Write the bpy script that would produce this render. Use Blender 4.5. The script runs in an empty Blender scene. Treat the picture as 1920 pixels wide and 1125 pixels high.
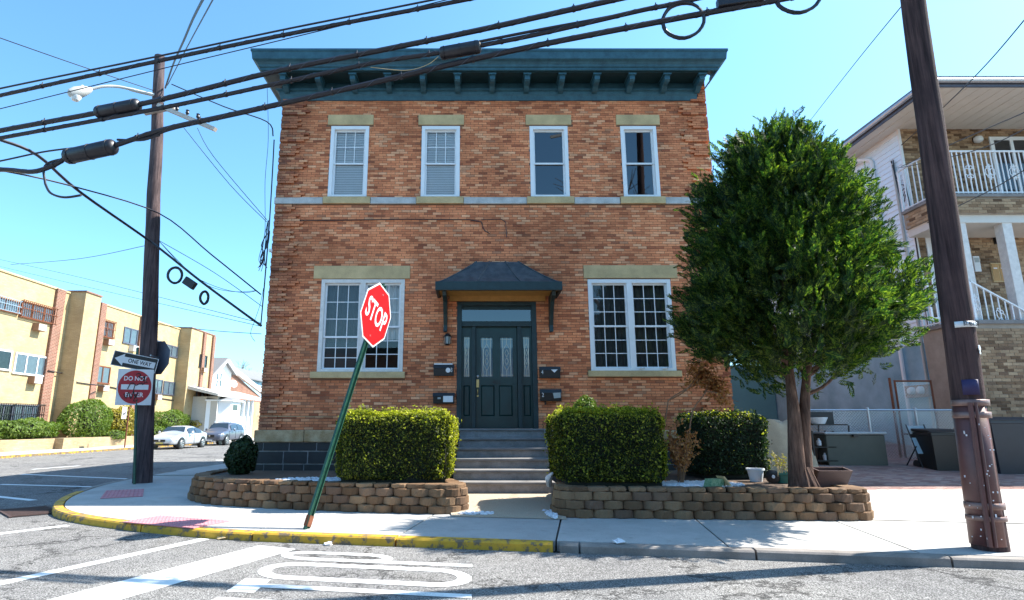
import bpy, math, random
import numpy as np
from mathutils import Vector, Matrix, noise as mnoise
random.seed(7)
rng = np.random.default_rng(11)
sc = bpy.context.scene
COL = sc.collection

# ------------------------------------------------------------------ camera
CAMH, PITCH, FPX = 1.5, math.radians(12.06), 1100.0
cam = bpy.data.cameras.new('camera')
cam.sensor_width = 36.0
cam.lens = FPX / 1920 * 36
cam.shift_x = (960 - 890) / 1920      # the photograph is cropped off-centre
cam.clip_start, cam.clip_end = 0.05, 3000
camo = bpy.data.objects.new('camera', cam); COL.objects.link(camo)
camo.location = (0, 0, CAMH)
camo.rotation_euler = (math.pi / 2 + PITCH, 0, 0)
sc.camera = camo

# ------------------------------------------------------------------ sky, sun, exposure
SUN_EL, SUN_AZ = math.radians(48.3), math.radians(12.3)   # azimuth measured from +X towards +Y
sd = Vector((math.cos(SUN_EL) * math.cos(SUN_AZ), math.cos(SUN_EL) * math.sin(SUN_AZ), math.sin(SUN_EL)))
world = bpy.data.worlds.new('World'); sc.world = world; world.use_nodes = True
wn = world.node_tree.nodes; wl = world.node_tree.links
bg = wn['Background']
sky = wn.new('ShaderNodeTexSky'); sky.sky_type = 'NISHITA'; sky.sun_disc = False
sky.sun_elevation = SUN_EL
sky.sun_rotation = math.pi / 2 - SUN_AZ
sky.altitude = 0; sky.air_density = 1.0; sky.dust_density = 0.8; sky.ozone_density = 1.5
tint = wn.new('ShaderNodeMix'); tint.data_type = 'RGBA'; tint.blend_type = 'MULTIPLY'; tint.inputs[0].default_value = 1.0
tint.inputs[7].default_value = (.63, .98, 1.10, 1)           # the photograph's cyan white balance, over the whole sky alike
wl.new(sky.outputs[0], tint.inputs[6]); wl.new(tint.outputs[2], bg.inputs[0]); bg.inputs[1].default_value = 0.13
sun = bpy.data.lights.new('sun', 'SUN'); sun.energy = 5.0; sun.angle = math.radians(0.53); sun.color = (1.0, 0.95, 0.86)
suno = bpy.data.objects.new('sun', sun); COL.objects.link(suno); suno.location = (20, 5, 25)
suno.rotation_euler = sd.to_track_quat('Z', 'Y').to_euler()
sc.view_settings.view_transform = 'Standard'; sc.view_settings.look = 'None'
sc.view_settings.exposure = 1.42; sc.view_settings.gamma = 1.0
sc.render.engine = 'CYCLES'
sc.cycles.max_bounces = 6; sc.cycles.transparent_max_bounces = 12

# ------------------------------------------------------------------ measuring: a pixel of the photograph -> a point at a known distance
_c, _s = math.cos(PITCH), math.sin(PITCH)
def ray(u, v):
    x, y = (u - 890) / FPX, -(v - 562.5) / FPX
    return Vector((x, _c - y * _s, _s + y * _c))
def onY(u, v, Y):
    r = ray(u, v); t = Y / r.y; return Vector((r.x * t, Y, CAMH + r.z * t))
def onZ(u, v, z):
    r = ray(u, v); t = (z - CAMH) / r.z; return Vector((r.x * t, r.y * t, z))
def onX(u, v, X):
    r = ray(u, v); t = X / r.x; return Vector((X, r.y * t, CAMH + r.z * t))
def onPl(u, v, p, n):
    r = ray(u, v); p = Vector(p); n = Vector(n); o = Vector((0, 0, CAMH))
    return o + r * ((p - o).dot(n) / r.dot(n))

# ------------------------------------------------------------------ materials
def new_mat(name):
    m = bpy.data.materials.new(name); m.use_nodes = True
    nt = m.node_tree; b = nt.nodes['Principled BSDF']
    return m, nt, b
def N(nt, t, **kw):
    n = nt.nodes.new(t)
    for k, v in kw.items():
        if k.startswith('i_'): n.inputs[k[2:]].default_value = v
        else: setattr(n, k, v)
    return n
def ramp(nt, stops, fac):
    r = nt.nodes.new('ShaderNodeValToRGB'); e = r.color_ramp.elements
    while len(e) > 1: e.remove(e[-1])
    e[0].position, e[0].color = stops[0][0], (*stops[0][1], 1)
    for p, c in stops[1:]:
        k = e.new(p); k.color = (*c, 1)
    nt.links.new(fac, r.inputs[0]); return r
def wpos(nt):
    return nt.nodes.new('ShaderNodeNewGeometry').outputs['Position']
def bumpn(nt, b, h, strength=0.3, dist=0.01):
    bu = N(nt, 'ShaderNodeBump'); bu.inputs['Strength'].default_value = strength; bu.inputs['Distance'].default_value = dist
    nt.links.new(h, bu.inputs['Height']); nt.links.new(bu.outputs[0], b.inputs['Normal'])
def noise(nt, scale, detail=4, rough=.6, vec=None):
    n = N(nt, 'ShaderNodeTexNoise'); n.inputs['Scale'].default_value = scale
    n.inputs['Detail'].default_value = detail; n.inputs['Roughness'].default_value = rough
    nt.links.new(vec if vec is not None else wpos(nt), n.inputs['Vector']); return n
def mixc(nt, fac, a, b, mode='MIX'):
    m = N(nt, 'ShaderNodeMix', data_type='RGBA', blend_type=mode)
    for sock, val in ((m.inputs[0], fac), (m.inputs[6], a), (m.inputs[7], b)):
        if hasattr(val, 'links') or hasattr(val, 'is_linked'): nt.links.new(val, sock)
        elif isinstance(val, (int, float)): sock.default_value = val
        else: sock.default_value = (*val, 1)
    return m.outputs[2]
def pm(name, c, var=.25, scale=6, rough=.7, bump=.15, metal=0, fine=60, spec=None, c2=None):
    """plain painted / mineral surface: two-scale mottling and a fine relief"""
    m, nt, b = new_mat(name)
    n1 = noise(nt, scale); n2 = noise(nt, fine, 3)
    lo = tuple(x * (1 - var) for x in c); hi = c2 if c2 else tuple(min(1, x * (1 + var)) for x in c)
    r = ramp(nt, [(.3, lo), (.7, hi)], n1.outputs[0])
    col = mixc(nt, .35, r.outputs[0], ramp(nt, [(.3, lo), (.7, hi)], n2.outputs[0]).outputs[0])
    nt.links.new(col, b.inputs['Base Color'])
    b.inputs['Roughness'].default_value = rough; b.inputs['Metallic'].default_value = metal
    if spec is not None: b.inputs['Specular IOR Level'].default_value = spec
    if bump: bumpn(nt, b, n2.outputs[0], bump, .006)
    return m
def piece_mat(name, stops, rough=.85, fine=90, bump=.5, stain=None, big=.8):
    """bricks, blocks, pavers: a colour for each piece, grain inside it, slow weathering over the wall"""
    m, nt, b = new_mat(name)
    oi = N(nt, 'ShaderNodeObjectInfo'); g = N(nt, 'ShaderNodeNewGeometry')
    add = N(nt, 'ShaderNodeMath', operation='ADD'); nt.links.new(oi.outputs['Random'], add.inputs[0]); nt.links.new(g.outputs['Random Per Island'], add.inputs[1])
    fr = N(nt, 'ShaderNodeMath', operation='FRACT'); nt.links.new(add.outputs[0], fr.inputs[0])
    r = ramp(nt, stops, fr.outputs[0])
    nb = noise(nt, big, 5, .65); nf = noise(nt, fine, 3)
    w = ramp(nt, [(.3, (.62, .6, .6)), (.68, (1.12, 1.1, 1.08))], nb.outputs[0])
    col = mixc(nt, 1.0, r.outputs[0], w.outputs[0], 'MULTIPLY')
    w2 = ramp(nt, [(.3, (.7, .7, .7)), (.7, (1.15, 1.15, 1.15))], nf.outputs[0])
    col = mixc(nt, 1.0, col, w2.outputs[0], 'MULTIPLY')
    if stain: col = stain(nt, col)
    nt.links.new(col, b.inputs['Base Color']); b.inputs['Roughness'].default_value = rough
    b.inputs['Specular IOR Level'].default_value = .25
    bumpn(nt, b, nf.outputs[0], bump, .004)
    return m
def flat_brick(name, c1, c2, mortar, bw=.215, bh=.067, rough=.85):
    """brickwork too far away to tell the bricks apart"""
    m, nt, b = new_mat(name)
    s = N(nt, 'ShaderNodeSeparateXYZ'); nt.links.new(wpos(nt), s.inputs[0])
    a = N(nt, 'ShaderNodeMath', operation='ADD'); nt.links.new(s.outputs[0], a.inputs[0]); nt.links.new(s.outputs[1], a.inputs[1])
    cb = N(nt, 'ShaderNodeCombineXYZ'); nt.links.new(a.outputs[0], cb.inputs[0]); nt.links.new(s.outputs[2], cb.inputs[1])
    t = N(nt, 'ShaderNodeTexBrick'); nt.links.new(cb.outputs[0], t.inputs['Vector'])
    t.inputs['Color1'].default_value = (*c1, 1); t.inputs['Color2'].default_value = (*c2, 1); t.inputs['Mortar'].default_value = (*mortar, 1)
    t.inputs['Scale'].default_value = 1; t.inputs['Brick Width'].default_value = bw; t.inputs['Row Height'].default_value = bh
    t.inputs['Mortar Size'].default_value = .009
    n = noise(nt, 1.1, 5)
    w = ramp(nt, [(.3, (.78, .77, .75)), (.7, (1.1, 1.1, 1.1))], n.outputs[0])
    nt.links.new(mixc(nt, 1.0, t.outputs[0], w.outputs[0], 'MULTIPLY'), b.inputs['Base Color']); b.inputs['Roughness'].default_value = rough
    return m
def glass_mat(name, tint=(.8, .85, .9), refl=.12, rough=.01):
    m, nt, b = new_mat(name); nt.nodes.remove(b)
    out = nt.nodes['Material Output']
    tr = N(nt, 'ShaderNodeBsdfTransparent'); tr.inputs[0].default_value = (*tint, 1)
    gl = N(nt, 'ShaderNodeBsdfGlossy'); gl.inputs['Roughness'].default_value = rough
    lw = N(nt, 'ShaderNodeFresnel'); lw.inputs[0].default_value = 1.5
    ad = N(nt, 'ShaderNodeMath', operation='ADD'); ad.inputs[1].default_value = refl; nt.links.new(lw.outputs[0], ad.inputs[0])
    mx = N(nt, 'ShaderNodeMixShader'); nt.links.new(ad.outputs[0], mx.inputs[0]); nt.links.new(tr.outputs[0], mx.inputs[1]); nt.links.new(gl.outputs[0], mx.inputs[2])
    nt.links.new(mx.outputs[0], out.inputs[0]); return m
def leaf_mat(name, lo, mid, hi, trans=.35, rough=.55):
    m, nt, b = new_mat(name)
    g = N(nt, 'ShaderNodeNewGeometry'); n = noise(nt, 2.2, 4)
    a = N(nt, 'ShaderNodeMath', operation='MULTIPLY_ADD'); nt.links.new(g.outputs['Random Per Island'], a.inputs[0]); a.inputs[1].default_value = .6
    k = N(nt, 'ShaderNodeMath', operation='MULTIPLY'); k.inputs[1].default_value = .45; nt.links.new(n.outputs[0], k.inputs[0]); nt.links.new(k.outputs[0], a.inputs[2])
    r = ramp(nt, [(.2, lo), (.58, mid), (.86, hi)], a.outputs[0])
    nt.links.new(r.outputs[0], b.inputs['Base Color']); b.inputs['Roughness'].default_value = rough; b.inputs['Specular IOR Level'].default_value = .3
    t = N(nt, 'ShaderNodeBsdfTranslucent')
    tc = mixc(nt, 1.0, r.outputs[0], (1.5, 1.7, .6), 'MULTIPLY'); nt.links.new(tc, t.inputs[0])
    mx = N(nt, 'ShaderNodeMixShader'); mx.inputs[0].default_value = trans
    nt.links.new(b.outputs[0], mx.inputs[1]); nt.links.new(t.outputs[0], mx.inputs[2])
    nt.links.new(mx.outputs[0], nt.nodes['Material Output'].inputs[0]); return m

def stain_facade(nt, col):
    # soot at the left corner and streaks below the sills: weathering with its own shape
    s = N(nt, 'ShaderNodeSeparateXYZ'); nt.links.new(wpos(nt), s.inputs[0])
    mr = N(nt, 'ShaderNodeMapRange'); nt.links.new(s.outputs[0], mr.inputs[0])
    mr.inputs[1].default_value = -4.75; mr.inputs[2].default_value = -4.0; mr.inputs[3].default_value = 1.0; mr.inputs[4].default_value = 0.0
    n = noise(nt, 2.5, 5, .7)
    m = N(nt, 'ShaderNodeMath', operation='MULTIPLY'); nt.links.new(mr.outputs[0], m.inputs[0]); nt.links.new(n.outputs[0], m.inputs[1])
    m2 = N(nt, 'ShaderNodeMath', operation='MULTIPLY'); m2.inputs[1].default_value = 1.15; m2.use_clamp = True; nt.links.new(m.outputs[0], m2.inputs[0])
    col = mixc(nt, m2.outputs[0], col, (.06, .045, .04))
    mp = N(nt, 'ShaderNodeMapping'); mp.inputs['Scale'].default_value = (2.6, 2.6, .45); nt.links.new(wpos(nt), mp.inputs[0])
    st = noise(nt, 1.0, 6, .72, mp.outputs[0]); b1 = noise(nt, .45, 4, .6)
    k = N(nt, 'ShaderNodeMath', operation='MULTIPLY'); nt.links.new(st.outputs[0], k.inputs[0]); nt.links.new(b1.outputs[0], k.inputs[1])
    w = ramp(nt, [(.22, (1.06, 1.05, 1.05)), (.32, (.94, .92, .92)), (.42, (.68, .66, .67))], k.outputs[0])
    return mixc(nt, 1.0, col, w.outputs[0], 'MULTIPLY')
M = {}
M['brick'] = piece_mat('facade_brick', [(0, (.36, .115, .06)), (.12, (.58, .195, .092)), (.4, (.74, .262, .122)), (.75, (.83, .325, .155)), (.93, (.88, .46, .26)), (1, (.32, .105, .056))], stain=stain_facade)
M['mortar'] = pm('mortar', (.17, .085, .05), .3, 3)
M['side_brick'] = flat_brick('side_brick', (.36, .16, .09), (.26, .11, .06), (.18, .13, .1))
M['sandstone'] = pm('sandstone', (.52, .38, .20), .32, 2.5, .85, .3)
M['paint_stone'] = pm('grey_painted_stone', (.46, .46, .45), .35, 4, .85, .3)
M['foot_stone'] = pm('stained_foot_stone', (.46, .22, .05), .5, 4, .85, .4, c2=(.62, .47, .30))
M['dark_stone'] = pm('dark_painted_stone', (.03, .028, .028), .4, 4, .7, .5)
M['pale_joint'] = pm('pale_joint', (.34, .33, .32), .4, 8)
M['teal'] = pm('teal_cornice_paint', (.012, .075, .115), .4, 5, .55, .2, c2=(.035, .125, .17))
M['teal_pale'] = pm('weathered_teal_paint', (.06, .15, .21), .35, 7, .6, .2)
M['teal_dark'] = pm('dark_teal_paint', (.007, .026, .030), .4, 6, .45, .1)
M['door_paint'] = pm('door_teal_paint', (.007, .036, .036), .35, 4, .35, .05)
M['white'] = pm('white_vinyl', (.76, .77, .79), .05, 3, .45, .03)
M['white_old'] = pm('weathered_white_paint', (.66, .63, .60), .18, 9, .6, .15)
M['blind'] = pm('blind_vinyl', (.86, .86, .86), .05, 3, .55, 0)
M['glass'] = glass_mat('window_glass', (.95, .96, .97), .03)
M['glass_dark'] = glass_mat('dark_window_glass', (.22, .26, .32), .10)
M['lead'] = pm('lead_came', (.62, .60, .48), .2, 20, .35, .05, metal=.8)
M['room'] = pm('dim_room', (.045, .045, .05), .3, 2, .9, 0)
M['curtain'] = pm('curtain_cloth', (.66, .66, .64), .15, 5, .9, .1)
M['curtain_dark'] = pm('dark_curtain_cloth', (.10, .11, .11), .3, 5, .9, .1)
M['black'] = pm('black_enamel', (.012, .012, .013), .2, 9, .4, .05)
M['rubber'] = pm('black_cable_jacket', (.013, .012, .018), .3, 20, .45, .1)
M['brass'] = pm('brass', (.55, .45, .2), .2, 12, .3, .05, metal=.9)
M['paper'] = pm('paper', (.72, .72, .74), .1, 20, .7, 0)
M['sign_white'] = pm('sign_white', (.70, .70, .71), .06, 9, .45, 0)
M['sign_red'] = pm('sign_red', (.62, .008, .012), .08, 6, .4, 0)
M['sign_red_old'] = pm('faded_sign_red', (.42, .012, .022), .2, 9, .5, 0)
M['sign_black'] = pm('sign_black', (.012, .012, .013), .1, 6, .45, 0)
M['sign_back'] = pm('sign_back', (.11, .12, .16), .2, 6, .5, 0, metal=.4)
M['post_green'] = pm('green_post', (.012, .075, .045), .35, 14, .45, .1, c2=(.03, .11, .07))
M['rust'] = pm('rust', (.16, .05, .02), .5, 18, .8, .3)
M['steel'] = pm('galvanised_steel', (.45, .47, .5), .2, 15, .4, .1, metal=.8)
def pavement():
    m, nt, b = new_mat('pavement_concrete')
    oi = N(nt, 'ShaderNodeObjectInfo'); n1 = noise(nt, 1.2, 6, .7); n2 = noise(nt, 110, 3, .8); n3 = noise(nt, 5, 6, .75); n4 = noise(nt, 22, 3, .6)
    r = ramp(nt, [(.3, (.37, .355, .335)), (.7, (.50, .485, .465))], n1.outputs[0])
    t = ramp(nt, [(0, (.90, .90, .90)), (1, (1.06, 1.05, 1.04))], oi.outputs['Random'])
    c = mixc(nt, 1.0, r.outputs[0], t.outputs[0], 'MULTIPLY')
    c = mixc(nt, 1.0, c, ramp(nt, [(.3, (.80, .80, .80)), (.7, (1.1, 1.1, 1.1))], n2.outputs[0]).outputs[0], 'MULTIPLY')
    c = mixc(nt, 1.0, c, ramp(nt, [(.58, (1, 1, 1)), (.74, (.66, .64, .61))], n3.outputs[0]).outputs[0], 'MULTIPLY')
    c = mixc(nt, 1.0, c, ramp(nt, [(.70, (1, 1, 1)), (.74, (.45, .43, .41))], n4.outputs[0]).outputs[0], 'MULTIPLY')
    nt.links.new(c, b.inputs['Base Color']); b.inputs['Roughness'].default_value = .9; b.inputs['Specular IOR Level'].default_value = .25
    bumpn(nt, b, n2.outputs[0], .45, .005); return m
M['concrete'] = pavement()
M['concrete2'] = pm('kerb_concrete', (.22, .195, .175), .45, 3, .9, .4, fine=110)
M['step_stone'] = pm('step_stone', (.20, .19, .185), .3, 3, .8, .3)
M['step_wear'] = pm('worn_step_riser', (.25, .24, .235), .4, 5, .85, .3)
M['aggregate'] = pm('exposed_aggregate', (.42, .34, .25), .35, 70, .9, .5, fine=220)
M['tactile'] = pm('red_tactile', (.50, .20, .22), .25, 5, .85, .2)
def road_paint():
    m, nt, b = new_mat('road_paint'); n1 = noise(nt, 75, 3, .85); n2 = noise(nt, 2.3, 6, .75)
    ad = N(nt, 'ShaderNodeMath', operation='MULTIPLY_ADD'); ad.inputs[1].default_value = .55; nt.links.new(n1.outputs[0], ad.inputs[0]); k = N(nt, 'ShaderNodeMath', operation='MULTIPLY'); k.inputs[1].default_value = .55; nt.links.new(n2.outputs[0], k.inputs[0]); nt.links.new(k.outputs[0], ad.inputs[2])
    r = ramp(nt, [(.36, (.10, .10, .10)), (.43, (.40, .40, .39)), (.48, (.66, .66, .65)), (.62, (.76, .76, .75))], ad.outputs[0])
    nt.links.new(r.outputs[0], b.inputs['Base Color']); b.inputs['Roughness'].default_value = .8; b.inputs['Specular IOR Level'].default_value = .1
    bumpn(nt, b, n1.outputs[0], .4, .005); return m
M['marking'] = road_paint()
M['soil'] = pm('soil', (.10, .065, .045), .5, 12, .95, .8)
M['block'] = piece_mat('planter_block', [(0, (.13, .075, .04)), (.35, (.21, .125, .07)), (.7, (.29, .185, .105)), (1, (.17, .105, .07))], fine=130, bump=.9, big=1.5)
M['paver'] = piece_mat('driveway_paver', [(0, (.26, .15, .13)), (.4, (.34, .21, .18)), (.8, (.40, .28, .24)), (1, (.29, .19, .18))], fine=100, bump=.5)
M['pebble'] = pm('white_pebble', (.66, .67, .70), .12, 30, .7, .1)
M['house_brick'] = piece_mat('tan_brick', [(0, (.14, .085, .05)), (.2, (.29, .185, .11)), (.5, (.41, .28, .17)), (.8, (.50, .36, .23)), (1, (.20, .125, .08))], fine=80, bump=.6, big=1.2)
M['house_mortar'] = pm('tan_mortar', (.30, .25, .2), .25, 4)
M['siding'] = pm('white_siding', (.74, .85, .94), .06, 3, .6, .03)
M['soffit'] = pm('soffit_vinyl', (.60, .57, .52), .07, 3, .6, .03)
M['stucco'] = pm('grey_stucco', (.21, .39, .50), .3, 1.1, .9, .35, c2=(.38, .58, .70))
M['teal_wall'] = pm('teal_stucco', (.13, .27, .28), .1, 2, .9, .2)
M['yellow_brick'] = flat_brick('yellow_brick', (.52, .385, .21), (.46, .33, .165), (.37, .28, .16), .25, .075)
M['yellow_panel'] = pm('yellow_stucco_panel', (.49, .36, .21), .09, 1.2, .9, .1)
M['dark_brick'] = flat_brick('red_brown_brick', (.23, .085, .055), (.16, .06, .04), (.40, .30, .22), .3, .085)
M['tan_brick_far'] = flat_brick('weathered_buff_brick', (.46, .33, .19), (.36, .25, .13), (.26, .2, .13), .25, .085)
M['ac_brown'] = pm('brown_ac_sleeve', (.26, .14, .08), .2, 6)
M['ac_white'] = pm('ac_grille', (.62, .61, .58), .1, 9, .5, .05)
M['shingle'] = pm('grey_shingle', (.17, .17, .175), .3, 14, .9, .4)
M['house_white'] = pm('white_house_siding', (.78, .78, .78), .05, 3, .6, .05)
M['bark'] = None
M['tarp'] = pm('tan_tarp', (.40, .31, .21), .25, 4, .8, .3)
M['olive'] = pm('olive_plastic', (.055, .06, .045), .15, 5, .5, .05)
M['grey_lid'] = pm('grey_plastic_lid', (.33, .36, .36), .12, 4, .5, .05)
M['bin_black'] = pm('black_plastic', (.008, .008, .009), .25, 5, .45, .08)
M['bin_blue'] = pm('dark_blue_plastic', (.012, .015, .026), .25, 5, .45, .08)
M['plastic_white'] = pm('white_plastic', (.68, .70, .72), .08, 8, .5, 0)
M['plastic_green'] = pm('teal_green_plastic', (.03, .16, .13), .15, 8, .5, 0)
M['box_green'] = pm('green_carton', (.05, .26, .10), .4, 30, .6, .1, c2=(.3, .4, .25))
M['clay'] = pm('brown_plastic_trough', (.10, .055, .045), .2, 6, .5, .1)
M['dry_leaf'] = leaf_mat('dry_leaf', (.22, .085, .03), (.36, .16, .06), (.50, .27, .11), .3)
M['dry_twig'] = pm('dry_twig', (.24, .14, .08), .3, 20, .9, .2)
M['cedar'] = leaf_mat('cedar_spray', (.005, .018, .008), (.022, .06, .015), (.19, .25, .035), .45)
M['box'] = leaf_mat('boxwood_leaf', (.008, .017, .004), (.042, .062, .008), (.26, .27, .03), .42)
M['box_sunlit'] = leaf_mat('boxwood_painted_sunlight', (.08, .10, .012), (.30, .31, .03), (.60, .56, .07), .45)  # brighter boxwood leaf with the sunlight put into its colour
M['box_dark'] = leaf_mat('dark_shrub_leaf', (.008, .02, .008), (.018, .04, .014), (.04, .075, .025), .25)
M['bush_green'] = leaf_mat('bright_bush_leaf', (.06, .10, .015), (.11, .17, .03), (.19, .25, .05), .3)
M['bush_yellow'] = leaf_mat('golden_bush_leaf', (.15, .12, .02), (.27, .22, .03), (.40, .34, .06), .3)
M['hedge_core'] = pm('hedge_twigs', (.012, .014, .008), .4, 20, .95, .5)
M['twig'] = pm('bare_twig', (.16, .12, .10), .3, 10, .9, .2)
M['lamp_grey'] = pm('lamp_grey_paint', (.50, .49, .46), .1, 8, .5, .05)
M['lens'] = pm('frosted_lens', (.7, .72, .72), .05, 8, .2, 0)
M['bare_wood'] = pm('crossarm_wood', (.50, .46, .42), .2, 14, .85, .4)
M['purple'] = pm('purple_flyer', (.025, .016, .07), .2, 5, .6, .05)
M['maroon'] = pm('maroon_guard', (.115, .045, .04), .25, 7, .5, .15)
M['band'] = pm('brown_metal_strap', (.22, .13, .11), .25, 12, .45, .1, metal=.3)
M['orange_board'] = pm('varnished_board', (.42, .22, .06), .2, 7, .5, .1)
M['awning'] = pm('awning_sheet_metal', (.020, .045, .062), .5, 6, .4, .3, c2=(.09, .10, .11))
M['dark_rust'] = pm('dark_rust', (.05, .026, .022), .4, 18, .8, .3)
M['ground'] = pm('bare_ground', (.20, .18, .15), .3, .4, .95, .3)

def asphalt():
    m, nt, b = new_mat('asphalt')
    n1 = noise(nt, 75, 3, .85); n2 = noise(nt, .55, 5, .6); n3 = noise(nt, 9, 4)
    r = ramp(nt, [(.36, (.035, .034, .034)), (.5, (.15, .146, .141)), (.62, (.42, .41, .40))], n1.outputs[0])
    w = ramp(nt, [(.3, (.78, .78, .8)), (.7, (1.15, 1.14, 1.12))], n2.outputs[0])
    w3 = ramp(nt, [(.35, (.85, .85, .85)), (.65, (1.1, 1.1, 1.1))], n3.outputs[0])
    c = mixc(nt, 1.0, mixc(nt, 1.0, r.outputs[0], w.outputs[0], 'MULTIPLY'), w3.outputs[0], 'MULTIPLY')
    vo = N(nt, 'ShaderNodeTexVoronoi', feature='DISTANCE_TO_EDGE'); vo.inputs['Scale'].default_value = .42
    wv = noise(nt, 1.7, 5, .7); va = N(nt, 'ShaderNodeVectorMath', operation='MULTIPLY_ADD'); va.inputs[1].default_value = (1.6, 1.6, 0); nt.links.new(wv.outputs['Color'], va.inputs[0]); nt.links.new(wpos(nt), va.inputs[2]); nt.links.new(va.outputs[0], vo.inputs['Vector'])
    ck = ramp(nt, [(0, (.35, .35, .36)), (.008, (.55, .55, .55)), (.014, (1, 1, 1))], vo.outputs['Distance'])
    oil = noise(nt, 1.1, 6, .75); ol = ramp(nt, [(.56, (1, 1, 1)), (.70, (.72, .71, .70))], oil.outputs[0])
    c = mixc(nt, 1.0, mixc(nt, 1.0, c, ck.outputs[0], 'MULTIPLY'), ol.outputs[0], 'MULTIPLY')
    nt.links.new(c, b.inputs['Base Color']); b.inputs['Roughness'].default_value = .92; b.inputs['Specular IOR Level'].default_value = .06
    bumpn(nt, b, n1.outputs[0], .6, .006); return m
M['asphalt'] = asphalt()
def yellow_kerb(name, wear):
    m, nt, b = new_mat(name)
    n = noise(nt, 7, 6, .7); n2 = noise(nt, 70, 3)
    r = ramp(nt, [(wear - .06, (.16, .115, .07)), (wear, (.50, .28, .02)), (.75, (.62, .36, .025))], n.outputs[0])
    nt.links.new(r.outputs[0], b.inputs['Base Color']); b.inputs['Roughness'].default_value = .75
    bumpn(nt, b, n2.outputs[0], .4, .005); return m
M['kerb_yellow'] = yellow_kerb('yellow_kerb_paint', .48)
M['kerb_worn'] = yellow_kerb('worn_yellow_kerb_paint', .56)
def bark(name, dark, light, ring):
    m, nt, b = new_mat(name)
    mp = N(nt, 'ShaderNodeMapping'); mp.inputs['Scale'].default_value = (22, 22, ring); nt.links.new(wpos(nt), mp.inputs[0])
    n = noise(nt, 1.0, 6, .7, mp.outputs[0]); n2 = noise(nt, 1.3, 4)
    r = ramp(nt, [(.32, dark), (.68, light)], n.outputs[0])
    w = ramp(nt, [(.3, (.65, .65, .68)), (.7, (1.2, 1.15, 1.1))], n2.outputs[0])
    nt.links.new(mixc(nt, 1.0, r.outputs[0], w.outputs[0], 'MULTIPLY'), b.inputs['Base Color']); b.inputs['Roughness'].default_value = .9
    b.inputs['Specular IOR Level'].default_value = .2
    bumpn(nt, b, n.outputs[0], .8, .02); return m
M['bark'] = bark('cedar_bark', (.035, .02, .016), (.17, .105, .08), 2.2)
M['pole'] = bark('weathered_pole_wood', (.035, .026, .03), (.15, .11, .11), 1.0)
M['pole2'] = bark('dark_pole_wood', (.024, .015, .016), (.12, .072, .068), .9)
def car_paint(name, c):
    m, nt, b = new_mat(name); b.inputs['Base Color'].default_value = (*c, 1); b.inputs['Metallic'].default_value = .55
    b.inputs['Roughness'].default_value = .32; b.inputs['Coat Weight'].default_value = .6; b.inputs['Coat Roughness'].default_value = .05
    n = noise(nt, 400, 2); r = ramp(nt, [(.3, tuple(x * .9 for x in c)), (.7, tuple(min(1, x * 1.08) for x in c))], n.outputs[0]); nt.links.new(r.outputs[0], b.inputs['Base Color'])
    return m
M['car_silver'] = car_paint('silver_car_paint', (.58, .60, .64))
M['car_grey'] = car_paint('grey_car_paint', (.14, .155, .20))
M['car_glass'] = pm('car_glass', (.03, .045, .06), .2, 3, .05, 0, spec=.8)
M['rim'] = pm('alloy_rim', (.55, .56, .58), .1, 9, .3, 0, metal=.8)
M['lamp_glass'] = pm('headlamp', (.6, .62, .6), .15, 30, .12, 0)
M['plate'] = pm('yellow_plate', (.62, .50, .14), .15, 40, .5, 0)

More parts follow.
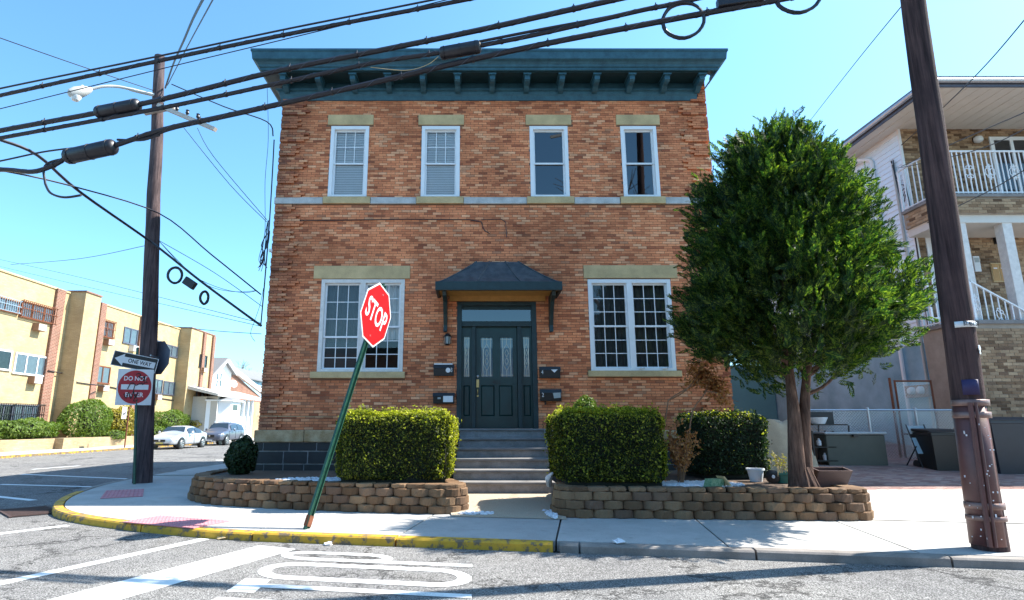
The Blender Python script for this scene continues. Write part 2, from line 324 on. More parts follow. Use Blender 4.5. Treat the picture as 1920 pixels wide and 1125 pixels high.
# ------------------------------------------------------------------ mesh helpers
def wloc(o):
    v = Vector((0, 0, 0))
    while o is not None:
        v = v + Vector(o.location); o = o.parent
    return v
def link(name, me, mat, parent=None):
    o = bpy.data.objects.new(name, me); COL.objects.link(o)
    if mat is not None and not me.materials: me.materials.append(M[mat] if isinstance(mat, str) else mat)
    if parent is not None: o.parent = parent
    return o
def tag(o, label=None, cat=None, group=None, kind=None):
    if label: o['label'] = label
    if cat: o['category'] = cat
    if group: o['group'] = group
    if kind: o['kind'] = kind
    return o
def thing(name, loc, label, cat, group=None):
    o = bpy.data.objects.new(name, None); COL.objects.link(o); o.location = loc; o.empty_display_size = .2
    return tag(o, label, cat, group)
class MB:
    def __init__(s): s.v = []; s.f = []
    def poly(s, pts):
        n = len(s.v); s.v += [tuple(p) for p in pts]; s.f.append(tuple(range(n, n + len(pts)))); return s
    def box(s, x0, x1, y0, y1, z0, z1, skip=''):
        n = len(s.v)
        s.v += [(x0, y0, z0), (x1, y0, z0), (x1, y1, z0), (x0, y1, z0), (x0, y0, z1), (x1, y0, z1), (x1, y1, z1), (x0, y1, z1)]
        fs = {'b': (0, 3, 2, 1), 't': (4, 5, 6, 7), 'f': (0, 1, 5, 4), 'r': (1, 2, 6, 5), 'k': (2, 3, 7, 6), 'l': (3, 0, 4, 7)}
        for k, q in fs.items():
            if k not in skip: s.f.append(tuple(n + i for i in q))
        return s
    def obox(s, c, ax, ay, az, skip=''):
        """box about c with half-axis vectors"""
        c, ax, ay, az = Vector(c), Vector(ax), Vector(ay), Vector(az); n = len(s.v)
        for k in (-1, 1):
            for i, j in ((-1, -1), (1, -1), (1, 1), (-1, 1)): s.v.append(tuple(c + ax * i + ay * j + az * k))
        for q in ((0, 3, 2, 1), (4, 5, 6, 7), (0, 1, 5, 4), (1, 2, 6, 5), (2, 3, 7, 6), (3, 0, 4, 7)): s.f.append(tuple(n + i for i in q))
        return s
    def bar(s, p, q, w, d=None, up=(0, 0, 1)):
        p, q = Vector(p), Vector(q); a = (q - p) / 2; d = d or w
        side = a.cross(Vector(up))
        if side.length < 1e-6: side = a.cross(Vector((1, 0, 0)))
        side.normalize(); u = side.cross(a).normalized()
        return s.obox((p + q) / 2, side * (w / 2), u * (d / 2), a)
    def tube(s, pts, r, n=8, caps=True):
        pts = [Vector(p) for p in pts]; rs = r if isinstance(r, (list, tuple)) else [r] * len(pts)
        base = len(s.v); prev = None
        for i, p in enumerate(pts):
            t = (pts[min(i + 1, len(pts) - 1)] - pts[max(i - 1, 0)]).normalized()
            if prev is None:
                a = t.cross(Vector((0, 0, 1)))
                if a.length < 1e-3: a = t.cross(Vector((1, 0, 0)))
                a.normalize()
            else:
                a = prev - t * prev.dot(t)
                a.normalize()
            prev = a; b = t.cross(a)
            for k in range(n):
                th = 2 * math.pi * k / n; s.v.append(tuple(p + (a * math.cos(th) + b * math.sin(th)) * rs[i]))
        for i in range(len(pts) - 1):
            for k in range(n):
                k2 = (k + 1) % n; s.f.append((base + i * n + k, base + i * n + k2, base + (i + 1) * n + k2, base + (i + 1) * n + k))
        if caps:
            s.f.append(tuple(base + k for k in reversed(range(n)))); e = base + (len(pts) - 1) * n
            s.f.append(tuple(e + k for k in range(n)))
        return s
    def lathe(s, c, prof, n=16, axis=(0, 0, 1)):
        """profile [(r, h)] turned about an axis through c"""
        az = Vector(axis).normalized(); ax = az.orthogonal().normalized(); ay = az.cross(ax); c = Vector(c); base = len(s.v)
        for r, h in prof:
            for k in range(n):
                th = 2 * math.pi * k / n; s.v.append(tuple(c + az * h + (ax * math.cos(th) + ay * math.sin(th)) * max(r, 1e-4)))
        for i in range(len(prof) - 1):
            for k in range(n):
                k2 = (k + 1) % n; s.f.append((base + i * n + k, base + i * n + k2, base + (i + 1) * n + k2, base + (i + 1) * n + k))
        s.f.append(tuple(base + k for k in reversed(range(n)))); e = base + (len(prof) - 1) * n; s.f.append(tuple(e + k for k in range(n)))
        return s
    def prism(s, pts, off):
        """closed outline pts (3-D, counter-clockwise seen from +off) extruded by off"""
        off = Vector(off); n = len(s.v); m = len(pts); pts = [Vector(p) for p in pts]
        s.v += [tuple(p) for p in pts] + [tuple(p + off) for p in pts]
        s.f.append(tuple(n + i for i in reversed(range(m)))); s.f.append(tuple(n + m + i for i in range(m)))
        for i in range(m):
            j = (i + 1) % m; s.f.append((n + i, n + j, n + m + j, n + m + i))
        return s
    def build(s, name, mat, parent=None, smooth=False, bevel=0):
        off = wloc(parent) if parent is not None else Vector((0, 0, 0))
        me = bpy.data.meshes.new(name)
        me.from_pydata([(v[0] - off.x, v[1] - off.y, v[2] - off.z) for v in s.v], [], s.f); me.update()
        if smooth:
            me.polygons.foreach_set('use_smooth', [True] * len(me.polygons))
            me.set_sharp_from_angle(angle=math.radians(40))
        o = link(name, me, mat, parent)
        if bevel:
            b = o.modifiers.new('bevel', 'BEVEL'); b.width = bevel; b.segments = 2; b.limit_method = 'ANGLE'
        return o
def np_mesh(name, V, F, mat, parent=None, per=4):
    """V (n,3) array, F (m,per) array -> object (fast path for foliage)"""
    off = wloc(parent) if parent is not None else Vector((0, 0, 0))
    me = bpy.data.meshes.new(name); V = np.asarray(V, dtype=np.float32) - np.array(off, dtype=np.float32); F = np.asarray(F, dtype=np.int32)
    me.vertices.add(len(V)); me.vertices.foreach_set('co', V.ravel())
    me.loops.add(F.size); me.loops.foreach_set('vertex_index', F.ravel())
    me.polygons.add(len(F)); me.polygons.foreach_set('loop_start', np.arange(0, F.size, per, dtype=np.int32)); me.polygons.foreach_set('loop_total', np.full(len(F), per, dtype=np.int32))
    me.update(calc_edges=True); me.validate()
    return link(name, me, mat, parent)
def piece(name, me, parent, loc, rz=0, mat=None, scale=None):
    """one piece that shares its mesh with its look-alikes; loc in world space"""
    o = bpy.data.objects.new(name, me); COL.objects.link(o)
    if mat and not me.materials: me.materials.append(M[mat])
    o.parent = parent; o.location = Vector(loc) - (wloc(parent) if parent else Vector((0, 0, 0))); o.rotation_euler[2] = rz
    if scale: o.scale = scale
    return o
def text(body, size, mat, parent, org, right, up, name='lettering', sx=1.0, thick=.0, depth=.002, align='CENTER'):
    """flat lettering in the plane (right, up) centred at org"""
    cu = bpy.data.curves.new(name, 'FONT'); cu.body = body; cu.size = size; cu.align_x = align; cu.align_y = 'CENTER'; cu.offset = thick; cu.extrude = depth
    cu.resolution_u = 3
    tmp = bpy.data.objects.new('tmp', cu); COL.objects.link(tmp)
    me = bpy.data.meshes.new_from_object(tmp.evaluated_get(bpy.context.evaluated_depsgraph_get())); bpy.data.objects.remove(tmp)
    r = Vector(right).normalized(); u = Vector(up).normalized(); n = r.cross(u); off = wloc(parent) if parent else Vector()
    for v in me.vertices:
        c = v.co.copy(); v.co = Vector(org) - off + r * (c.x * sx) + u * c.y + n * c.z
    me.name = name; me.materials.clear()
    return link(name, me, mat, parent)
def smooth_path(pts, n=8):
    P = [Vector(p) for p in pts]; out = []
    for i in range(len(P) - 1):
        p0, p1, p2, p3 = P[max(i - 1, 0)], P[i], P[i + 1], P[min(i + 2, len(P) - 1)]
        for k in range(n):
            t = k / n; out.append(.5 * ((2 * p1) + (p2 - p0) * t + (2 * p0 - 5 * p1 + 4 * p2 - p3) * t * t + (3 * p1 - p0 - 3 * p2 + p3) * t ** 3))
    out.append(P[-1]); return out
def resample(path, step, start=0.0):
    """points with their tangents every step along a polyline"""
    out = []; d = start; acc = 0
    for a, b in zip(path, path[1:]):
        L = (b - a).length
        if L < 1e-6: continue
        while d <= acc + L:
            out.append((a.lerp(b, (d - acc) / L), (b - a).normalized())); d += step
        acc += L
    return out
def sheet(name, pts, mat, z=None, kind='structure', parent=None):
    P = [(p[0], p[1], z if z is not None else p[2]) for p in pts]
    A = sum(P[i][0] * P[(i + 1) % len(P)][1] - P[(i + 1) % len(P)][0] * P[i][1] for i in range(len(P)))
    if A < 0: P.reverse()
    o = MB().poly(P).build(name, mat, parent)
    if kind: o['kind'] = kind
    return o
# ================================================================== THE SETTING: ground, roads, kerbs, pavements
KS = -0.18                                             # the street runs 10 degrees off the facade
RZ = .05                                               # road surface
def kerbY(x): return 7.93 + KS * (x + 2.6)              # road-side edge of the near kerb
kdir = Vector((1, KS, 0)).normalized(); kn = Vector((-KS, 1, 0)).normalized()
sheet('ground', [(-900, -900), (900, -900), (900, 1800), (-900, 1800)], 'ground', -.012)
CORNER = smooth_path([(-2.6, 7.93, 0), (-3.5, 8.17, 0), (-5.0, 8.82, 0), (-6.4, 9.66, 0), (-7.3, 10.65, 0), (-8.15, 12.3, 0), (-8.85, 14.6, 0), (-9.2, 17.5, 0)], 6)
kerb_line = [Vector((46, kerbY(46), 0))] + CORNER + [Vector((-9.3, 90, 0))]
FARX = -21.2
road_pts = [(46, -60), (46, kerbY(46))] + [(p.x, p.y) for p in CORNER] + [(-9.3, 90), (FARX, 90), (FARX, 16), (-24, 13.4), (-60, 20), (-60, -60)]
sheet('road', road_pts, 'asphalt', RZ)
# ---- kerb stones, each its own piece
def kerb_run(root, path, step, mats, w=.16, h=.15, zb=-.05):
    pts = resample(path, .12)
    tot = len(pts); per = max(2, int(step / .12)); i = 0; k = 0
    while i < tot - 1:
        seg = pts[i:i + per + 1]
        if len(seg) < 2: break
        seg = [Vector(s[0]) for s in seg]
        tg = [(seg[min(j + 1, len(seg) - 1)] - seg[max(j - 1, 0)]).normalized() for j in range(len(seg))]
        seg[0] = seg[0] + tg[0] * .012; seg[-1] = seg[-1] - tg[-1] * .012
        m = MB(); base = 0
        jit = random.uniform(-.006, .006)
        for j, p in enumerate(seg):
            nn = Vector((tg[j].y, -tg[j].x, 0))        # towards the pavement for a path running left
            for (a, z) in ((0, zb), (.012, h - .02 + jit), (.03, h + jit), (w, h + .004 + jit), (w, zb)):
                m.v.append(tuple(p + nn * a + Vector((0, 0, z))))
        c = 5
        for j in range(len(seg) - 1):
            for q in range(c):
                q2 = (q + 1) % c; m.f.append((j * c + q, (j + 1) * c + q, (j + 1) * c + q2, j * c + q2))
        m.f.append(tuple(range(c))); e = (len(seg) - 1) * c; m.f.append(tuple(e + q for q in reversed(range(c))))
        mid = seg[len(seg) // 2]
        m.build('kerb_stone', mats(mid, k), root)
        i += per; k += 1
kroot = bpy.data.objects.new('kerb', None); COL.objects.link(kroot); kroot['kind'] = 'structure'
def kerb_mat(p, k):
    if p.x > .95: return 'concrete2'
    if p.y > 12.0: return 'concrete2'
    return 'kerb_yellow'
front = [Vector((22, kerbY(22), 0)), Vector((.93, kerbY(.93), 0))]
kerb_run(kroot, front, 1.92, lambda p, k: 'concrete2')
kerb_run(kroot, [Vector((.92, kerbY(.92), 0))] + CORNER + [Vector((-9.3, 60, 0))], 1.92, kerb_mat)
# ---- near pavement: slabs with joints
pave = bpy.data.objects.new('pavement', None); COL.objects.link(pave); pave['kind'] = 'structure'
def slab(pts, mat='concrete', top=.15, th=.12):
    m = MB(); A = sum(pts[i][0] * pts[(i + 1) % len(pts)][1] - pts[(i + 1) % len(pts)][0] * pts[i][1] for i in range(len(pts)))
    if A < 0: pts = pts[::-1]
    z = [top if len(p) < 3 else p[2] for p in pts]
    m.prism([(p[0], p[1], zz - th) for p, zz in zip(pts, z)], (0, 0, th)); return m.build('pavement_slab', mat, pave)
joints = [-2.9 + 1.92 * i for i in range(14)]
for a, b in zip(joints, joints[1:]):
    j = .013
    P = []
    for x, d in ((a + j, .18), (b - j, .18), (b - j, 2.75), (a + j, 2.75)):
        p = Vector((x, kerbY(x), 0)) + kn * d; P.append((p.x, p.y))
    slab(P)
# the corner: one broad pour between the rounded kerb and the building line
inner = []
for p, t in resample(CORNER + [Vector((-9.3, 60, 0))], .35):
    nn = Vector((t.y, -t.x, 0)); q = p + nn * .18; inner.append(q)
A0 = Vector((-2.9 - .009, kerbY(-2.9), 0)) + kn * .18; A1 = Vector((-2.9 - .009, kerbY(-2.9), 0)) + kn * 2.45
c1 = [q for q in inner if q.x < A0.x - .02 and q.y < 11.6]
slab([(A0.x, A0.y)] + [(q.x, q.y) for q in c1] + [(-5.2, 11.75), (-4.2, 10.9), (-2.9, 10.3), (A1.x, A1.y)])
c2 = [q for q in inner if q.y >= 11.62 and q.y < 17]
slab([(c1[-1].x, c1[-1].y + .012)] + [(q.x, q.y) for q in c2] + [(-5.2, c2[-1].y), (-5.2, 11.77)])
for y0 in range(17, 59, 3): slab([(-9.1, y0 + .02), (-5.2, y0 + .02), (-5.2, y0 + 3), (-9.1, y0 + 3)])
def ydrive(y): return .15 + max(0, (y - 8.9)) * .1
sheet('yard_ground', [(-5.3, 10.2, .128), (-2.6, 9.6, .128), (5.7, 8.9, .128), (5.9, 12, .13), (5.9, 30, .13), (-5.3, 60, .13)], 'soil')
# walk to the steps
w = MB().poly([(-.35, 9.35, .157), (1.35, 9.05, .157), (1.5, 11.2, .30), (-.5, 11.2, .30)]).build('garden_walk', 'aggregate'); w['kind'] = 'structure'
# driveway: concrete apron, then pavers up to the fence
ap = MB().poly([(5.75, 9.02, .158), (21, 6.3, .158), (21, 11.0, ydrive(11.2)), (5.75, 11.05, ydrive(11.05))]).build('driveway_apron', 'concrete'); ap['kind'] = 'structure'
db = MB().poly([(5.6, 11.0, ydrive(11.0) - .012), (21, 11.0, ydrive(11.0) - .012), (21, 24, ydrive(24) - .012), (5.6, 24, ydrive(24) - .012)]).build('driveway', 'house_mortar'); db['kind'] = 'structure'
pme = bpy.data.meshes.new('paver'); _m = MB().box(-.098, .098, -.048, .048, -.03, 0)
pme.from_pydata(_m.v, [], _m.f); pme.materials.append(M['paver'])
cand = []
for r in range(60):
    y = 11.08 + r * .102
    for k in range(80):
        x = 5.75 + k * .202 + (.101 if r % 2 else 0)
        cand.append((x, y))
vis = [c for c in cand if (c[0] / c[1] < .99) and c[1] < 15.2 and not (c[0] / c[1] > 1.02)]
vis.sort(key=lambda c: c[1])
near = vis[:300]; sl = math.atan(.1)
for x, y in near:
    o = piece('paver', pme, db, (x, y, ydrive(y) + random.uniform(-.002, .002))); o.rotation_euler[0] = sl
mm = MB()
ns = set(near)
for c in cand:
    if c in ns: continue
    x, y = c; z0, z1 = ydrive(y - .048), ydrive(y + .048); n = len(mm.v)
    mm.v += [(x - .098, y - .048, z0), (x + .098, y - .048, z0), (x + .098, y + .048, z1), (x - .098, y + .048, z1)]; mm.f.append((n, n + 1, n + 2, n + 3))
    for q in ((0, 1), (1, 2), (2, 3), (3, 0)):
        b = len(mm.v); v0, v1 = mm.v[n + q[0]], mm.v[n + q[1]]
        mm.v += [v0, (v0[0], v0[1], v0[2] - .02), (v1[0], v1[1], v1[2] - .02), v1]; mm.f.append((b, b + 1, b + 2, b + 3))
o = mm.build('pavers_beyond', 'paver', db); o['kind'] = 'stuff'
# ---- far pavement in front of the apartments
far = bpy.data.objects.new('far_pavement', None); COL.objects.link(far); far['kind'] = 'structure'
for i in range(20):
    y0 = 16 + i * 3
    m = MB().prism([(-24.6, y0, .03), (FARX - .18, y0, .03), (FARX - .18, y0 + 2.98, .03), (-24.6, y0 + 2.98, .03)], (0, 0, .12)); m.build('pavement_slab', 'concrete', far)
    m = MB().box(FARX - .17, FARX, y0, y0 + 2.98, -.05, .155); m.build('kerb_stone', 'kerb_worn' if i < 11 else 'concrete2', far)
# ---- tactile pads with truncated domes
def tactile(cx, cy, ang, w, d):
    r = Vector((math.cos(ang), math.sin(ang), 0)); u = Vector((-r.y, r.x, 0)); c = Vector((cx, cy, .158))
    t = MB().obox(c, r * w / 2, u * d / 2, Vector((0, 0, .006))).build('tactile_paving', 'tactile'); t['kind'] = 'structure'
    m = MB(); nx, ny = int(w / .065), int(d / .065)
    for i in range(nx):
        for j in range(ny):
            p = c + r * ((i + .5) * w / nx - w / 2) + u * ((j + .5) * d / ny - d / 2) + Vector((0, 0, .006)); n = len(m.v)
            for rad, h in ((.017, 0), (.010, .006)):
                for k in range(6): m.v.append((p.x + rad * math.cos(k * 1.047), p.y + rad * math.sin(k * 1.047), p.z + h))
            for k in range(6): k2 = (k + 1) % 6; m.f.append((n + k, n + k2, n + 6 + k2, n + 6 + k))
            m.f.append(tuple(n + 6 + k for k in range(6)))
    o = m.build('dome', 'tactile', t); o['kind'] = 'stuff'
pa = onZ(312, 981, .16); tactile(pa.x + .06, pa.y + .16, math.radians(-22), 1.35, .65)
pb = onZ(232, 925, .16); tactile(pb.x, pb.y, math.radians(-62), 1.5, .7)
# ---- storm drain
gp = onZ(54, 960, RZ)
gr = thing('storm_drain_grate', (gp.x, gp.y, RZ), 'rusty iron storm drain grate in the road at the corner kerb', 'drain')
fr = Vector((.72, -.69, 0)); fu = Vector((.69, .72, 0)); c = Vector((gp.x, gp.y, RZ + .004))
MB().obox(c, fr * .62, fu * .36, Vector((0, 0, .003))).build('pit', 'black', gr)
for k in range(11):
    MB().obox(c + fr * (-.54 + k * .108) + Vector((0, 0, .010)), fr * .026, fu * .33, Vector((0, 0, .008))).build('grate_bar', 'dark_rust', gr)
for s in (-1, 1): MB().obox(c + fu * (.345 * s) + Vector((0, 0, .010)), fr * .62, fu * .02, Vector((0, 0, .009))).build('grate_frame', 'dark_rust', gr)
# ---- road markings
def marking(name, quad, z=RZ + .004):
    P = [onZ(u, v, z) for u, v in quad]; return sheet(name, P, 'marking', z)
def line_between(name, a, b, w, z=RZ + .004):
    a, b = onZ(*a, z), onZ(*b, z); d = (b - a).normalized(); n = Vector((-d.y, d.x, 0)) * w / 2
    return sheet(name, [a - n, b - n, b + n, a + n], 'marking', z)
line_between('crosswalk_line', (385, 1010), (-260, 1150), .16)
line_between('crosswalk_line', (128, 985), (-120, 1015), .16)
a0, a1 = onZ(520, 1026, RZ + .004), onZ(100, 1140, RZ + .004)
d = (a1 - a0).normalized(); n_ = Vector((-d.y, d.x, 0))
sheet('stop_line', [a0 + n_ * .28, a0 - n_ * .28, a1 - n_ * .28, a1 + n_ * .28], 'marking', RZ + .004)
for q in (((0, 908), (185, 913), .16), ((40, 889), (244, 898), .16), ((-60, 925), (63, 938), .16)): line_between('crosswalk_line', *q)
line_between('crosswalk_line', (60, 880), (150, 873), .14)
line_between('road_line', (405, 863), (432, 862), .3)
# the word STOP, painted for drivers heading left: letters end to end towards the kerb
lx0, lx1 = onZ(470, 1078, RZ + .004).x, onZ(885, 1078, RZ + .004).x
def band_y(x): return kerbY(x)
def road_letter(polys):
    mats = MB()
    return [sheet('painted_letter', [(p[0], p[1]) for p in P], 'marking', RZ + .0045) for P in polys]
def lw(s, t): # s along the letter height (0 foot at right, 1 top at left), t metres from the kerb
    x = lx1 + (lx0 - lx1) * s; y = kerbY(x) - t; return (x, y)
def ring(t0, t1, wd, s0=0., s1=1., n=14, cap=.17):
    """rounded elongated O as a closed band, returned as quads"""
    def outline(i):
        tm = (t0 + t1) / 2; hw = (t1 - t0) / 2 - i; out = []; ds = i / abs(lx1 - lx0)
        for k in range(n + 1):
            th = math.pi * k / n - math.pi / 2; out.append((s1 - cap + (cap - ds) * math.cos(th), tm + hw * math.sin(th)))
        for k in range(n + 1):
            th = math.pi * k / n + math.pi / 2; out.append((s0 + cap + (cap - ds) * math.cos(th), tm + hw * math.sin(th)))
        return out
    o, i = outline(0), outline(wd); m = MB()
    for (a, b), (c_, d_) in zip(zip(o, o[1:] + o[:1]), zip(i, i[1:] + i[:1])):
        m.v += [(*lw(*a), RZ + .0045), (*lw(*b), RZ + .0045), (*lw(*d_), RZ + .0045), (*lw(*c_), RZ + .0045)]; k = len(m.v); m.f.append((k - 4, k - 3, k - 2, k - 1))
    return m
def fix_up(m):
    # all faces upwards
    F = []
    for f in m.f:
        p = [m.v[i] for i in f]; A = sum(p[i][0] * p[(i + 1) % len(p)][1] - p[(i + 1) % len(p)][0] * p[i][1] for i in range(len(p)))
        F.append(f if A > 0 else tuple(reversed(f)))
    m.f = F; return m
stp = bpy.data.objects.new('painted_word', None); COL.objects.link(stp); stp['kind'] = 'structure'
t_of = lambda u, v: kerbY(onZ(u, v, RZ + .004).x) - onZ(u, v, RZ + .004).y
tO0, tO1 = t_of(690, 1060), t_of(690, 1094)
fix_up(ring(tO0, tO1, .14)).build('letter', 'marking', stp)
tP0 = t_of(690, 1038); tP1 = t_of(690, 1055)
P = fix_up(ring(tP0, tP1 - .0, .12, .4, 1.0)); 
for q in ([(0, tP1 - .12), (.62, tP1 - .12), (.62, tP1), (0, tP1)],):
    k = len(P.v); P.v += [(*lw(*a), RZ + .0048) for a in q]; P.f.append((k, k + 1, k + 2, k + 3))
fix_up(P).build('letter', 'marking', stp)
tT = t_of(650, 1106)
T = MB()
for q in ([(0, tT - .06), (.9, tT - .06), (.9, tT + .06), (0, tT + .06)], [(.88, tT - .22), (1.0, tT - .22), (1.0, tT + .24), (.88, tT + .24)]):
    k = len(T.v); T.v += [(*lw(*a), RZ + .0046 + .0004 * (k > 0)) for a in q]; T.f.append((k, k + 1, k + 2, k + 3))
fix_up(T).build('letter', 'marking', stp)
tS = tT + .42; ws = .11; sw = .3
S = MB()
for q in ([(0, tS), (.12, tS), (.12, tS + sw), (0, tS + sw)], [(0, tS + sw - ws), (.5, tS + sw - ws), (.5, tS + sw), (0, tS + sw)], [(.44, tS), (.56, tS), (.56, tS + sw), (.44, tS + sw)], [(.5, tS), (1, tS), (1, tS + ws), (.5, tS + ws)], [(.88, tS), (1, tS), (1, tS + sw), (.88, tS + sw)]):
    k = len(S.v); S.v += [(*lw(*a), RZ + .0046 + k * .0001) for a in q]; S.f.append((k, k + 1, k + 2, k + 3))
fix_up(S).build('letter', 'marking', stp)
# ================================================================== THE BRICK CORNER BUILDING
D = 13.3
bld = thing('brick_building', (0.3, D, .15), 'two storey orange brick corner building with teal cornice', 'building')
def FX(u, v): return onY(u, v, D).x
def FZ(v, u=890): return onY(u, v, D).z
XL, XR = -4.78, 5.76
ZT = FZ(128)                                            # roof deck
zs0, zs1 = FZ(383), FZ(371)                             # string course
ZB = FZ(806)
wins = []                                               # (x0,x1,z0,z1)
lowL = (FX(599, 610), FX(757, 610), FZ(697), FZ(524))
lowR = (FX(1105, 610), FX(1262, 610), FZ(695), FZ(524))
ups = [(FX(618, 303), FX(690, 303), FZ(370), FZ(237)), (FX(790, 303), FX(862, 303), FZ(370), FZ(237)), (FX(994, 303), FX(1066, 303), FZ(370), FZ(237)), (FX(1166, 303), FX(1234, 303), FZ(370), FZ(237))]
door = (FX(858, 690), FX(1006, 690), FZ(803), FZ(566))
openings = [lowL, lowR] + ups + [door]
# front wall with real openings
xs = sorted({XL, XR} | {o[0] for o in openings} | {o[1] for o in openings}); zz = sorted({.1, ZT} | {o[2] for o in openings} | {o[3] for o in openings})
m = MB()
for a, b in zip(xs, xs[1:]):
    for c_, d_ in zip(zz, zz[1:]):
        cx, cz = (a + b) / 2, (c_ + d_) / 2
        if any(o[0] < cx < o[1] and o[2] < cz < o[3] for o in openings): continue
        m.poly([(a, D, c_), (b, D, c_), (b, D, d_), (a, D, d_)])
for o in openings:
    m.poly([(o[0], D, o[2]), (o[0], D, o[3]), (o[0], D + .3, o[3]), (o[0], D + .3, o[2])]); m.poly([(o[1], D, o[3]), (o[1], D, o[2]), (o[1], D + .3, o[2]), (o[1], D + .3, o[3])])
    m.poly([(o[0], D, o[3]), (o[1], D, o[3]), (o[1], D + .3, o[3]), (o[0], D + .3, o[3])]); m.poly([(o[0], D, o[2]), (o[0], D + .3, o[2]), (o[1], D + .3, o[2]), (o[1], D, o[2])])
m.build('front_wall', 'mortar', bld)
m = MB(); YB = D + 13
m.poly([(XL, D, .1), (XL, D, ZT), (XL, YB, ZT), (XL, YB, .1)]); m.poly([(XR, D, ZT), (XR, D, .1), (XR, YB, .1), (XR, YB, ZT)]); m.poly([(XL, YB, .1), (XL, YB, ZT), (XR, YB, ZT), (XR, YB, .1)])
m.build('side_wall', 'side_brick', bld)
MB().poly([(XL, D, ZT), (XR, D, ZT), (XR, YB, ZT), (XL, YB, ZT)]).build('roof', 'shingle', bld)
# rooms behind the windows
for o in openings:
    m = MB(); x0, x1, z0, z1 = o[0] - .25, o[1] + .25, o[2] - .25, o[3] + .2
    m.poly([(x0, D + 1.6, z0), (x1, D + 1.6, z0), (x1, D + 1.6, z1), (x0, D + 1.6, z1)]); m.poly([(x0, D + .3, z0), (x0, D + 1.6, z0), (x0, D + 1.6, z1), (x0, D + .3, z1)])
    m.poly([(x1, D + 1.6, z0), (x1, D + .3, z0), (x1, D + .3, z1), (x1, D + 1.6, z1)]); m.poly([(x0, D + .3, z0), (x1, D + .3, z0), (x1, D + 1.6, z0), (x0, D + 1.6, z0)]); m.poly([(x0, D + .3, z1), (x0, D + 1.6, z1), (x1, D + 1.6, z1), (x1, D + .3, z1)])
    m.build('room', 'room', bld)
# ---- brickwork
CO, BL = .0605, .203
blocked = []                                            # rects no brick may enter
def block(x0, x1, z0, z1): blocked.append((x0, x1, z0, z1))
for o in openings: block(*o)
lint = []
for o in ups: L = (o[0] - .09, o[1] + .10, o[3] + .03, o[3] + .30); lint.append(L)
lintL = (FX(589, 511), FX(769, 511), FZ(523), FZ(499)); lintR = (FX(1094, 511), FX(1269, 511), FZ(522), FZ(498)); lint += [lintL, lintR]
sills = [(lowL[0] - .13, lowL[1] + .06, lowL[2] - .15, lowL[2] - .005), (lowR[0] - .08, lowR[1] + .1, lowR[2] - .14, lowR[2] - .005)]
for r in lint + sills: block(*r)
block(XL - 1, XR + 1, zs0 - .003, zs1 + .003)
ZC0 = FZ(190)                                           # underside of the cornice
block(XL - 1, XR - .22, ZC0 + .02, ZT + 1)
def brick_rows(x0, x1, z0, z1, blocked, seed, CO=CO, BL=BL):
    rnd = random.Random(seed); out = []; r = 0; z = z0
    while z + CO * .6 < z1:
        za, zb = z + .0045, z + CO - .0045
        cuts = [(b[0], b[1]) for b in blocked if b[2] < zb - .012 and b[3] > za + .012]
        cuts.sort(); free = []; cur = x0
        for a, b in cuts:
            if a > cur: free.append((cur, min(a, x1)))
            cur = max(cur, b)
        if cur < x1: free.append((cur, x1))
        off = (BL / 2 if r % 2 else 0) + rnd.uniform(-.02, .02)
        x = x0 - BL + off
        while x < x1:
            for a, b in free:
                p, q = max(x, a), min(x + BL, b)
                if q - p > .035: out.append((p + .0045, q - .0045, za, zb, r))
            x += BL
        z += CO; r += 1
    return out
rows = brick_rows(XL, XR, ZB, ZT, blocked, 3)
rnd = random.Random(5)
def proud(b):
    """brick quoins at the two corners stand proud, in alternating long and short courses"""
    k = int(b[4] // 6) % 2; w = .62 if k else .42
    edge = min((b[0] + b[1]) / 2 - XL, XR - (b[0] + b[1]) / 2)
    return .065 if edge < w and (b[4] % 6) != 5 else (.012 + rnd.uniform(-.0035, .0035))
bm = MB(); camv = Vector((0, 0, 1.5)); allb = []
for b in rows:
    allb.append((b, proud(b)))
full = [(b, p) for b, p in allb if b[1] - b[0] > BL * .9 and p < .03]
def seen(b):
    x, z = (b[0] + b[1]) / 2, (b[2] + b[3]) / 2
    return z > 1.95 and not (z < 2.0)
full = [t for t in full if seen(t[0])]
full.sort(key=lambda t: (Vector(((t[0][0] + t[0][1]) / 2, D, (t[0][2] + t[0][3]) / 2)) - camv).length)
single = full[:300]; sset = {id(t[0]) for t in single}
bme = bpy.data.meshes.new('brick'); w, h = BL - .009, CO - .009
_m = MB().box(-w / 2, w / 2, 0, .03, -h / 2, h / 2, skip='k'); bme.from_pydata(_m.v, [], _m.f); bme.materials.append(M['brick'])
for b, p in single: piece('brick', bme, bld, ((b[0] + b[1]) / 2, D - p, (b[2] + b[3]) / 2))
for b, p in allb:
    if id(b) in sset: continue
    bm.box(b[0], b[1], D - p, D + .005, b[2], b[3], skip='k')
o = bm.build('brickwork', 'brick', bld); o['kind'] = 'stuff'
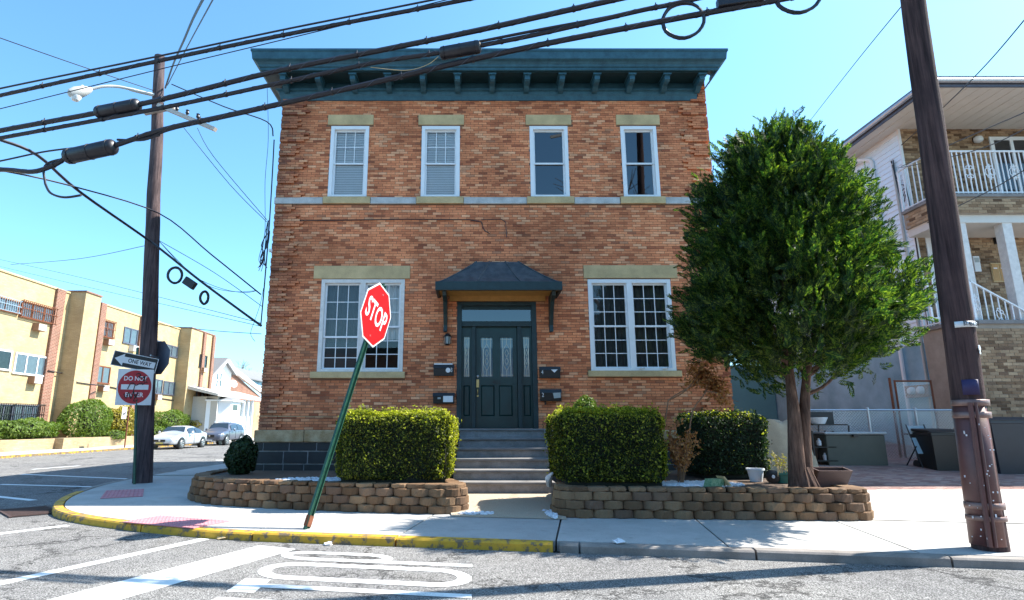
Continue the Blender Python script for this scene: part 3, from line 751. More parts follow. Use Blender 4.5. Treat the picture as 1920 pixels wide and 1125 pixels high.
# ---- stone: lintels, sills, string course, footing
for i, r in enumerate(lint): MB().box(r[0], r[1], D - .035, D + .1, r[2], r[3]).build('lintel', 'sandstone', bld, bevel=.008)
for r in sills: MB().box(r[0], r[1], D - .09, D + .12, r[2], r[3]).build('sill', 'sandstone', bld, bevel=.01)
cx = [XL - .03] + [v for o in ups for v in (o[0] - .1, o[1] + .1)] + [XR + .03]
for i, (a, b) in enumerate(zip(cx, cx[1:])):
    st = i % 2 == 1
    MB().box(a + .004, b - .004, D - (.075 if st else .05), D + .1, zs0, zs1 + (.012 if st else 0)).build('string_course_stone', 'sandstone' if st else 'paint_stone', bld, bevel=.008)
fx = XL - .07; fi = 0
zf1 = ZB - .004; zf0 = FZ(829)
while fx < XR:
    L = random.uniform(.75, 1.25)
    if not (fx > door[0] - .9 and fx < door[1] + .2): MB().box(fx + .006, min(fx + L, XR + .05), D - .10, D + .05, zf0, zf1).build('footing_stone', 'foot_stone', bld, bevel=.02)
    fx += L
zc = zf0; row = 0
MB().box(XL - .03, XR + .03, D - .04, D + .05, .1, zf0).build('footing_wall', 'pale_joint', bld)
while zc > .2:
    h = (.19, .27, .27, .26)[row % 4]; fx = XL - .05 + (0 if row % 2 else -.25)
    while fx < XR:
        L = random.uniform(.42, .75); a, b = max(fx + .014, XL - .05), min(fx + L - .014, XR + .04)
        if b - a > .1 and not (a > door[0] - .5 and b < door[1] + .5): MB().box(a, b, D - .06 + random.uniform(-.006, .006), D, zc - h + .012, zc - .012).build('footing_block', 'dark_stone', bld)
        fx += L
    zc -= h; row += 1
# ---- cornice
cor = MB(); xe = XR - .22
CR = [(0, ZC0), (.05, ZC0), (.07, FZ(183)), (.09, FZ(180)), (.10, FZ(176)), (.16, FZ(174.5)), (.16, FZ(172.5)), (.045, FZ(172)), (.045, FZ(151))]
zb = CR[-1][1]
def ring_profile(m, prof, xl, xr):
    """profile (projection, z) run along the front and returned along the left side"""
    n = len(m.v)
    for pr, z in prof:
        m.v += [(xr, D - pr, z), (xl - pr, D - pr, z), (xl - pr, D + 6, z)]
    for i in range(len(prof) - 1):
        a = n + i * 3
        m.f.append((a + 1, a, a + 3, a + 4)); m.f.append((a + 2, a + 1, a + 4, a + 5))
    m.f.append(tuple(n + i * 3 for i in range(len(prof))))
def capend(m, prof, xr):
    m.poly([(xr, D - p, z) for p, z in prof] + [(xr, D + .1, prof[-1][1]), (xr, D + .1, prof[0][1])])
m = MB(); ring_profile(m, CR, XL, xe); capend(m, CR, xe); m.build('frieze', 'teal', bld)
H = lambda v, pr: onY(890, v, D - pr).z                  # height seen at row v for a given projection
z_d = zb + .005
CR2 = [(.0, z_d), (.14, z_d), (.14, z_d + .09), (.0, z_d + .09)]
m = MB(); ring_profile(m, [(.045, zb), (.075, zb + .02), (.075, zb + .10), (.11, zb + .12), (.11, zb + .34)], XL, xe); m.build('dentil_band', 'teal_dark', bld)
dm = MB(); x = XL
while x < xe - .03:
    dm.box(x, x + .055, D - .125, D - .07, zb + .025, zb + .095); x += .105
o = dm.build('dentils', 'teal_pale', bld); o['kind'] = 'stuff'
PJ = .62
z_s = H(133, PJ) - .0                                    # soffit of the crown
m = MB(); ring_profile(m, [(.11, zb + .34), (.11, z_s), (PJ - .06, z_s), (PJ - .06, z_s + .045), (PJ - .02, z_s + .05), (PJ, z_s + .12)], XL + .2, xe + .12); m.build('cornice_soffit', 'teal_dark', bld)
zt = onY(890, 91, D - PJ - .18).z
CR3 = [(PJ - .04, z_s + .02), (PJ, z_s + .03), (PJ + .0, z_s + .085), (PJ + .03, z_s + .10), (PJ + .04, z_s + .15), (PJ + .08, z_s + .20), (PJ + .15, z_s + .235), (PJ + .17, zt - .07), (PJ + .19, zt - .06), (PJ + .19, zt), (PJ + .12, zt + .02), (.0, zt + .03)]
m = MB(); ring_profile(m, CR3, XL + .22, xe + .02 + .0)
# right-hand return
n = len(m.v)
for pr, z in CR3: m.v += [(xe + .02 + (pr - .3 if pr > .3 else 0), D - pr, z), (xe + .02 + (pr - .3 if pr > .3 else 0), D + .3, z)]
for i in range(len(CR3) - 1):
    a = n + i * 2; m.f.append((a, a + 1, a + 3, a + 2))
    b0 = i * 3; m.f.append((a, a + 2, (i + 1) * 3, b0))
m.build('cornice_crown', 'teal', bld)
nb = 13
for i in range(nb):
    x = XL + .12 + (xe - XL - .14) * i / (nb - 1)
    br = MB()
    br.prism([(x - .062, D - .11, z_s - .001), (x - .062, D - PJ + .1, z_s - .001), (x - .062, D - PJ + .1, z_s - .15), (x - .062, D - PJ + .15, z_s - .185), (x - .062, D - .3, z_s - .2), (x - .062, D - .18, z_s - .27), (x - .062, D - .11, z_s - .29)][::-1], (.124, 0, 0))
    b = br.build('bracket', 'teal', bld)
    MB().box(x - .095, x + .095, D - PJ + .06, D - .1, z_s - .045, z_s - .003).build('bracket_cap', 'teal', b)
# ---- windows
def window(rect, units, gu, gl, blind=None, style='white', dark=False, lower_blind=None):
    x0, x1, z0, z1 = rect
    wn_ = MB(); F = .085
    wn_.box(x0, x0 + F, D - .02, D + .14, z0, z1); wn_.box(x1 - F, x1, D - .02, D + .14, z0, z1)
    wn_.box(x0 + F, x1 - F, D - .02, D + .14, z1 - F, z1); wn_.box(x0 + F, x1 - F, D - .03, D + .14, z0, z0 + .055)
    W = wn_.build('window', style, bld)
    us = []
    if units == 2:
        mx = (x0 + x1) / 2; MB().box(mx - .06, mx + .06, D - .015, D + .14, z0 + .055, z1 - F).build('mullion', style, W); us = [(x0 + F, mx - .06), (mx + .06, x1 - F)]
    else: us = [(x0 + F, x1 - F)]
    for ui, (a, b) in enumerate(us):
        bz0, bz1 = z0 + .055, z1 - F; zm = bz0 + (bz1 - bz0) * .49
        if units == 2 and ui == 0 and rect is lowL: zm = bz0 + (bz1 - bz0) * .37
        for (s0, s1, y, g) in ((zm - .02, bz1, D + .055, gu), (bz0, zm + .03, D + .085, gl)):
            s = MB(); t = .042
            s.box(a, a + t, y, y + .028, s0, s1); s.box(b - t, b, y, y + .028, s0, s1); s.box(a + t, b - t, y, y + .028, s1 - t, s1); s.box(a + t, b - t, y, y + .028, s0, s0 + t)
            s.build('sash', 'white', W)
            MB().poly([(a + t, y + .016, s0 + t), (b - t, y + .016, s0 + t), (b - t, y + .016, s1 - t), (a + t, y + .016, s1 - t)]).build('pane', 'glass_dark' if dark else 'glass', W)
            if g:
                for i in range(1, g[0]):
                    xx = a + t + (b - a - 2 * t) * i / g[0]; MB().box(xx - .009, xx + .009, y + .006, y + .014, s0 + t, s1 - t).build('muntin', 'white', W)
                for j in range(1, g[1]):
                    z = s0 + t + (s1 - s0 - 2 * t) * j / g[1]; MB().box(a + t, b - t, y + .007, y + .0135, z - .009, z + .009).build('muntin', 'white', W)
        if blind is not None and blind[ui] > 0:
            nbl = int((bz1 - bz0) * blind[ui] / .045); bm_ = MB()
            for i in range(nbl):
                z = bz1 - .02 - i * .045; bm_.poly([(a + .004, D + .122, z - .024), (b - .004, D + .122, z - .024), (b - .004, D + .136, z + .02), (a + .004, D + .136, z + .02)])
            bm_.build('blind', 'blind', W)
        if lower_blind is not None and lower_blind[ui]:
            kind, f0, f1 = lower_blind[ui]; m_ = MB(); n_ = 40
            for i in range(n_):
                xa, xb = a + (b - a) * i / n_, a + (b - a) * (i + 1) / n_
                ya, yb = D + .2 + .025 * math.sin(i * 1.1), D + .2 + .025 * math.sin((i + 1) * 1.1)
                m_.poly([(xa, ya, bz0 + (bz1 - bz0) * f0), (xb, yb, bz0 + (bz1 - bz0) * f0), (xb, yb, bz0 + (bz1 - bz0) * f1), (xa, ya, bz0 + (bz1 - bz0) * f1)])
            m_.build('curtain', kind, W, smooth=True)
    return W
window(ups[0], 1, (3, 2), None, [1.0]); window(ups[1], 1, (3, 2), None, [1.0])
window(ups[2], 1, None, None, None, dark=True); window(ups[3], 1, None, None, None, dark=True)
WL = window(lowL, 2, (3, 3), (3, 3), None, 'white_old', dark=False, lower_blind=[('curtain_dark', .0, 1), ('curtain', .35, 1)])
MB().box(lowL[0] + .1, (lowL[0] + lowL[1]) / 2 - .08, D + .12, D + .13, lowL[2] + .07, lowL[2] + .68).build('black_panel', 'black', WL)
WR = window(lowR, 2, (3, 3), (3, 3), None, 'white', lower_blind=[('curtain_dark', 0, 1), ('curtain_dark', 0, 1)])
# ---- door in its surround
x0, x1, z0, z1 = door
yd = D + .10
ds = MB(); ztr = FZ(607); t = .09
ds.box(x0 - .02, x0 + t, D - .02, yd + .1, z0, z1); ds.box(x1 - t, x1 + .02, D - .02, yd + .1, z0, z1); ds.box(x0 + t, x1 - t, D - .02, yd + .1, z1 - t, z1)
ds.box(x0 + t, x1 - t, D + .0, yd + .1, ztr - .06, ztr + .06)
xa, xb = FX(892, 700), FX(971, 700)
ds.box(xa - .09, xa, D + .02, yd + .1, z0, ztr - .06); ds.box(xb, xb + .09, D + .02, yd + .1, z0, ztr - .06)
DS = ds.build('door_surround', 'teal_dark', bld, bevel=.006)
MB().box(x0 + t, x1 - t, yd, yd + .02, ztr + .06, z1 - t).build('transom_pane', 'glass_dark', bld)
MB().box(x0 + t, x1 - t, yd - .03, yd - .005, ztr + .35, ztr + .50).build('transom_bar', 'teal_dark', bld)
zp0, zp1 = FZ(706), FZ(632)
def leaf_panel(name, a, b, panels, lights, parent):
    """a boarded leaf with recessed panels and leaded lights"""
    m = MB(); zc = FZ(722)
    holes = panels + lights
    X = sorted({a, b} | {h[0] for h in holes} | {h[1] for h in holes}); Z = sorted({z0, ztr - .06} | {h[2] for h in holes} | {h[3] for h in holes})
    for p, q in zip(X, X[1:]):
        for r_, s_ in zip(Z, Z[1:]):
            cx_, cz_ = (p + q) / 2, (r_ + s_) / 2
            if any(h[0] < cx_ < h[1] and h[2] < cz_ < h[3] for h in holes): continue
            m.box(p, q, yd, yd + .04, r_, s_)
    o = m.build(name, 'door_paint', parent)
    for h in panels:
        m = MB(); m.poly([(h[0] + .03, yd + .012, h[2] + .03), (h[1] - .03, yd + .012, h[2] + .03), (h[1] - .03, yd + .012, h[3] - .03), (h[0] + .03, yd + .012, h[3] - .03)])
        c4 = [(h[0], h[2]), (h[1], h[2]), (h[1], h[3]), (h[0], h[3])]; i4 = [(h[0] + .03, h[2] + .03), (h[1] - .03, h[2] + .03), (h[1] - .03, h[3] - .03), (h[0] + .03, h[3] - .03)]
        for k in range(4):
            k2 = (k + 1) % 4; m.poly([(c4[k][0], yd + .03, c4[k][1]), (c4[k2][0], yd + .03, c4[k2][1]), (i4[k2][0], yd + .012, i4[k2][1]), (i4[k][0], yd + .012, i4[k][1])])
        m.build('panel', 'door_paint', o)
    for h in lights:
        MB().poly([(h[0], yd + .02, h[2]), (h[1], yd + .02, h[2]), (h[1], yd + .02, h[3]), (h[0], yd + .02, h[3])]).build('leaded_pane', 'glass', o)
        MB().poly([(h[0], yd + .06, h[2]), (h[1], yd + .06, h[2]), (h[1], yd + .06, h[3]), (h[0], yd + .06, h[3])]).build('frosted_backing', 'stucco', o)
        cx_, cz_, w_, h_ = (h[0] + h[1]) / 2, (h[2] + h[3]) / 2, (h[1] - h[0]), (h[3] - h[2]); L = []
        L += [((h[0], h[2] + .04), (h[1], h[2] + .04)), ((h[0], h[3] - .04), (h[1], h[3] - .04)), ((h[0] + w_ * .17, h[2]), (h[0] + w_ * .17, h[3])), ((h[1] - w_ * .17, h[2]), (h[1] - w_ * .17, h[3])), ((cx_, h[2]), (cx_, h[2] + h_ * .18)), ((cx_, h[3] - h_ * .18), (cx_, h[3]))]
        hx = [(cx_, cz_ - h_ * .34), (cx_ + w_ * .27, cz_ - h_ * .2), (cx_ + w_ * .27, cz_ + h_ * .2), (cx_, cz_ + h_ * .34), (cx_ - w_ * .27, cz_ + h_ * .2), (cx_ - w_ * .27, cz_ - h_ * .2)]
        L += list(zip(hx, hx[1:] + hx[:1]))
        for s in (-1, 1):
            dm_ = [(cx_, cz_ + s * .01), (cx_ + w_ * .16, cz_ + s * h_ * .1), (cx_, cz_ + s * h_ * .2), (cx_ - w_ * .16, cz_ + s * h_ * .1)]; L += list(zip(dm_, dm_[1:] + dm_[:1]))
        lm = MB()
        for p, q in L: lm.bar((p[0], yd + .014, p[1]), (q[0], yd + .014, q[1]), .009, .006, up=(0, 1, 0))
        lm.build('lead_came', 'lead', o)
    return o
zk = FZ(722); zq = FZ(780)
mid = (xa + xb) / 2
leafd = leaf_panel('door', xa + .008, xb - .008, [(xa + .12, mid - .05, zq, zk), (mid + .05, xb - .12, zq, zk)], [(xa + .12, mid - .09, zp0, zp1), (mid + .09, xb - .10, zp0, zp1)], bld)
leaf_panel('sidelight', x0 + t, xa - .09, [(x0 + t + .04, xa - .13, zq, zk)], [(x0 + t + .05, xa - .14, zp0, zp1 + .02)], bld)
leaf_panel('sidelight', xb + .09, x1 - t, [(xb + .13, x1 - t - .04, zq, zk)], [(xb + .14, x1 - t - .05, zp0, zp1 + .02)], bld)
hx = xa + .045
MB().lathe((hx, yd, FZ(705)), [(.03, 0), (.03, .02), (.018, .03), (.0, .032)], 12, (0, -1, 0)).build('lock', 'steel', leafd, True)
hm = MB().box(hx - .03, hx + .03, yd - .012, yd, FZ(726), FZ(711)); hm.tube([(hx, yd - .01, FZ(728)), (hx, yd - .05, FZ(731)), (hx, yd - .05, FZ(737)), (hx, yd - .01, FZ(741))], .01, 8)
hm.lathe((hx, yd, FZ(742)), [(.022, 0), (.022, .012), (.0, .016)], 10, (0, -1, 0)); hm.build('handle', 'brass', leafd, True)
text('401', .13, 'black', leafd, (mid, yd - .003, FZ(716.5)), (1, 0, 0), (0, 0, 1), 'house_number')
# ---- awning over the door
ax0, ax1 = onY(819, 545, 12.55).x, onY(1051, 545, 12.55).x; ay = 12.5
az0 = onY(935, 543, ay).z; az1 = onY(935, 530, ay).z
atop = onY(935, 491, D - .25).z
am = MB()
rx0, rx1 = ax0 + .88, ax1 - .88
L = 9
def prof(t): return t ** 1.18                           # concave sweep from eave to ridge
rowsA = []
for i in range(L + 1):
    t = i / L; z = az1 + (atop - az1) * prof(t)
    rowsA.append(((ax0 + (rx0 - ax0) * t), (ax1 + (rx1 - ax1) * t), ay + (D - .25 - ay) * t, z))
for p, q in zip(rowsA, rowsA[1:]):
    am.poly([(p[0], p[2], p[3]), (p[1], p[2], p[3]), (q[1], q[2], q[3]), (q[0], q[2], q[3])])
    am.poly([(p[0], D, p[3]), (p[0], p[2], p[3]), (q[0], q[2], q[3]), (q[0], D, q[3])]); am.poly([(p[1], p[2], p[3]), (p[1], D, p[3]), (q[1], D, q[3]), (q[1], q[2], q[3])])
am.poly([(rx0, D - .25, atop), (rx1, D - .25, atop), (rx1, D, atop), (rx0, D, atop)])
AW = am.build('awning_roof', 'awning', bld)
for f in (.31, .69): MB().tube([(r[0] + (r[1] - r[0]) * f, r[2], r[3] + .012) for r in rowsA], .014, 6).build('standing_seam', 'awning', AW)
for f in (0, 1): MB().tube([(r[f], r[2], r[3] + .008) for r in rowsA], .016, 6).build('hip_seam', 'awning', AW)
g = MB(); g.box(ax0 - .03, ax1 + .03, ay - .05, ay + .03, az0 - .02, az1 + .02); g.box(ax0 - .03, ax0 + .04, ay + .03, D, az0 - .02, az1 + .02); g.box(ax1 - .04, ax1 + .03, ay + .03, D, az0 - .02, az1 + .02)
g.build('awning_fascia', 'teal_dark', bld, bevel=.01)
MB().box(ax0 + .04, ax1 - .04, ay + .03, D - .02, az0 + .03, az0 + .05).build('awning_soffit', 'orange_board', bld)
MB().box(ax0 + .25, ax1 - .25, D - .06, D - .013, z1 + .01, az0 + .03).build('header_board', 'orange_board', bld)
for x in (ax0 + .12, ax1 - .18):
    b = MB(); zlo = onY(835, 622, D - .1).z
    b.prism([(x, D - .014, az0), (x, ay + .1, az0), (x, ay + .13, az0 - .1), (x, ay + .38, az0 - .2), (x, D - .22, az0 - .45), (x, D - .12, zlo + .15), (x, D - .13, zlo), (x, D - .014, zlo)][::-1], (.085, 0, 0)); b.build('awning_bracket', 'teal_dark', bld, bevel=.008)
# ---- steps
stp_y = [11.12 + .37 * i for i in range(6)]; zst = [.30 + (z0 - .30) * (i + 1) / 6 for i in range(6)]
for i in range(6):
    xa_, xb_ = -.46 + .02 * i, 1.47 + .02 * i; yb_ = D + .12 if i == 5 else stp_y[i + 1] + .12
    st = MB().box(xa_ + .04, xb_ - .04, stp_y[i] + .04, yb_, .1 if i == 0 else zst[i - 1] - .02, zst[i] - .05).build('step', 'step_wear', bld)
    MB().box(xa_, xb_, stp_y[i], yb_ - .003, zst[i] - .05, zst[i] - .0015 * i).build('tread', 'step_stone', st, bevel=.012)
MB().box(1.5, 1.72, 12.35, D - .11, .1, z0 - .02).build('cheek_wall', 'step_wear', bld, bevel=.01)
MB().box(-.72, -.5, 12.35, D - .11, .1, z0 - .02).build('cheek_wall', 'step_wear', bld, bevel=.01)
# ---- a cable stapled to the front and a clothes-line wire
def wire(name, pts, r, label, cat='cable', mat='rubber', group=None, n=6):
    o = MB().tube(pts, r, n).build(name, mat, None, True); return tag(o, label, cat, group)
def F3(u, v, off=.03): p = onY(u, v, D - off); return p
wire('facade_cable', [F3(528, 414), F3(640, 413), F3(760, 411), F3(880, 412), F3(902, 416), F3(908, 432), F3(918, 438)], .011, 'thin dark cable stapled across the brick front between the two storeys')
wire('facade_cable', [F3(902, 412), F3(940, 411), F3(948, 416), F3(950, 445)], .009, 'short dark cable end hanging on the brick front above the awning')
wire('string_line', [F3(482, 780, .12), F3(540, 781, .12), F3(632, 782, .12)], .006, 'pale wire strung low across the left end of the brick front', mat='sandstone')
# ---- things fixed to the front
def mailbox(u0, u1, v0, v1, label, num, side, extra):
    a, b = onY(u0, v1, D - .1), onY(u1, v0, D - .1); cx_ = (a.x + b.x) / 2
    r = thing('wall_mailbox', (cx_, D - .014, a.z), label, 'mailbox', 'mailboxes beside the front door')
    h = b.z - a.z; yf = D - .13
    m = MB().prism([(a.x, D - .014, a.z), (a.x, yf, a.z), (a.x, yf - .01, a.z + h * .7), (a.x, yf + .03, b.z - .01), (a.x, D - .014, b.z)][::-1], (b.x - a.x, 0, 0)); m.build('box', 'black', r, bevel=.006)
    MB().prism([(a.x - .008, D - .016, b.z + .006), (a.x - .008, yf + .02, b.z + .006), (a.x - .008, yf - .022, a.z + h * .68), (a.x - .008, yf - .012, a.z + h * .66), (a.x - .008, yf + .035, b.z - .004), (a.x - .008, D - .016, b.z - .006)][::-1], (b.x - a.x + .016, 0, 0)).build('lid', 'black', r, bevel=.004)
    if num: text(num, .13, 'sign_white', r, ((b.x - .05) if side > 0 else (a.x + .055), yf - .024, a.z + h * .5), (1, 0, 0), (0, 0, 1), 'number', .75)
    extra(r, a, b, h, yf)
def ex3(r, a, b, h, yf):
    m = MB(); m.lathe((a.x + (b.x - a.x) * .72, yf - .012, a.z + h * .5), [(.055, 0), (.055, .012)], 14, (0, -1, 0)); m.build('sticker', 'paper', r)
    MB().box(a.x + .01, b.x - .03, yf + .005, yf + .035, b.z + .002, b.z + .03).build('snagged_mail', 'paper', r)
def ex1(r, a, b, h, yf):
    MB().box(a.x + (b.x - a.x) * .48, b.x - .03, yf - .028, yf - .014, a.z + h * .15, a.z + h * .72).build('notice', 'paper', r)
    MB().box(a.x + .1, a.x + .17, yf - .028, yf - .014, a.z + h * .42, a.z + h * .6).build('sticker', 'grey_lid', r)
def ex4(r, a, b, h, yf): MB().prism([(a.x + .25, yf - .026, a.z + h * .75), (a.x + .40, yf - .026, a.z + h * .75), (a.x + .325, yf - .026, a.z + h * .47)][::-1], (0, .012, 0)).build('sticker', 'paper', r)
def ex2(r, a, b, h, yf):
    MB().poly([(a.x + .28, yf - .024, a.z + h * .68), (a.x + .30, yf - .024, a.z + h * .22), (b.x - .02, yf - .024, a.z + h * .28), (b.x - .02, yf - .024, a.z + h * .72)]).build('sticker', 'grey_lid', r)
    MB().box(a.x + .1, a.x + .13, D - .06, D - .03, a.z - .08, a.z).build('latch', 'black', r)
mailbox(813, 851, 684, 705, 'black wall mailbox numbered 3 with a round white sticker, left of door', '3', 1, ex3)
mailbox(812, 852, 737, 757, 'black wall mailbox with white paper notice, lower one left of door', '', 1, ex1)
mailbox(1012, 1050, 688, 709, 'black wall mailbox numbered 4 with white triangle sticker, right of door', '4', -1, ex4)
mailbox(1013, 1052, 730, 752, 'black wall mailbox numbered 2 with silvery sticker, lower right of door', '2', -1, ex2)
lp = onY(839, 636, D - .1)
wl_ = thing('wall_lantern', (lp.x, D - .014, lp.z - .14), 'small dark wall lantern beneath the left awning bracket', 'lantern')
MB().box(lp.x - .05, lp.x + .05, D - .06, D - .014, lp.z + .02, lp.z + .14).build('backplate', 'black', wl_, bevel=.005)
lm = MB()
for k in range(6):
    a = k * math.pi / 3; lm.bar((lp.x + .07 * math.cos(a), D - .12 + .07 * math.sin(a), lp.z - .12), (lp.x + .085 * math.cos(a), D - .12 + .085 * math.sin(a), lp.z + .06), .012)
lm.build('cage', 'black', wl_); MB().lathe((lp.x, D - .12, lp.z - .115), [(.055, 0), (.07, .17)], 6).build('lamp_glass', 'grey_lid', wl_); MB().lathe((lp.x, D - .12, lp.z + .055), [(.1, 0), (.07, .04), (.015, .07), (.0, .09)], 6).build('cap', 'black', wl_); MB().lathe((lp.x, D - .12, lp.z - .14), [(.04, 0), (.075, .025)], 6).build('base', 'black', wl_)
for u, lab in ((1203, 'left of two little cameras on the right ground floor sill'), (1247, 'right of two little cameras on the right ground floor sill')):
    p = onY(u, 692, D - .06); r = thing('security_camera', (p.x, D - .06, lowR[2] - .005), 'small white security camera, ' + lab, 'camera', 'cameras on the window sill')
    MB().tube([(p.x - .05, D - .06, p.z + .01), (p.x + .05, D - .075, p.z + .025)], .026, 10).build('housing', 'plastic_white', r, True); MB().tube([(p.x + .05, D - .075, p.z + .025), (p.x + .056, D - .076, p.z + .026)], .02, 10).build('lens', 'black', r)
    MB().tube([(p.x, D - .06, p.z), (p.x, D - .06, lowR[2] - .004)], .01, 6).build('foot', 'plastic_white', r)
p = onY(507, 471, D - .03); r = thing('security_camera', (XL - .05, D - .05, p.z), 'small white camera at the left corner of the brick front', 'camera')
MB().box(XL - .04, XL + .03, D - .09, D - .046, p.z - .03, p.z + .03).build('mount', 'plastic_white', r); MB().tube([(XL - .02, D - .09, p.z), (XL + .02, D - .2, p.z - .02)], .03, 10).build('housing', 'plastic_white', r, True)
# ================================================================== FOLIAGE
def unit(n):
    v = rng.normal(size=(n, 3)); return v / np.linalg.norm(v, axis=1)[:, None]
def leaves(C, Nrm, size, jitter=.9, aspect=.55):
    """one pointed leaf (a folded pair of triangles as a quad) for each centre C facing roughly Nrm"""
    n = len(C); d = Nrm + rng.normal(size=(n, 3)) * jitter; d /= np.linalg.norm(d, axis=1)[:, None]
    a = np.cross(d, unit(n)); a /= np.linalg.norm(a, axis=1)[:, None] + 1e-9; b = np.cross(d, a)
    L = size * rng.uniform(.6, 1.25, (n, 1)); W = L * aspect
    P = np.stack([C - a * L, C + b * W + d * L * .15, C + a * L, C - b * W + d * L * .15], 1).reshape(-1, 3)
    return P, np.arange(n * 4).reshape(-1, 4)
def lump(P, s, a):
    """smooth lumpiness: cheap sum of sines"""
    return a * (np.sin(P[:, 0] * s + 1.3) * np.sin(P[:, 1] * s * 1.1 + .4) + np.sin(P[:, 2] * s * 1.25 + 2.1) * np.sin((P[:, 0] + P[:, 1]) * s * .8)) * .5
def hedge(name, x0, x1, y0, y1, z0, z1, label, n, mat='box', leaf=.021, flare=.05, rough=.05):
    r = thing(name, ((x0 + x1) / 2, (y0 + y1) / 2, z0), label, 'hedge', 'clipped box hedges in the front planters')
    # points over the clipped box (rounded a little), lumpy, several leaves deep
    areas = np.array([(x1 - x0) * (z1 - z0), (x1 - x0) * (z1 - z0) * .5, (y1 - y0) * (z1 - z0), (y1 - y0) * (z1 - z0), (x1 - x0) * (y1 - y0) * 1.3]); cnt = (areas / areas.sum() * n).astype(int)
    Cs, Ns = [], []
    for f, k in enumerate(cnt):
        a, b = rng.uniform(0, 1, k), rng.uniform(0, 1, k); X = x0 + (x1 - x0) * a; Y = y0 + (y1 - y0) * a
        if f == 0: C = np.stack([X, np.full(k, y0), z0 + (z1 - z0) * b], 1); Nn = [0, -1, .15]
        if f == 1: C = np.stack([X, np.full(k, y1), z0 + (z1 - z0) * b], 1); Nn = [0, 1, .15]
        if f == 2: C = np.stack([np.full(k, x0), Y, z0 + (z1 - z0) * b], 1); Nn = [-1, 0, .15]
        if f == 3: C = np.stack([np.full(k, x1), Y, z0 + (z1 - z0) * b], 1); Nn = [1, 0, .15]
        if f == 4: C = np.stack([X, y0 + (y1 - y0) * b, np.full(k, z1)], 1); Nn = [0, 0, 1]
        Nn = np.tile(np.array(Nn, float), (k, 1)); Cs.append(C); Ns.append(Nn)
    C = np.concatenate(Cs); Nn = np.concatenate(Ns)
    ctr = np.array([(x0 + x1) / 2, (y0 + y1) / 2, (z0 + z1) / 2]); hs = np.array([(x1 - x0) / 2, (y1 - y0) / 2, (z1 - z0) / 2])
    q = np.abs((C - ctr) / hs); edge = np.sort(q, 1)[:, 1]; C = C - (C - ctr) * (np.clip(edge - .70, 0, 1) ** 1.5 * .75)[:, None]      # rounded arrises
    fl = (C[:, 2] - z0) / (z1 - z0); C[:, 0] = ctr[0] + (C[:, 0] - ctr[0]) * (1 - flare + flare * fl * 1.3)
    dep = np.abs(rng.normal(0, rough, len(C))) - rough * .3
    C = C + Nn * (lump(C, 5, .06) + lump(C, 13, .035))[:, None] - Nn * dep[:, None]
    sprig = rng.uniform(0, 1, len(C)) < .06; C[sprig] += Nn[sprig] * rng.uniform(.02, .10, (sprig.sum(), 1)) * (lump(C[sprig], 9, 1) > -.1)[:, None]
    thin = (lump(C, 3.3, 1) + lump(C, 8, .6)) > .52; C[thin] -= Nn[thin] * rng.uniform(0, .09, (thin.sum(), 1))
    new = (C[:, 2] > z1 - .04 - .16 * rng.uniform(0, 1, len(C)) ** 2 - .03 * lump(C, 6, 1)) | ((C[:, 0] > x1 - .07) & (rng.uniform(0, 1, len(C)) < .5)) | (sprig & (rng.uniform(0, 1, len(C)) < .5))  # top, right side and some sprigs: sunlight painted in as brighter leaves
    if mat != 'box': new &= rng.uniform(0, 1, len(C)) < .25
    P, F = leaves(C[~new], Nn[~new], leaf); np_mesh('foliage', P, F, mat, r)
    P, F = leaves(C[new], Nn[new], leaf * 1.1); np_mesh('painted_sunlit_leaves', P, F, 'box_sunlit', r)
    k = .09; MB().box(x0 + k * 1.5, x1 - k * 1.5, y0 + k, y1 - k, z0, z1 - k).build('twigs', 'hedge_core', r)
    return r
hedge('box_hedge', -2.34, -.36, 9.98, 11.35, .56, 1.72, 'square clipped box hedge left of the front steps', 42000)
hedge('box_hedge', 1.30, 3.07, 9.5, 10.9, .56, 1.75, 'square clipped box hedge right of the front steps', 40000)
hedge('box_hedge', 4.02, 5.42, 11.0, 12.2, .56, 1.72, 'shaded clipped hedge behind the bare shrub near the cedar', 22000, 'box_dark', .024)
def bush(name, c, rad, label, n, mat, leaf, cat='shrub', group=None, lumpy=.18, flat=None, stems=True):
    r = thing(name, (c[0], c[1], c[2] - rad[2]), label, cat, group)
    u = unit(n); R = np.array(rad); rr = 1 - np.abs(rng.normal(0, .09, n))
    P0 = u * 3.0; f = rr * (1 + lump(P0, 1.6, lumpy) + lump(P0, 4, lumpy * .5)); C = np.array(c) + u * R * f[:, None]
    if flat: C[:, 2] = np.minimum(C[:, 2], flat - np.abs(rng.normal(0, .04, n)))
    C[:, 2] = np.maximum(C[:, 2], c[2] - rad[2] * .92)
    P, F = leaves(C, u, leaf); np_mesh('foliage', P, F, mat, r)
    m = MB(); m.lathe((c[0], c[1], c[2] - rad[2]), [(rad[0] * .35, 0), (rad[0] * .74, rad[2] * .55), (rad[0] * .78, rad[2] * 1.1), (rad[0] * .5, rad[2] * 1.62)], 10); o = m.build('twigs', 'hedge_core', r); o.scale = (1, 1, 1)
    return r
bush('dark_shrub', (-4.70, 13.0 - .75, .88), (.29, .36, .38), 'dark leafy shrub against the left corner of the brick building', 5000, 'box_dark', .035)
bush('small_evergreen', (2.25, 12.2, 1.65), (.28, .28, .42), 'small bright evergreen tip showing above the right box hedge', 3000, 'bush_green', .03)

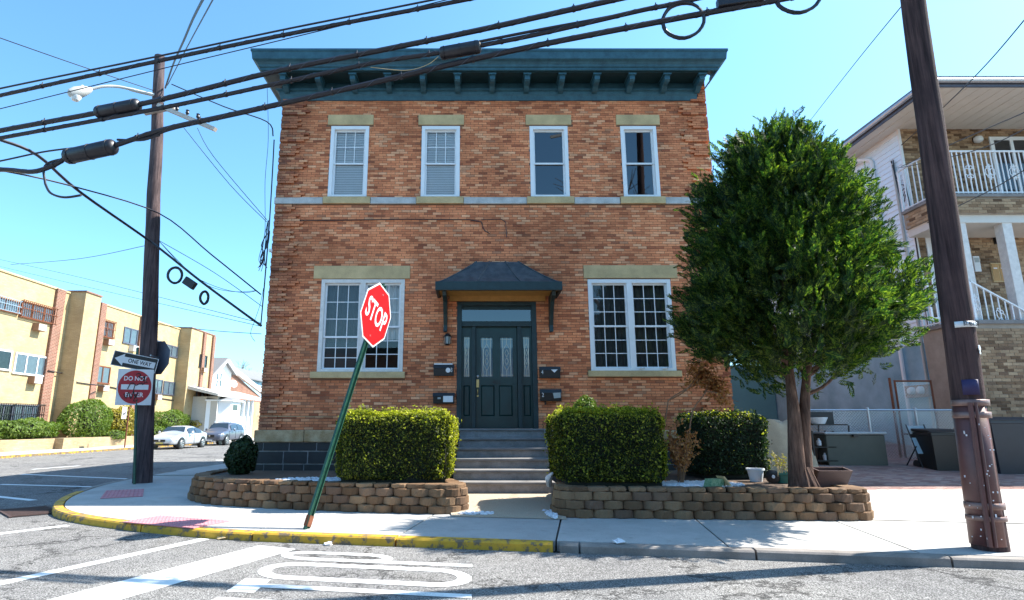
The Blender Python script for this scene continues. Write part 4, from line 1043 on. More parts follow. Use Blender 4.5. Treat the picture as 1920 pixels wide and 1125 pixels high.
# ================================================================== CEDAR TREE
TX, TY, TZ = 5.13, 9.55, .55
tree = thing('cedar_tree', (TX, TY, TZ), 'cedar tree with broad feathery dark green crown and twin trunk', 'tree')
tr = MB()
def taper(n, r0, r1): return [r0 + (r1 - r0) * (k / (n - 1)) ** .8 for k in range(n)]
p_ = smooth_path([(TX - .08, TY, TZ - .1), (TX - .07, TY, TZ + .35), (TX - .03, TY, TZ + 1.1), (TX + .0, TY + .05, TZ + 1.75), (TX + .05, TY + .1, TZ + 2.8), (TX + .1, TY + .1, TZ + 4.6)], 4); tr.tube(p_, taper(len(p_), .17, .02), 10)
p_ = smooth_path([(TX + .08, TY + .05, TZ - .1), (TX + .09, TY + .05, TZ + .4), (TX + .18, TY + .05, TZ + 1.2), (TX + .31, TY + .08, TZ + 1.8), (TX + .55, TY + .1, TZ + 2.6), (TX + .7, TY + .1, TZ + 3.8)], 4); tr.tube(p_, taper(len(p_), .14, .02), 10)
for k in range(9):
    a = k * .7 + .3
    tr.tube([(TX + .07 * math.cos(a), TY + .05 * math.sin(a), TZ + .30), (TX + .15 * math.cos(a), TY + .13 * math.sin(a), TZ + .06), (TX + .23 * math.cos(a), TY + .2 * math.sin(a), TZ - .08)], [.06, .065, .04], 7)
tr.build('trunk', 'bark', tree, True)
lb = MB()
for k in range(26):
    a = rng.uniform(0, 6.283); e = rng.uniform(-.1, .75); L = rng.uniform(.6, 1.15); z = TZ + rng.uniform(1.45, 2.3); s = (TX - .0, TY + .03) if math.cos(a) < 0 else (TX + .28, TY + .07)
    p0 = Vector((s[0], s[1], z)); d = Vector((math.cos(a), math.sin(a), 0)); p1 = p0 + d * L * .4 + Vector((0, 0, .22 * L)); p2 = p0 + d * L + Vector((0, 0, (.35 + e) * L))
    lb.tube(smooth_path([p0, p1, p2], 4), [.038, .034, .03, .027, .024, .021, .018, .015, .008], 6)
lb.build('limb', 'bark', tree, True)
def crown_radius(h):   # h from 0 (bottom) to 1 (top)
    pts = [(0, .72), (.05, 1.25), (.12, 1.58), (.2, 1.70), (.3, 1.62), (.41, 1.48), (.53, 1.33), (.65, 1.18), (.78, 1.0), (.89, .78), (.95, .55), (1.0, .25)]
    for (a, b), (c_, d_) in zip(pts, pts[1:]):
        if h <= c_: return b + (d_ - b) * (h - a) / (c_ - a)
    return .3
zb0, zb1 = 2.45, 6.3; CX = 5.27
tips = []
for k in range(430):
    h = rng.uniform(0, 1) ** .95; a = rng.uniform(0, 6.283); R = crown_radius(h) * rng.uniform(.74, 1.04) * (1 + .06 * math.sin(3 * a + 7 * h) + .05 * math.sin(5 * a - 9 * h))
    tips.append((CX - .12 * h + R * math.cos(a), TY + R * math.sin(a), zb0 + h * (zb1 - zb0), h, a, 1))
for k in range(190):
    h = rng.uniform(.08, .88); a = rng.uniform(0, 6.283); R = crown_radius(h) * rng.uniform(.3, .75); tips.append((CX + R * math.cos(a), TY + R * math.sin(a), zb0 + h * (zb1 - zb0), h, a, 0))
SP, SF = [], []; nv = 0
def spray_template(k):
    """one flat feathery spray in local coordinates: axis along x, short blades either side"""
    r = random.Random(k); V = []; F = []; n = 8
    def blade(p, d, L, w):
        nx = np.array([-d[1], d[0], 0]); b = len(V); p = np.array(p); d = np.array(d)
        V.extend([p - nx * w * .4, p + d * L * .5 + nx * w, p + d * L, p + d * L * .5 - nx * w]); V[b + 1][2] += .01; F.append((b, b + 1, b + 2, b + 3))
    blade((0, 0, 0), (1, 0, 0), .6, .012); blade((.5, 0, 0), (1, 0, 0), .5, .028)
    for i in range(n):
        t = .06 + .82 * i / n; L = .26 * (1 - t) ** .8 + .08
        for s in (-1, 1):
            an = math.radians(38 + r.uniform(-10, 10)) * s; d = (math.cos(an), math.sin(an), r.uniform(-.3, .3)); blade((t, 0, 0), d, L, .026 + .01 * r.random())
            d2 = (math.cos(an * .25), math.sin(an * .25), r.uniform(-.2, .2)); blade((t + .5 * L * d[0], .5 * L * d[1], 0), d2, L * .6, .022)
    return np.array(V), np.array(F)
TPL = [spray_template(k) for k in range(6)]
for (x, y, z, h, a, outer) in tips:
    out = np.array([math.cos(a), math.sin(a), 0.])
    # a plume: sprays set along a short bough that sweeps outward and up
    ax = out * rng.uniform(.5, 1.0) + np.array([0, 0, rng.uniform(.15, .75) + .7 * h]) + rng.normal(0, .18, 3); ax /= np.linalg.norm(ax)
    PL = rng.uniform(.4, .95); nsp = 30 if outer else 20
    for j in range(nsp):
        V, F = TPL[rng.integers(6)]; t = rng.uniform(-.75, .4); L = rng.uniform(.17, .30) * (1.15 - .5 * max(0, t))
        p = np.array([x, y, z]) + ax * t * PL + rng.normal(0, .075, 3) * (1.2 - t)
        d = ax + rng.normal(0, .42, 3); d /= np.linalg.norm(d)
        s = np.cross(rng.normal(0, 1, 3), d); s /= np.linalg.norm(s); n_ = np.cross(d, s)
        SP.append(p + (V[:, :1] * d + V[:, 1:2] * s + V[:, 2:] * n_) * L); SF.append(F + nv); nv += len(V)
np_mesh('crown', np.concatenate(SP), np.concatenate(SF), 'cedar', tree)

# ================================================================== PLANTERS of stacked blocks
def rounded_block(w, h, d, bulge):
    m = MB(); out = [(-w / 2 * .78, d), (-w / 2, d * .35), (-w / 2, .035), (-w / 2 * .82, .008), (-w * .2, -bulge * .8), (0, -bulge), (w * .2, -bulge * .8), (w / 2 * .82, .008), (w / 2, .035), (w / 2, d * .35), (w / 2 * .78, d)]
    n = len(out); e = .012
    for k, (zz_, s) in enumerate(((0, .965), (e, 1), (h - e, 1), (h, .965))):
        for (x, y) in out: m.v.append((x * s, y if y > .05 else y + (1 - s) * .3, zz_))
    for k in range(3):
        for i in range(n):
            j = (i + 1) % n; m.f.append((k * n + j, k * n + i, (k + 1) * n + i, (k + 1) * n + j))
    m.f.append(tuple(range(n))); m.f.append(tuple(3 * n + i for i in reversed(range(n))))
    m.v = [(x + random.uniform(-.007, .007), y + random.uniform(-.009, .009), z + random.uniform(-.005, .005)) for x, y, z in m.v]
    me = bpy.data.meshes.new('planter_block'); me.from_pydata(m.v, [], [tuple(reversed(f)) for f in m.f]); me.update(); return me
BH = .125
blk = [rounded_block(.285, BH - .004, .20, b) for b in (.03, .05, .02, .042, .026, .036)]; cap = [rounded_block(w, .062, .26, .012) for w in (.285, .33, .25)]
for me in blk + cap: me.materials.append(M['block'])
def planter(path, label, bed):
    r = thing('block_planter', (path[len(path) // 2][0], path[len(path) // 2][1], .15), label, 'planter', 'block planters before the brick building')
    P = smooth_path([Vector((p[0], p[1], 0)) for p in path], 8)
    for c in range(4):
        iscap = c == 3; step = .292
        pts = resample(P, step, (.0 if c % 2 else step / 2) if not iscap else .08)
        for k, (p, t) in enumerate(pts):
            nn = Vector((-t.y, t.x, 0)); q = p + nn * (.016 * c + random.uniform(-.006, .006)) + Vector((0, 0, .15 + BH * c + (.0 if not iscap else .0)))
            o = piece('planter_block' if not iscap else 'cap_block', random.choice(cap if iscap else blk), r, q, math.atan2(t.y, t.x) + random.uniform(-.03, .03))
    m = MB().poly([(b[0], b[1], .545) for b in bed]); m.build('soil_bed', 'soil', r)
    return r
pathL = [(-5.35, 16.0), (-5.45, 13.6), (-5.5, 12.2), (-5.3, 11.45), (-4.75, 10.85), (-3.9, 10.42), (-2.14, 9.88), (-.7, 9.62), (-.28, 9.66), (-.12, 9.95), (-.28, 10.5), (-.5, 11.1)]
planter(pathL, 'low curved planter of rough tan blocks, left of the front steps', [(-5.3, 16), (-5.3, 12.0), (-4.6, 10.95), (-3.8, 10.6), (-2.1, 10.05), (-.6, 9.8), (-.35, 10.1), (-.55, 11.1), (-.55, 13.2), (-4.8, 13.2), (-4.8, 16)])
pathR = [(1.52, 11.1), (1.32, 10.2), (1.22, 9.55), (1.42, 9.24), (2.0, 9.18), (3.6, 9.06), (5.2, 8.95), (5.72, 9.0), (5.92, 9.3), (5.9, 10.2), (5.88, 11.4)]
planter(pathR, 'long low planter of rough tan blocks, right of steps, with the cedar', [(1.6, 11.1), (1.45, 10.2), (1.4, 9.5), (1.6, 9.4), (5.2, 9.12), (5.65, 9.2), (5.75, 9.4), (5.75, 11.6), (5.75, 13.25), (1.7, 13.25)])
def pebbles(name, cx, cy, rx, ry, z, n, label, sz=.028):
    m = MB()
    for k in range(n):
        a = rng.uniform(0, 6.283); q = math.sqrt(rng.uniform(0, 1)); x, y = cx + rx * q * math.cos(a), cy + ry * q * math.sin(a); s = sz * rng.uniform(.6, 1.3); zz_ = z + rng.uniform(-.005, .02); t = rng.uniform(0, 3)
        b = len(m.v)
        for h, rr_ in ((-.3, .7), (.15, 1), (.55, .55)):
            for j in range(5): m.v.append((x + s * rr_ * math.cos(j * 1.257 + t), y + s * rr_ * .8 * math.sin(j * 1.257 + t), zz_ + h * s))
        for L in range(2):
            for j in range(5): j2 = (j + 1) % 5; m.f.append((b + L * 5 + j, b + L * 5 + j2, b + L * 5 + 5 + j2, b + L * 5 + 5 + j))
        m.f.append(tuple(b + 10 + j for j in range(5)))
    o = m.build(name, 'pebble'); tag(o, label, 'pebbles', kind='stuff')
pebbles('white_pebbles', -2.75, 10.75, .75, .35, .555, 900, 'patch of white pebbles in the left planter beside the hedge')
pebbles('white_pebbles', 3.62, 9.9, .7, .45, .56, 1100, 'white pebbles around the dead shrub in the right planter')
pebbles('white_pebbles', 1.17, 9.8, .09, .75, .17, 350, 'strip of white pebbles along the right edge of the walk')
pebbles('white_pebbles', .03, 9.55, .28, .12, .16, 160, 'white pebbles spilled at the end of the left planter')
# ---- dead shrub with brown leaves and a taller bare one beside it
def dry_shrub(name, base, h, spread, nst, label, nleaf, tipbias=.3, lean=(0, 0)):
    r = thing(name, base, label, 'shrub'); m = MB(); tips_ = []
    for k in range(nst):
        a = rng.uniform(0, 6.283); L = h * rng.uniform(.6, 1.0); s = spread * rng.uniform(.3, 1)
        p = [Vector(base) + Vector((math.cos(a) * s * t + lean[0] * t * L + rng.normal(0, .02), math.sin(a) * s * t + lean[1] * t * L + rng.normal(0, .02), L * t)) for t in (0, .35, .7, 1)]
        m.tube(p, [.012, .009, .006, .003], 5)
        for j in range(3):
            q = p[1].lerp(p[3], rng.uniform(0, 1)); e = q + Vector((rng.normal(0, .12), rng.normal(0, .12), rng.uniform(.02, .2))); m.tube([q, e], [.005, .002], 4); tips_.append((q, e))
        tips_ += [(p[1], p[2]), (p[2], p[3])]
    m.build('stem', 'dry_twig', r)
    C = np.array([tuple(a.lerp(b, rng.uniform(0, 1)) + Vector(rng.normal(0, .035, 3))) for a, b in (tips_[rng.integers(len(tips_))] for _ in range(nleaf))])
    P, F = leaves(C, unit(len(C)), .032, 1.5, .5); np_mesh('dead_leaves', P, F, 'dry_leaf', r)
dry_shrub('dead_shrub', (3.38, 10.0, .55), 1.0, .3, 16, 'dead shrub with curled brown leaves standing in white pebbles', 900)
br = onY(1310, 780, 10.9)
r = thing('bare_shrub', (3.6, 10.6, .55), 'tall bare twiggy shrub with tufts of brown leaves before the right window', 'shrub'); m = MB(); tp = []
for pts in ([(1243, 830), (1250, 760), (1255, 748), (1288, 728), (1308, 718), (1322, 700)], [(1290, 830), (1300, 770), (1322, 735), (1328, 700)], [(1255, 750), (1285, 732), (1318, 690)], [(1322, 735), (1336, 722), (1345, 727)], [(1308, 718), (1312, 700), (1300, 690)], [(1328, 712), (1350, 725)], [(1322, 735), (1338, 738), (1352, 752)]):
    P3 = [onY(u, v, 10.6) + Vector((0, rng.normal(0, .06), 0)) for u, v in pts]; m.tube(smooth_path(P3, 3), .012, 5); tp.append((P3[-2], P3[-1]))
m.build('stem', 'dry_twig', r)
C = np.array([tuple(a.lerp(b, rng.uniform(.2, 1.1)) + Vector(rng.normal(0, .085, 3))) for a, b in (tp[rng.integers(len(tp))] for _ in range(950))]); P, F = leaves(C, unit(len(C)), .042, 1.5, .5); np_mesh('dead_leaves', P, F, 'dry_leaf', r)
# ---- pots and clutter in the right planter
def pot(name, p, r0, r1, h, mat, label, n=14):
    t = thing(name, p, label, 'pot'); MB().lathe(p, [(r0, 0), (r1, h), (r1 + .012, h), (r1 + .012, h - .03), (r1 - .012, h - .02), (r0 - .01, .02)], n).build('pot_body', mat, t, True); MB().lathe((p[0], p[1], p[2] + h - .05), [(r1 - .02, 0), (.0, .012)], n).build('soil', 'soil', t); return t
pot('white_pot', (onY(1416, 880, 10.6).x, 10.6, .55), .1, .14, .22, 'plastic_white', 'white plastic flower pot on the soil behind the cedar')
t = pot('green_pot', (onY(1466, 885, 10.35).x, 10.35, .55), .13, .17, .17, 'plastic_green', 'teal green pot holding dry yellow stalks')
m = MB(); gx = onY(1463, 885, 10.35).x; C = []
for k in range(14):
    p = Vector((gx + rng.normal(0, .07), 10.35 + rng.normal(0, .07), .66)); e = p + Vector((rng.normal(0, .05), rng.normal(0, .05), rng.uniform(.2, .42))); m.tube([p, e], [.006, .004], 4)
    for j in range(10): C.append(tuple(p.lerp(e, rng.uniform(.5, 1.05)) + Vector(rng.normal(0, .02, 3))))
m.build('dry_stalk', 'sandstone', t); P, F = leaves(np.array(C), unit(len(C)), .022, 1.5); np_mesh('seed_heads', P, F, 'bush_yellow', t)['kind'] = 'stuff'
tw = onY(1444, 888, 10.3); t = thing('toy_wheel', (tw.x, 10.25, .55), 'small black wheel with white hub between the white and green pots', 'wheel')
MB().lathe((tw.x, 10.28, .66), [(.07, 0), (.11, .01), (.11, .07), (.07, .08)], 16, (.1, -1, 0)).build('tyre', 'black', t, True); MB().lathe((tw.x, 10.2, .66), [(.03, 0), (.025, .012)], 10, (.1, -1, 0)).build('hub', 'plastic_white', t)
gb = onY(1339, 905, 9.5); t = thing('carton', (gb.x, 9.5, .55), 'crumpled green carton lying on the planter edge below the dead shrub', 'carton')
MB().obox((gb.x, 9.5, .62), Vector((.12, .05, 0)), Vector((-.03, .07, .0)), Vector((.02, 0, .07))).build('carton_body', 'box_green', t); MB().obox((gb.x + .15, 9.5, .66), Vector((.012, .0, 0)), Vector((-.03, .07, 0)), Vector((-.05, 0, .07))).build('flap', 'sandstone', t)
tp_ = onY(1552, 892, 9.75); t = thing('plant_trough', (tp_.x, 9.75, .55), 'tipped brown plastic trough beside the cedar trunk', 'trough')
ax_ = Vector((.26, .0, .0)); ay_ = Vector((0, .12, .02)); az_ = Vector((.05, -.03, .13)); c_ = Vector((tp_.x, 9.75, .69)); tm = MB()
for s, w_ in (((-ax_), 1), (ax_, 1)): tm.obox(c_ + s, ax_ * .04, ay_, az_)
tm.obox(c_ + ay_, ax_, ay_ * .08, az_); tm.obox(c_ - ay_, ax_, ay_ * .08, az_); tm.obox(c_ - az_, ax_, ay_, az_ * .07); tm.build('trough_body', 'clay', t)
bgp = MB().tube([(1.28, 10.5, .5), (1.25, 10.35, .62), (1.3, 10.2, .72)], [.05, .06, .02], 8).build('plastic_bag', 'plastic_white'); tag(bgp, 'white plastic bag caught at the right edge of the walk by the steps', 'bag')
for u, v, lab, mt, s in ((1160, 1017, 'white scrap of paper lying on the pavement slab', 'paper', .07), (418, 1010, 'yellowish crumpled paper in the gutter by the yellow kerb', 'sandstone', .07), (615, 1021, 'white crumpled litter at the foot of the yellow kerb', 'paper', .06)):
    p = onZ(u, v, .155 if v == 1017 else RZ + .003); m = MB(); m.lathe(p, [(s, 0), (s * 1.1, s * .3), (s * .6, s * .7), (.0, s * .75)], 7); o = m.build('litter', mt); tag(o, lab, 'litter')
    for vv in o.data.vertices: vv.co += Vector(rng.normal(0, s * .22, 3)) * (1 if vv.co.z > p.z else 0); 
    for vv in o.data.vertices: vv.co.z = p.z + (vv.co.z - p.z) * .6
# ================================================================== SIGNS
# ---- leaning stop sign
B = onZ(578, 992, .15); Sc = Vector((-1.55, 9.08, 3.2)); up = (Sc - B).normalized()
rt = Vector((.25, .93, -.33)); rt = (rt - up * rt.dot(up)).normalized(); nrm = rt.cross(up)
ss = thing('stop_sign', B, 'red octagonal stop sign on a green post leaning at the kerb', 'sign')
top = Sc + up * .5
m = MB()
for o_, w_, dp in ((0, .035, .004), (.033, .004, .028), (-.033, .004, .028)): m.obox((B + top) / 2 + rt * o_ - nrm * (.03 if o_ else .045), rt * (w_ / 2 if o_ == 0 else .004), nrm * (dp if o_ else .003), up * ((top - B).length / 2 + .05))
m.obox((B + top) / 2 + rt * .045 - nrm * .012, rt * .012, nrm * .002, up * ((top - B).length / 2 + .05)); m.obox((B + top) / 2 - rt * .045 - nrm * .012, rt * .012, nrm * .002, up * ((top - B).length / 2 + .05))
m.build('post', 'post_green', ss)
MB().obox(B + up * .1 - nrm * .03, rt * .05, nrm * .03, up * .07).build('rusty_foot', 'rust', ss)
def octagon(c, r, u, rad, n, th=.003):
    k = rad / math.cos(math.pi / 8); return [c + (r * math.cos(math.pi / 8 + i * math.pi / 4) + u * math.sin(math.pi / 8 + i * math.pi / 4)) * k for i in range(8)]
R = .475
plate = MB().prism(octagon(Sc, rt, up, R, 8), nrm * .004).build('sign_plate', 'sign_white', ss)
MB().prism(octagon(Sc + nrm * .0045, rt, up, R * .945, 8), nrm * .001).build('red_face', 'sign_red', ss)
text('STOP', .46, 'sign_white', ss, Sc + nrm * .007 - up * .01, rt, up, 'lettering', .66, .008, .0008)
for s in (-1, 1): MB().lathe(Sc + up * (.36 * s) + nrm * .005, [(.014, 0), (.014, .008)], 8, nrm).build('bolt', 'steel', ss)
# ---- one way / do not enter post beside the left pole
pb_ = onZ(252, 908, .15); PX, PY = pb_.x, pb_.y
sp = thing('traffic_sign_post', (PX, PY, .15), 'one way and graffitied do not enter signs on a post at the corner', 'sign')
ztop = onY(258, 652, PY).z
MB().bar((PX, PY, .12), onY(258, 652, PY), .05, .04, up=(0, 1, 0)).build('post', 'post_green', sp)
sr = Vector((.80, .60, 0)).normalized(); sn = sr.cross(Vector((0, 0, 1)))
def plate_at(u, v, w_, h_, mats, tilt, name, parent=sp):
    c = onY(u, v, PY) + sn * .07; r_ = (sr * math.cos(tilt) - Vector((0, 0, 1)) * math.sin(tilt)).normalized(); u_ = sn.cross(r_) * 1; u_ = (sn.cross(r_)).normalized()
    if u_.z < 0: u_ = -u_
    o = MB().obox(c, r_ * w_ / 2, u_ * h_ / 2, sn * .002).build(name, mats, parent, bevel=.0); return c, r_, u_, o
c, r_, u_, ow = plate_at(252.5, 679, .98, .36, 'sign_white', math.radians(9), 'one_way_plate')
f = c + sn * .003
MB().obox(f, r_ * .475, u_ * .165, sn * .0012).build('black_face', 'sign_black', ow)
f = f + sn * .002
ar = [(-.44, 0), (-.25, .145), (-.25, .075), (.44, .075), (.44, -.075), (-.25, -.075), (-.25, -.145)]
MB().prism([f + r_ * a + u_ * b for a, b in ar][::-1], sn * .001).build('white_arrow', 'sign_white', ow)
text('ONE WAY', .135, 'sign_black', ow, f + sn * .003 + r_ * .10, r_, u_, 'lettering', .80, .003, .0006)
c, r_, u_, dn = plate_at(252, 726, .76, .86, 'sign_white', math.radians(-1), 'do_not_enter_plate')
f = c + sn * .003
el = [f + r_ * (.355 * math.cos(k * math.pi / 20)) + u_ * (.40 * math.sin(k * math.pi / 20)) for k in range(40)]
MB().prism(el, sn * .001).build('red_disc', 'sign_red_old', dn); f = f + sn * .002
MB().obox(f, r_ * .29, u_ * .06, sn * .0008).build('white_bar', 'sign_white', dn)
text('DO NOT', .15, 'sign_white', dn, f + u_ * .20, r_, u_, 'lettering', .82, .003, .0008); text('ENTER', .15, 'sign_white', dn, f - u_ * .19, r_, u_, 'lettering', .86, .003, .0008)
gm = MB(); f = f + sn * .004
for pts in ([(-.15, -.05), (-.10, .08), (-.04, .09), (.02, .04), (.08, .08), (.14, .10), (.16, .06), (.22, .13), (.26, .10)], [(.0, .30), (.06, .33), (.10, .28), (.05, .25), (.14, .22), (.2, .27), (.16, .15), (.24, .19)], [(-.22, -.16), (-.16, -.27), (-.12, -.13), (-.06, -.28), (-.02, -.1), (.03, -.26), (.08, -.12), (.0, -.33), (.1, -.3)], [(-.0, .05), (-.02, -.1), (.02, -.2)]):
    gm.tube(smooth_path([f + r_ * a + u_ * b for a, b in pts], 4), .011, 5)
gm.build('graffiti', 'sign_black', dn)
oc = onY(297, 671, PY + .55); on = Vector((.45, .9, 0)).normalized(); orr = Vector((-on.y, on.x, 0))
MB().prism(octagon(oc, orr, Vector((0, 0, 1)), .42, 8), on * .004).build('octagon_sign_back', 'sign_back', sp)
MB().bar((PX + .03, PY, oc.z), (oc.x, oc.y - .01, oc.z), .03).build('sign_bracket', 'steel', sp)
# ---- small parking sign by the far kerb
q = onX(233, 843, FARX - .5); ps = thing('parking_sign', (q.x, q.y, .15), 'small white parking sign on a rusty post by the far kerb', 'sign')
MB().bar((q.x, q.y, .12), (q.x, q.y, onX(233, 762, q.x).z), .06).build('post', 'rust', ps)
pc = onX(233, 774, q.x + .05); MB().box(pc.x, pc.x + .01, pc.y - .23, pc.y + .23, pc.z - .36, pc.z + .36).build('sign_plate', 'sign_white', ps)
MB().box(pc.x + .011, pc.x + .014, pc.y - .15, pc.y + .05, pc.z - .13, pc.z - .02).build('arrow_mark', 'sign_black', ps); MB().box(pc.x + .011, pc.x + .014, pc.y + .02, pc.y + .14, pc.z - .08, pc.z + .08).build('arrow_mark', 'sign_black', ps)

# ================================================================== UTILITY POLES, LAMP, WIRES
LP = onZ(267, 905, .15); LX, LY = LP.x, LP.y
lt = onY(300, 106, LY)
lp_ = thing('utility_pole', (LX, LY, .15), 'weathered wooden utility pole at the corner, carrying the street lamp', 'utility pole')
def polyline_r(p, q, n, r0, r1, wob=.012):
    return [Vector(p).lerp(Vector(q), i / n) + Vector((rng.normal(0, wob), rng.normal(0, wob), 0)) for i in range(n + 1)], [r0 + (r1 - r0) * i / n for i in range(n + 1)]
P_, R_ = polyline_r((LX, LY, .1), lt, 14, .225, .135); MB().tube(P_, R_, 14).build('pole_shaft', 'pole', lp_, True)
def LPt(v): # point on the pole axis at image row v
    t = (onY(280, v, LY).z - .1) / (lt.z - .1); return Vector((LX, LY, .1)).lerp(lt, t)
ca = onY(352, 214, LY - .15); cb = onY(402, 245, LY - 1.0)
MB().bar(LPt(203) + Vector((.1, -.15, 0)), onY(404, 243, LY - .5), .12, .1).build('crossarm', 'bare_wood', lp_)
MB().bar(LPt(216) + Vector((-.25, -.18, -.05)), LPt(208) + Vector((.55, -.18, .0)), .1, .08).build('crossarm_brace', 'bare_wood', lp_)
mm_ = MB()
for k in range(4): p = LPt(203).lerp(onY(404, 243, LY - .5), .35 + .18 * k) + Vector((.05, -.15, .06)); mm_.lathe(p, [(.03, 0), (.05, .04), (.035, .09), (.05, .12), (.0, .15)], 8)
mm_.build('insulator', 'rubber', lp_, True)
# street lamp on its arm
a0_ = LPt(182); la = [a0_ + Vector((-.05, -.1, 0)), onY(262, 172, LY - .3), onY(225, 163, LY - .6), onY(195, 162, LY - .85), onY(172, 167, LY - 1.0)]
sl_ = thing('street_lamp', (LX, LY - .1, a0_.z), 'pale cobra head street lamp on a curved arm above the side street', 'street lamp')
MB().tube(smooth_path(la, 5), [.05] * 8 + [.038] * 13, 8).build('arm', 'lamp_grey', sl_, True)
h0 = onY(172, 167, LY - 1.0); h1 = onY(128, 178, LY - 1.3); ax_ = (h1 - h0)
hd = MB(); hd.tube([h0 + ax_ * f_ for f_ in (0, .12, .35, .65, .9, 1.0)], [.05, .09, .13, .16, .13, .04], 12); hd.build('lamp_head', 'lamp_grey', sl_, True)
MB().lathe(h0 + ax_ * .66 + Vector((0, 0, -.05)), [(.13, 0), (.125, -.08), (.08, -.16), (.0, -.18)], 12).build('lamp_lens', 'lens', sl_, True)
MB().lathe(h0 + ax_ * .45 + Vector((0, 0, .11)), [(.035, 0), (.035, .07), (.0, .08)], 8).build('photocell', 'lens', sl_, True)
# right-hand pole, leaning left at the top
RB = onZ(1856, 1030, .15); RT0 = onY(1712, 0, RB.y - .05); dr = (RT0 - RB); RT = RB + dr * 1.7
rp = thing('utility_pole', RB, 'dark leaning wooden utility pole with maroon guard on the right', 'utility pole')
P_, R_ = polyline_r(RB - dr.normalized() * .05, RT, 16, .17, .115, .005); MB().tube(P_, R_, 18).build('pole_shaft', 'pole2', rp, True)
def RPt(v): # point on the leaning pole's axis at image row v
    best = min((abs(((lambda p: 562.5 - FPX * ((p.z - CAMH) * _c - p.y * _s) / (p.y * _c + (p.z - CAMH) * _s))(RB + dr * (k / 400)) ) - v), k) for k in range(0, 520)); return RB + dr * (best[1] / 400)
def rad_at(p): return .17 + (.115 - .17) * ((p - RB).length / (RT - RB).length)
axr = dr.normalized()
def half_shell(v0, v1, a0, a1, off, mat, name, th=.0):
    p, q = RPt(v0), RPt(v1); m = MB(); n = 14; right_ = Vector((1, 0, 0)); fr_ = Vector((0, -1, 0)); rows_ = []
    for i, c_ in enumerate((p, p.lerp(q, .5), q)):
        r0 = rad_at(c_) + off
        for k in range(n + 1):
            a = math.radians(a0 + (a1 - a0) * k / n); m.v.append(tuple(c_ + (right_ * math.cos(a) + fr_ * math.sin(a)) * r0))
    for i in range(2):
        for k in range(n): m.f.append((i * (n + 1) + k, i * (n + 1) + k + 1, (i + 1) * (n + 1) + k + 1, (i + 1) * (n + 1) + k))
    o = m.build(name, mat, rp, True); s = o.modifiers.new('solid', 'SOLIDIFY'); s.thickness = .006; s.offset = 1; return o
half_shell(1022, 752, 70, 215, .006, 'maroon', 'cable_guard')
for i, (ang) in enumerate((128, 112)):
    a = math.radians(ang); pts = [RPt(v) + (Vector((1, 0, 0)) * math.cos(a) + Vector((0, -1, 0)) * math.sin(a)) * (rad_at(RPt(v)) + .02) for v in (1020, 900, 756)]; MB().tube(pts, .026 if i == 0 else .016, 8).build('conduit', 'maroon', rp, True)
half_shell(712, 742, 92, 145, .008, 'purple', 'purple_flyer')
for v in (762, 785, 952, 975): half_shell(v, v - 11, 20, 200, .022, 'band', 'strap')
tg_ = half_shell(616, 606, 38, 142, .012, 'sign_white', 'number_strip')
c_ = RPt(611); text('BT 451 ST', .07, 'sign_black', rp, c_ + Vector((0, -1, 0)) * (rad_at(c_) + .026), (1, 0, -.02), (0, 0, 1), 'lettering', .62, .002, .001)
for v, s in ((654, .035), (664, .022)):
    c_ = RPt(v); a = math.radians(55); o = MB().lathe(c_ + (Vector((1, 0, 0)) * math.cos(a) + Vector((0, -1, 0)) * math.sin(a)) * (rad_at(c_) + .003), [(s, 0), (s, .006)], 12, (math.cos(a), -math.sin(a), 0)).build('tag_disc', 'sign_white', rp)
stp_ = MB()
for k in range(34):
    v = rng.uniform(790, 1010); a = math.radians(rng.uniform(75, 175)); c_ = RPt(v); p = c_ + (Vector((1, 0, 0)) * math.cos(a) + Vector((0, -1, 0)) * math.sin(a)) * (rad_at(c_) + .034); s = rng.uniform(.003, .008); stp_.obox(p, Vector((s, 0, 0)), Vector((0, .002, 0)), Vector((0, 0, s * rng.uniform(.6, 2))))
o = stp_.build('staples_and_scraps', 'paper', rp); o['kind'] = 'stuff'
# ---- wires. WP: vertical plane of the street line through the right pole
wp0 = Vector((RB.x, RB.y, 0)); wpn = Vector((.18, 1, 0)).normalized()
def WPt(u, v, d=0): return onPl(u, v, wp0 - wpn * d, wpn)
def wireP(px_pts, r, label, d=0, name='overhead_cable', cat='cable', **k):
    path = smooth_path([WPt(u, v, d) for u, v in px_pts], 6); o = wire(name, path, r, label, cat, **k)
    if r > .028:                                       # thin lashing wire wound round the thick bundles
        h = []
        for i, (p, t) in enumerate(resample(path, .05)):
            s_ = t.cross(Vector((0, 0, 1))).normalized(); u_ = s_.cross(t); a_ = i * .62; h.append(p + (s_ * math.cos(a_) + u_ * math.sin(a_)) * (r + .002))
        MB().tube(h, .003, 4).build('lashing_wire', 'sign_back', o)
        st = MB()
        for i, (p, t) in enumerate(resample(path, 1.15, .4)): st.tube([p - t * .02, p + t * .02], r + .009, 8); st.tube([p + Vector((0, 0, r)), p + Vector((0, 0, r + .045))], .009, 5)
        st = st.build('strap', 'rubber', o); st['kind'] = 'stuff'
    return o
G = dict(group='overhead street cables')
wireP([(-160, 204), (0, 166), (294, 106), (520, 58), (690, 24), (880, -14)], .016, 'thin cable, uppermost of the street wires', **G)
wireP([(-160, 216), (0, 179), (294, 115), (520, 68), (870, 0), (1100, -46)], .033, 'thick black cable just under the uppermost thin street wire', **G)
wireP([(-160, 242), (0, 204), (299, 130), (520, 77), (640, 48), (860, -6)], .008, 'thin wire under the topmost thick street cable', **G)
wireP([(-160, 278), (0, 245), (180, 212), (300, 187), (520, 133), (700, 97), (900, 56), (1150, 0), (1300, -32)], .042, 'second thick street cable, crossing the left corner of the cornice', **G)
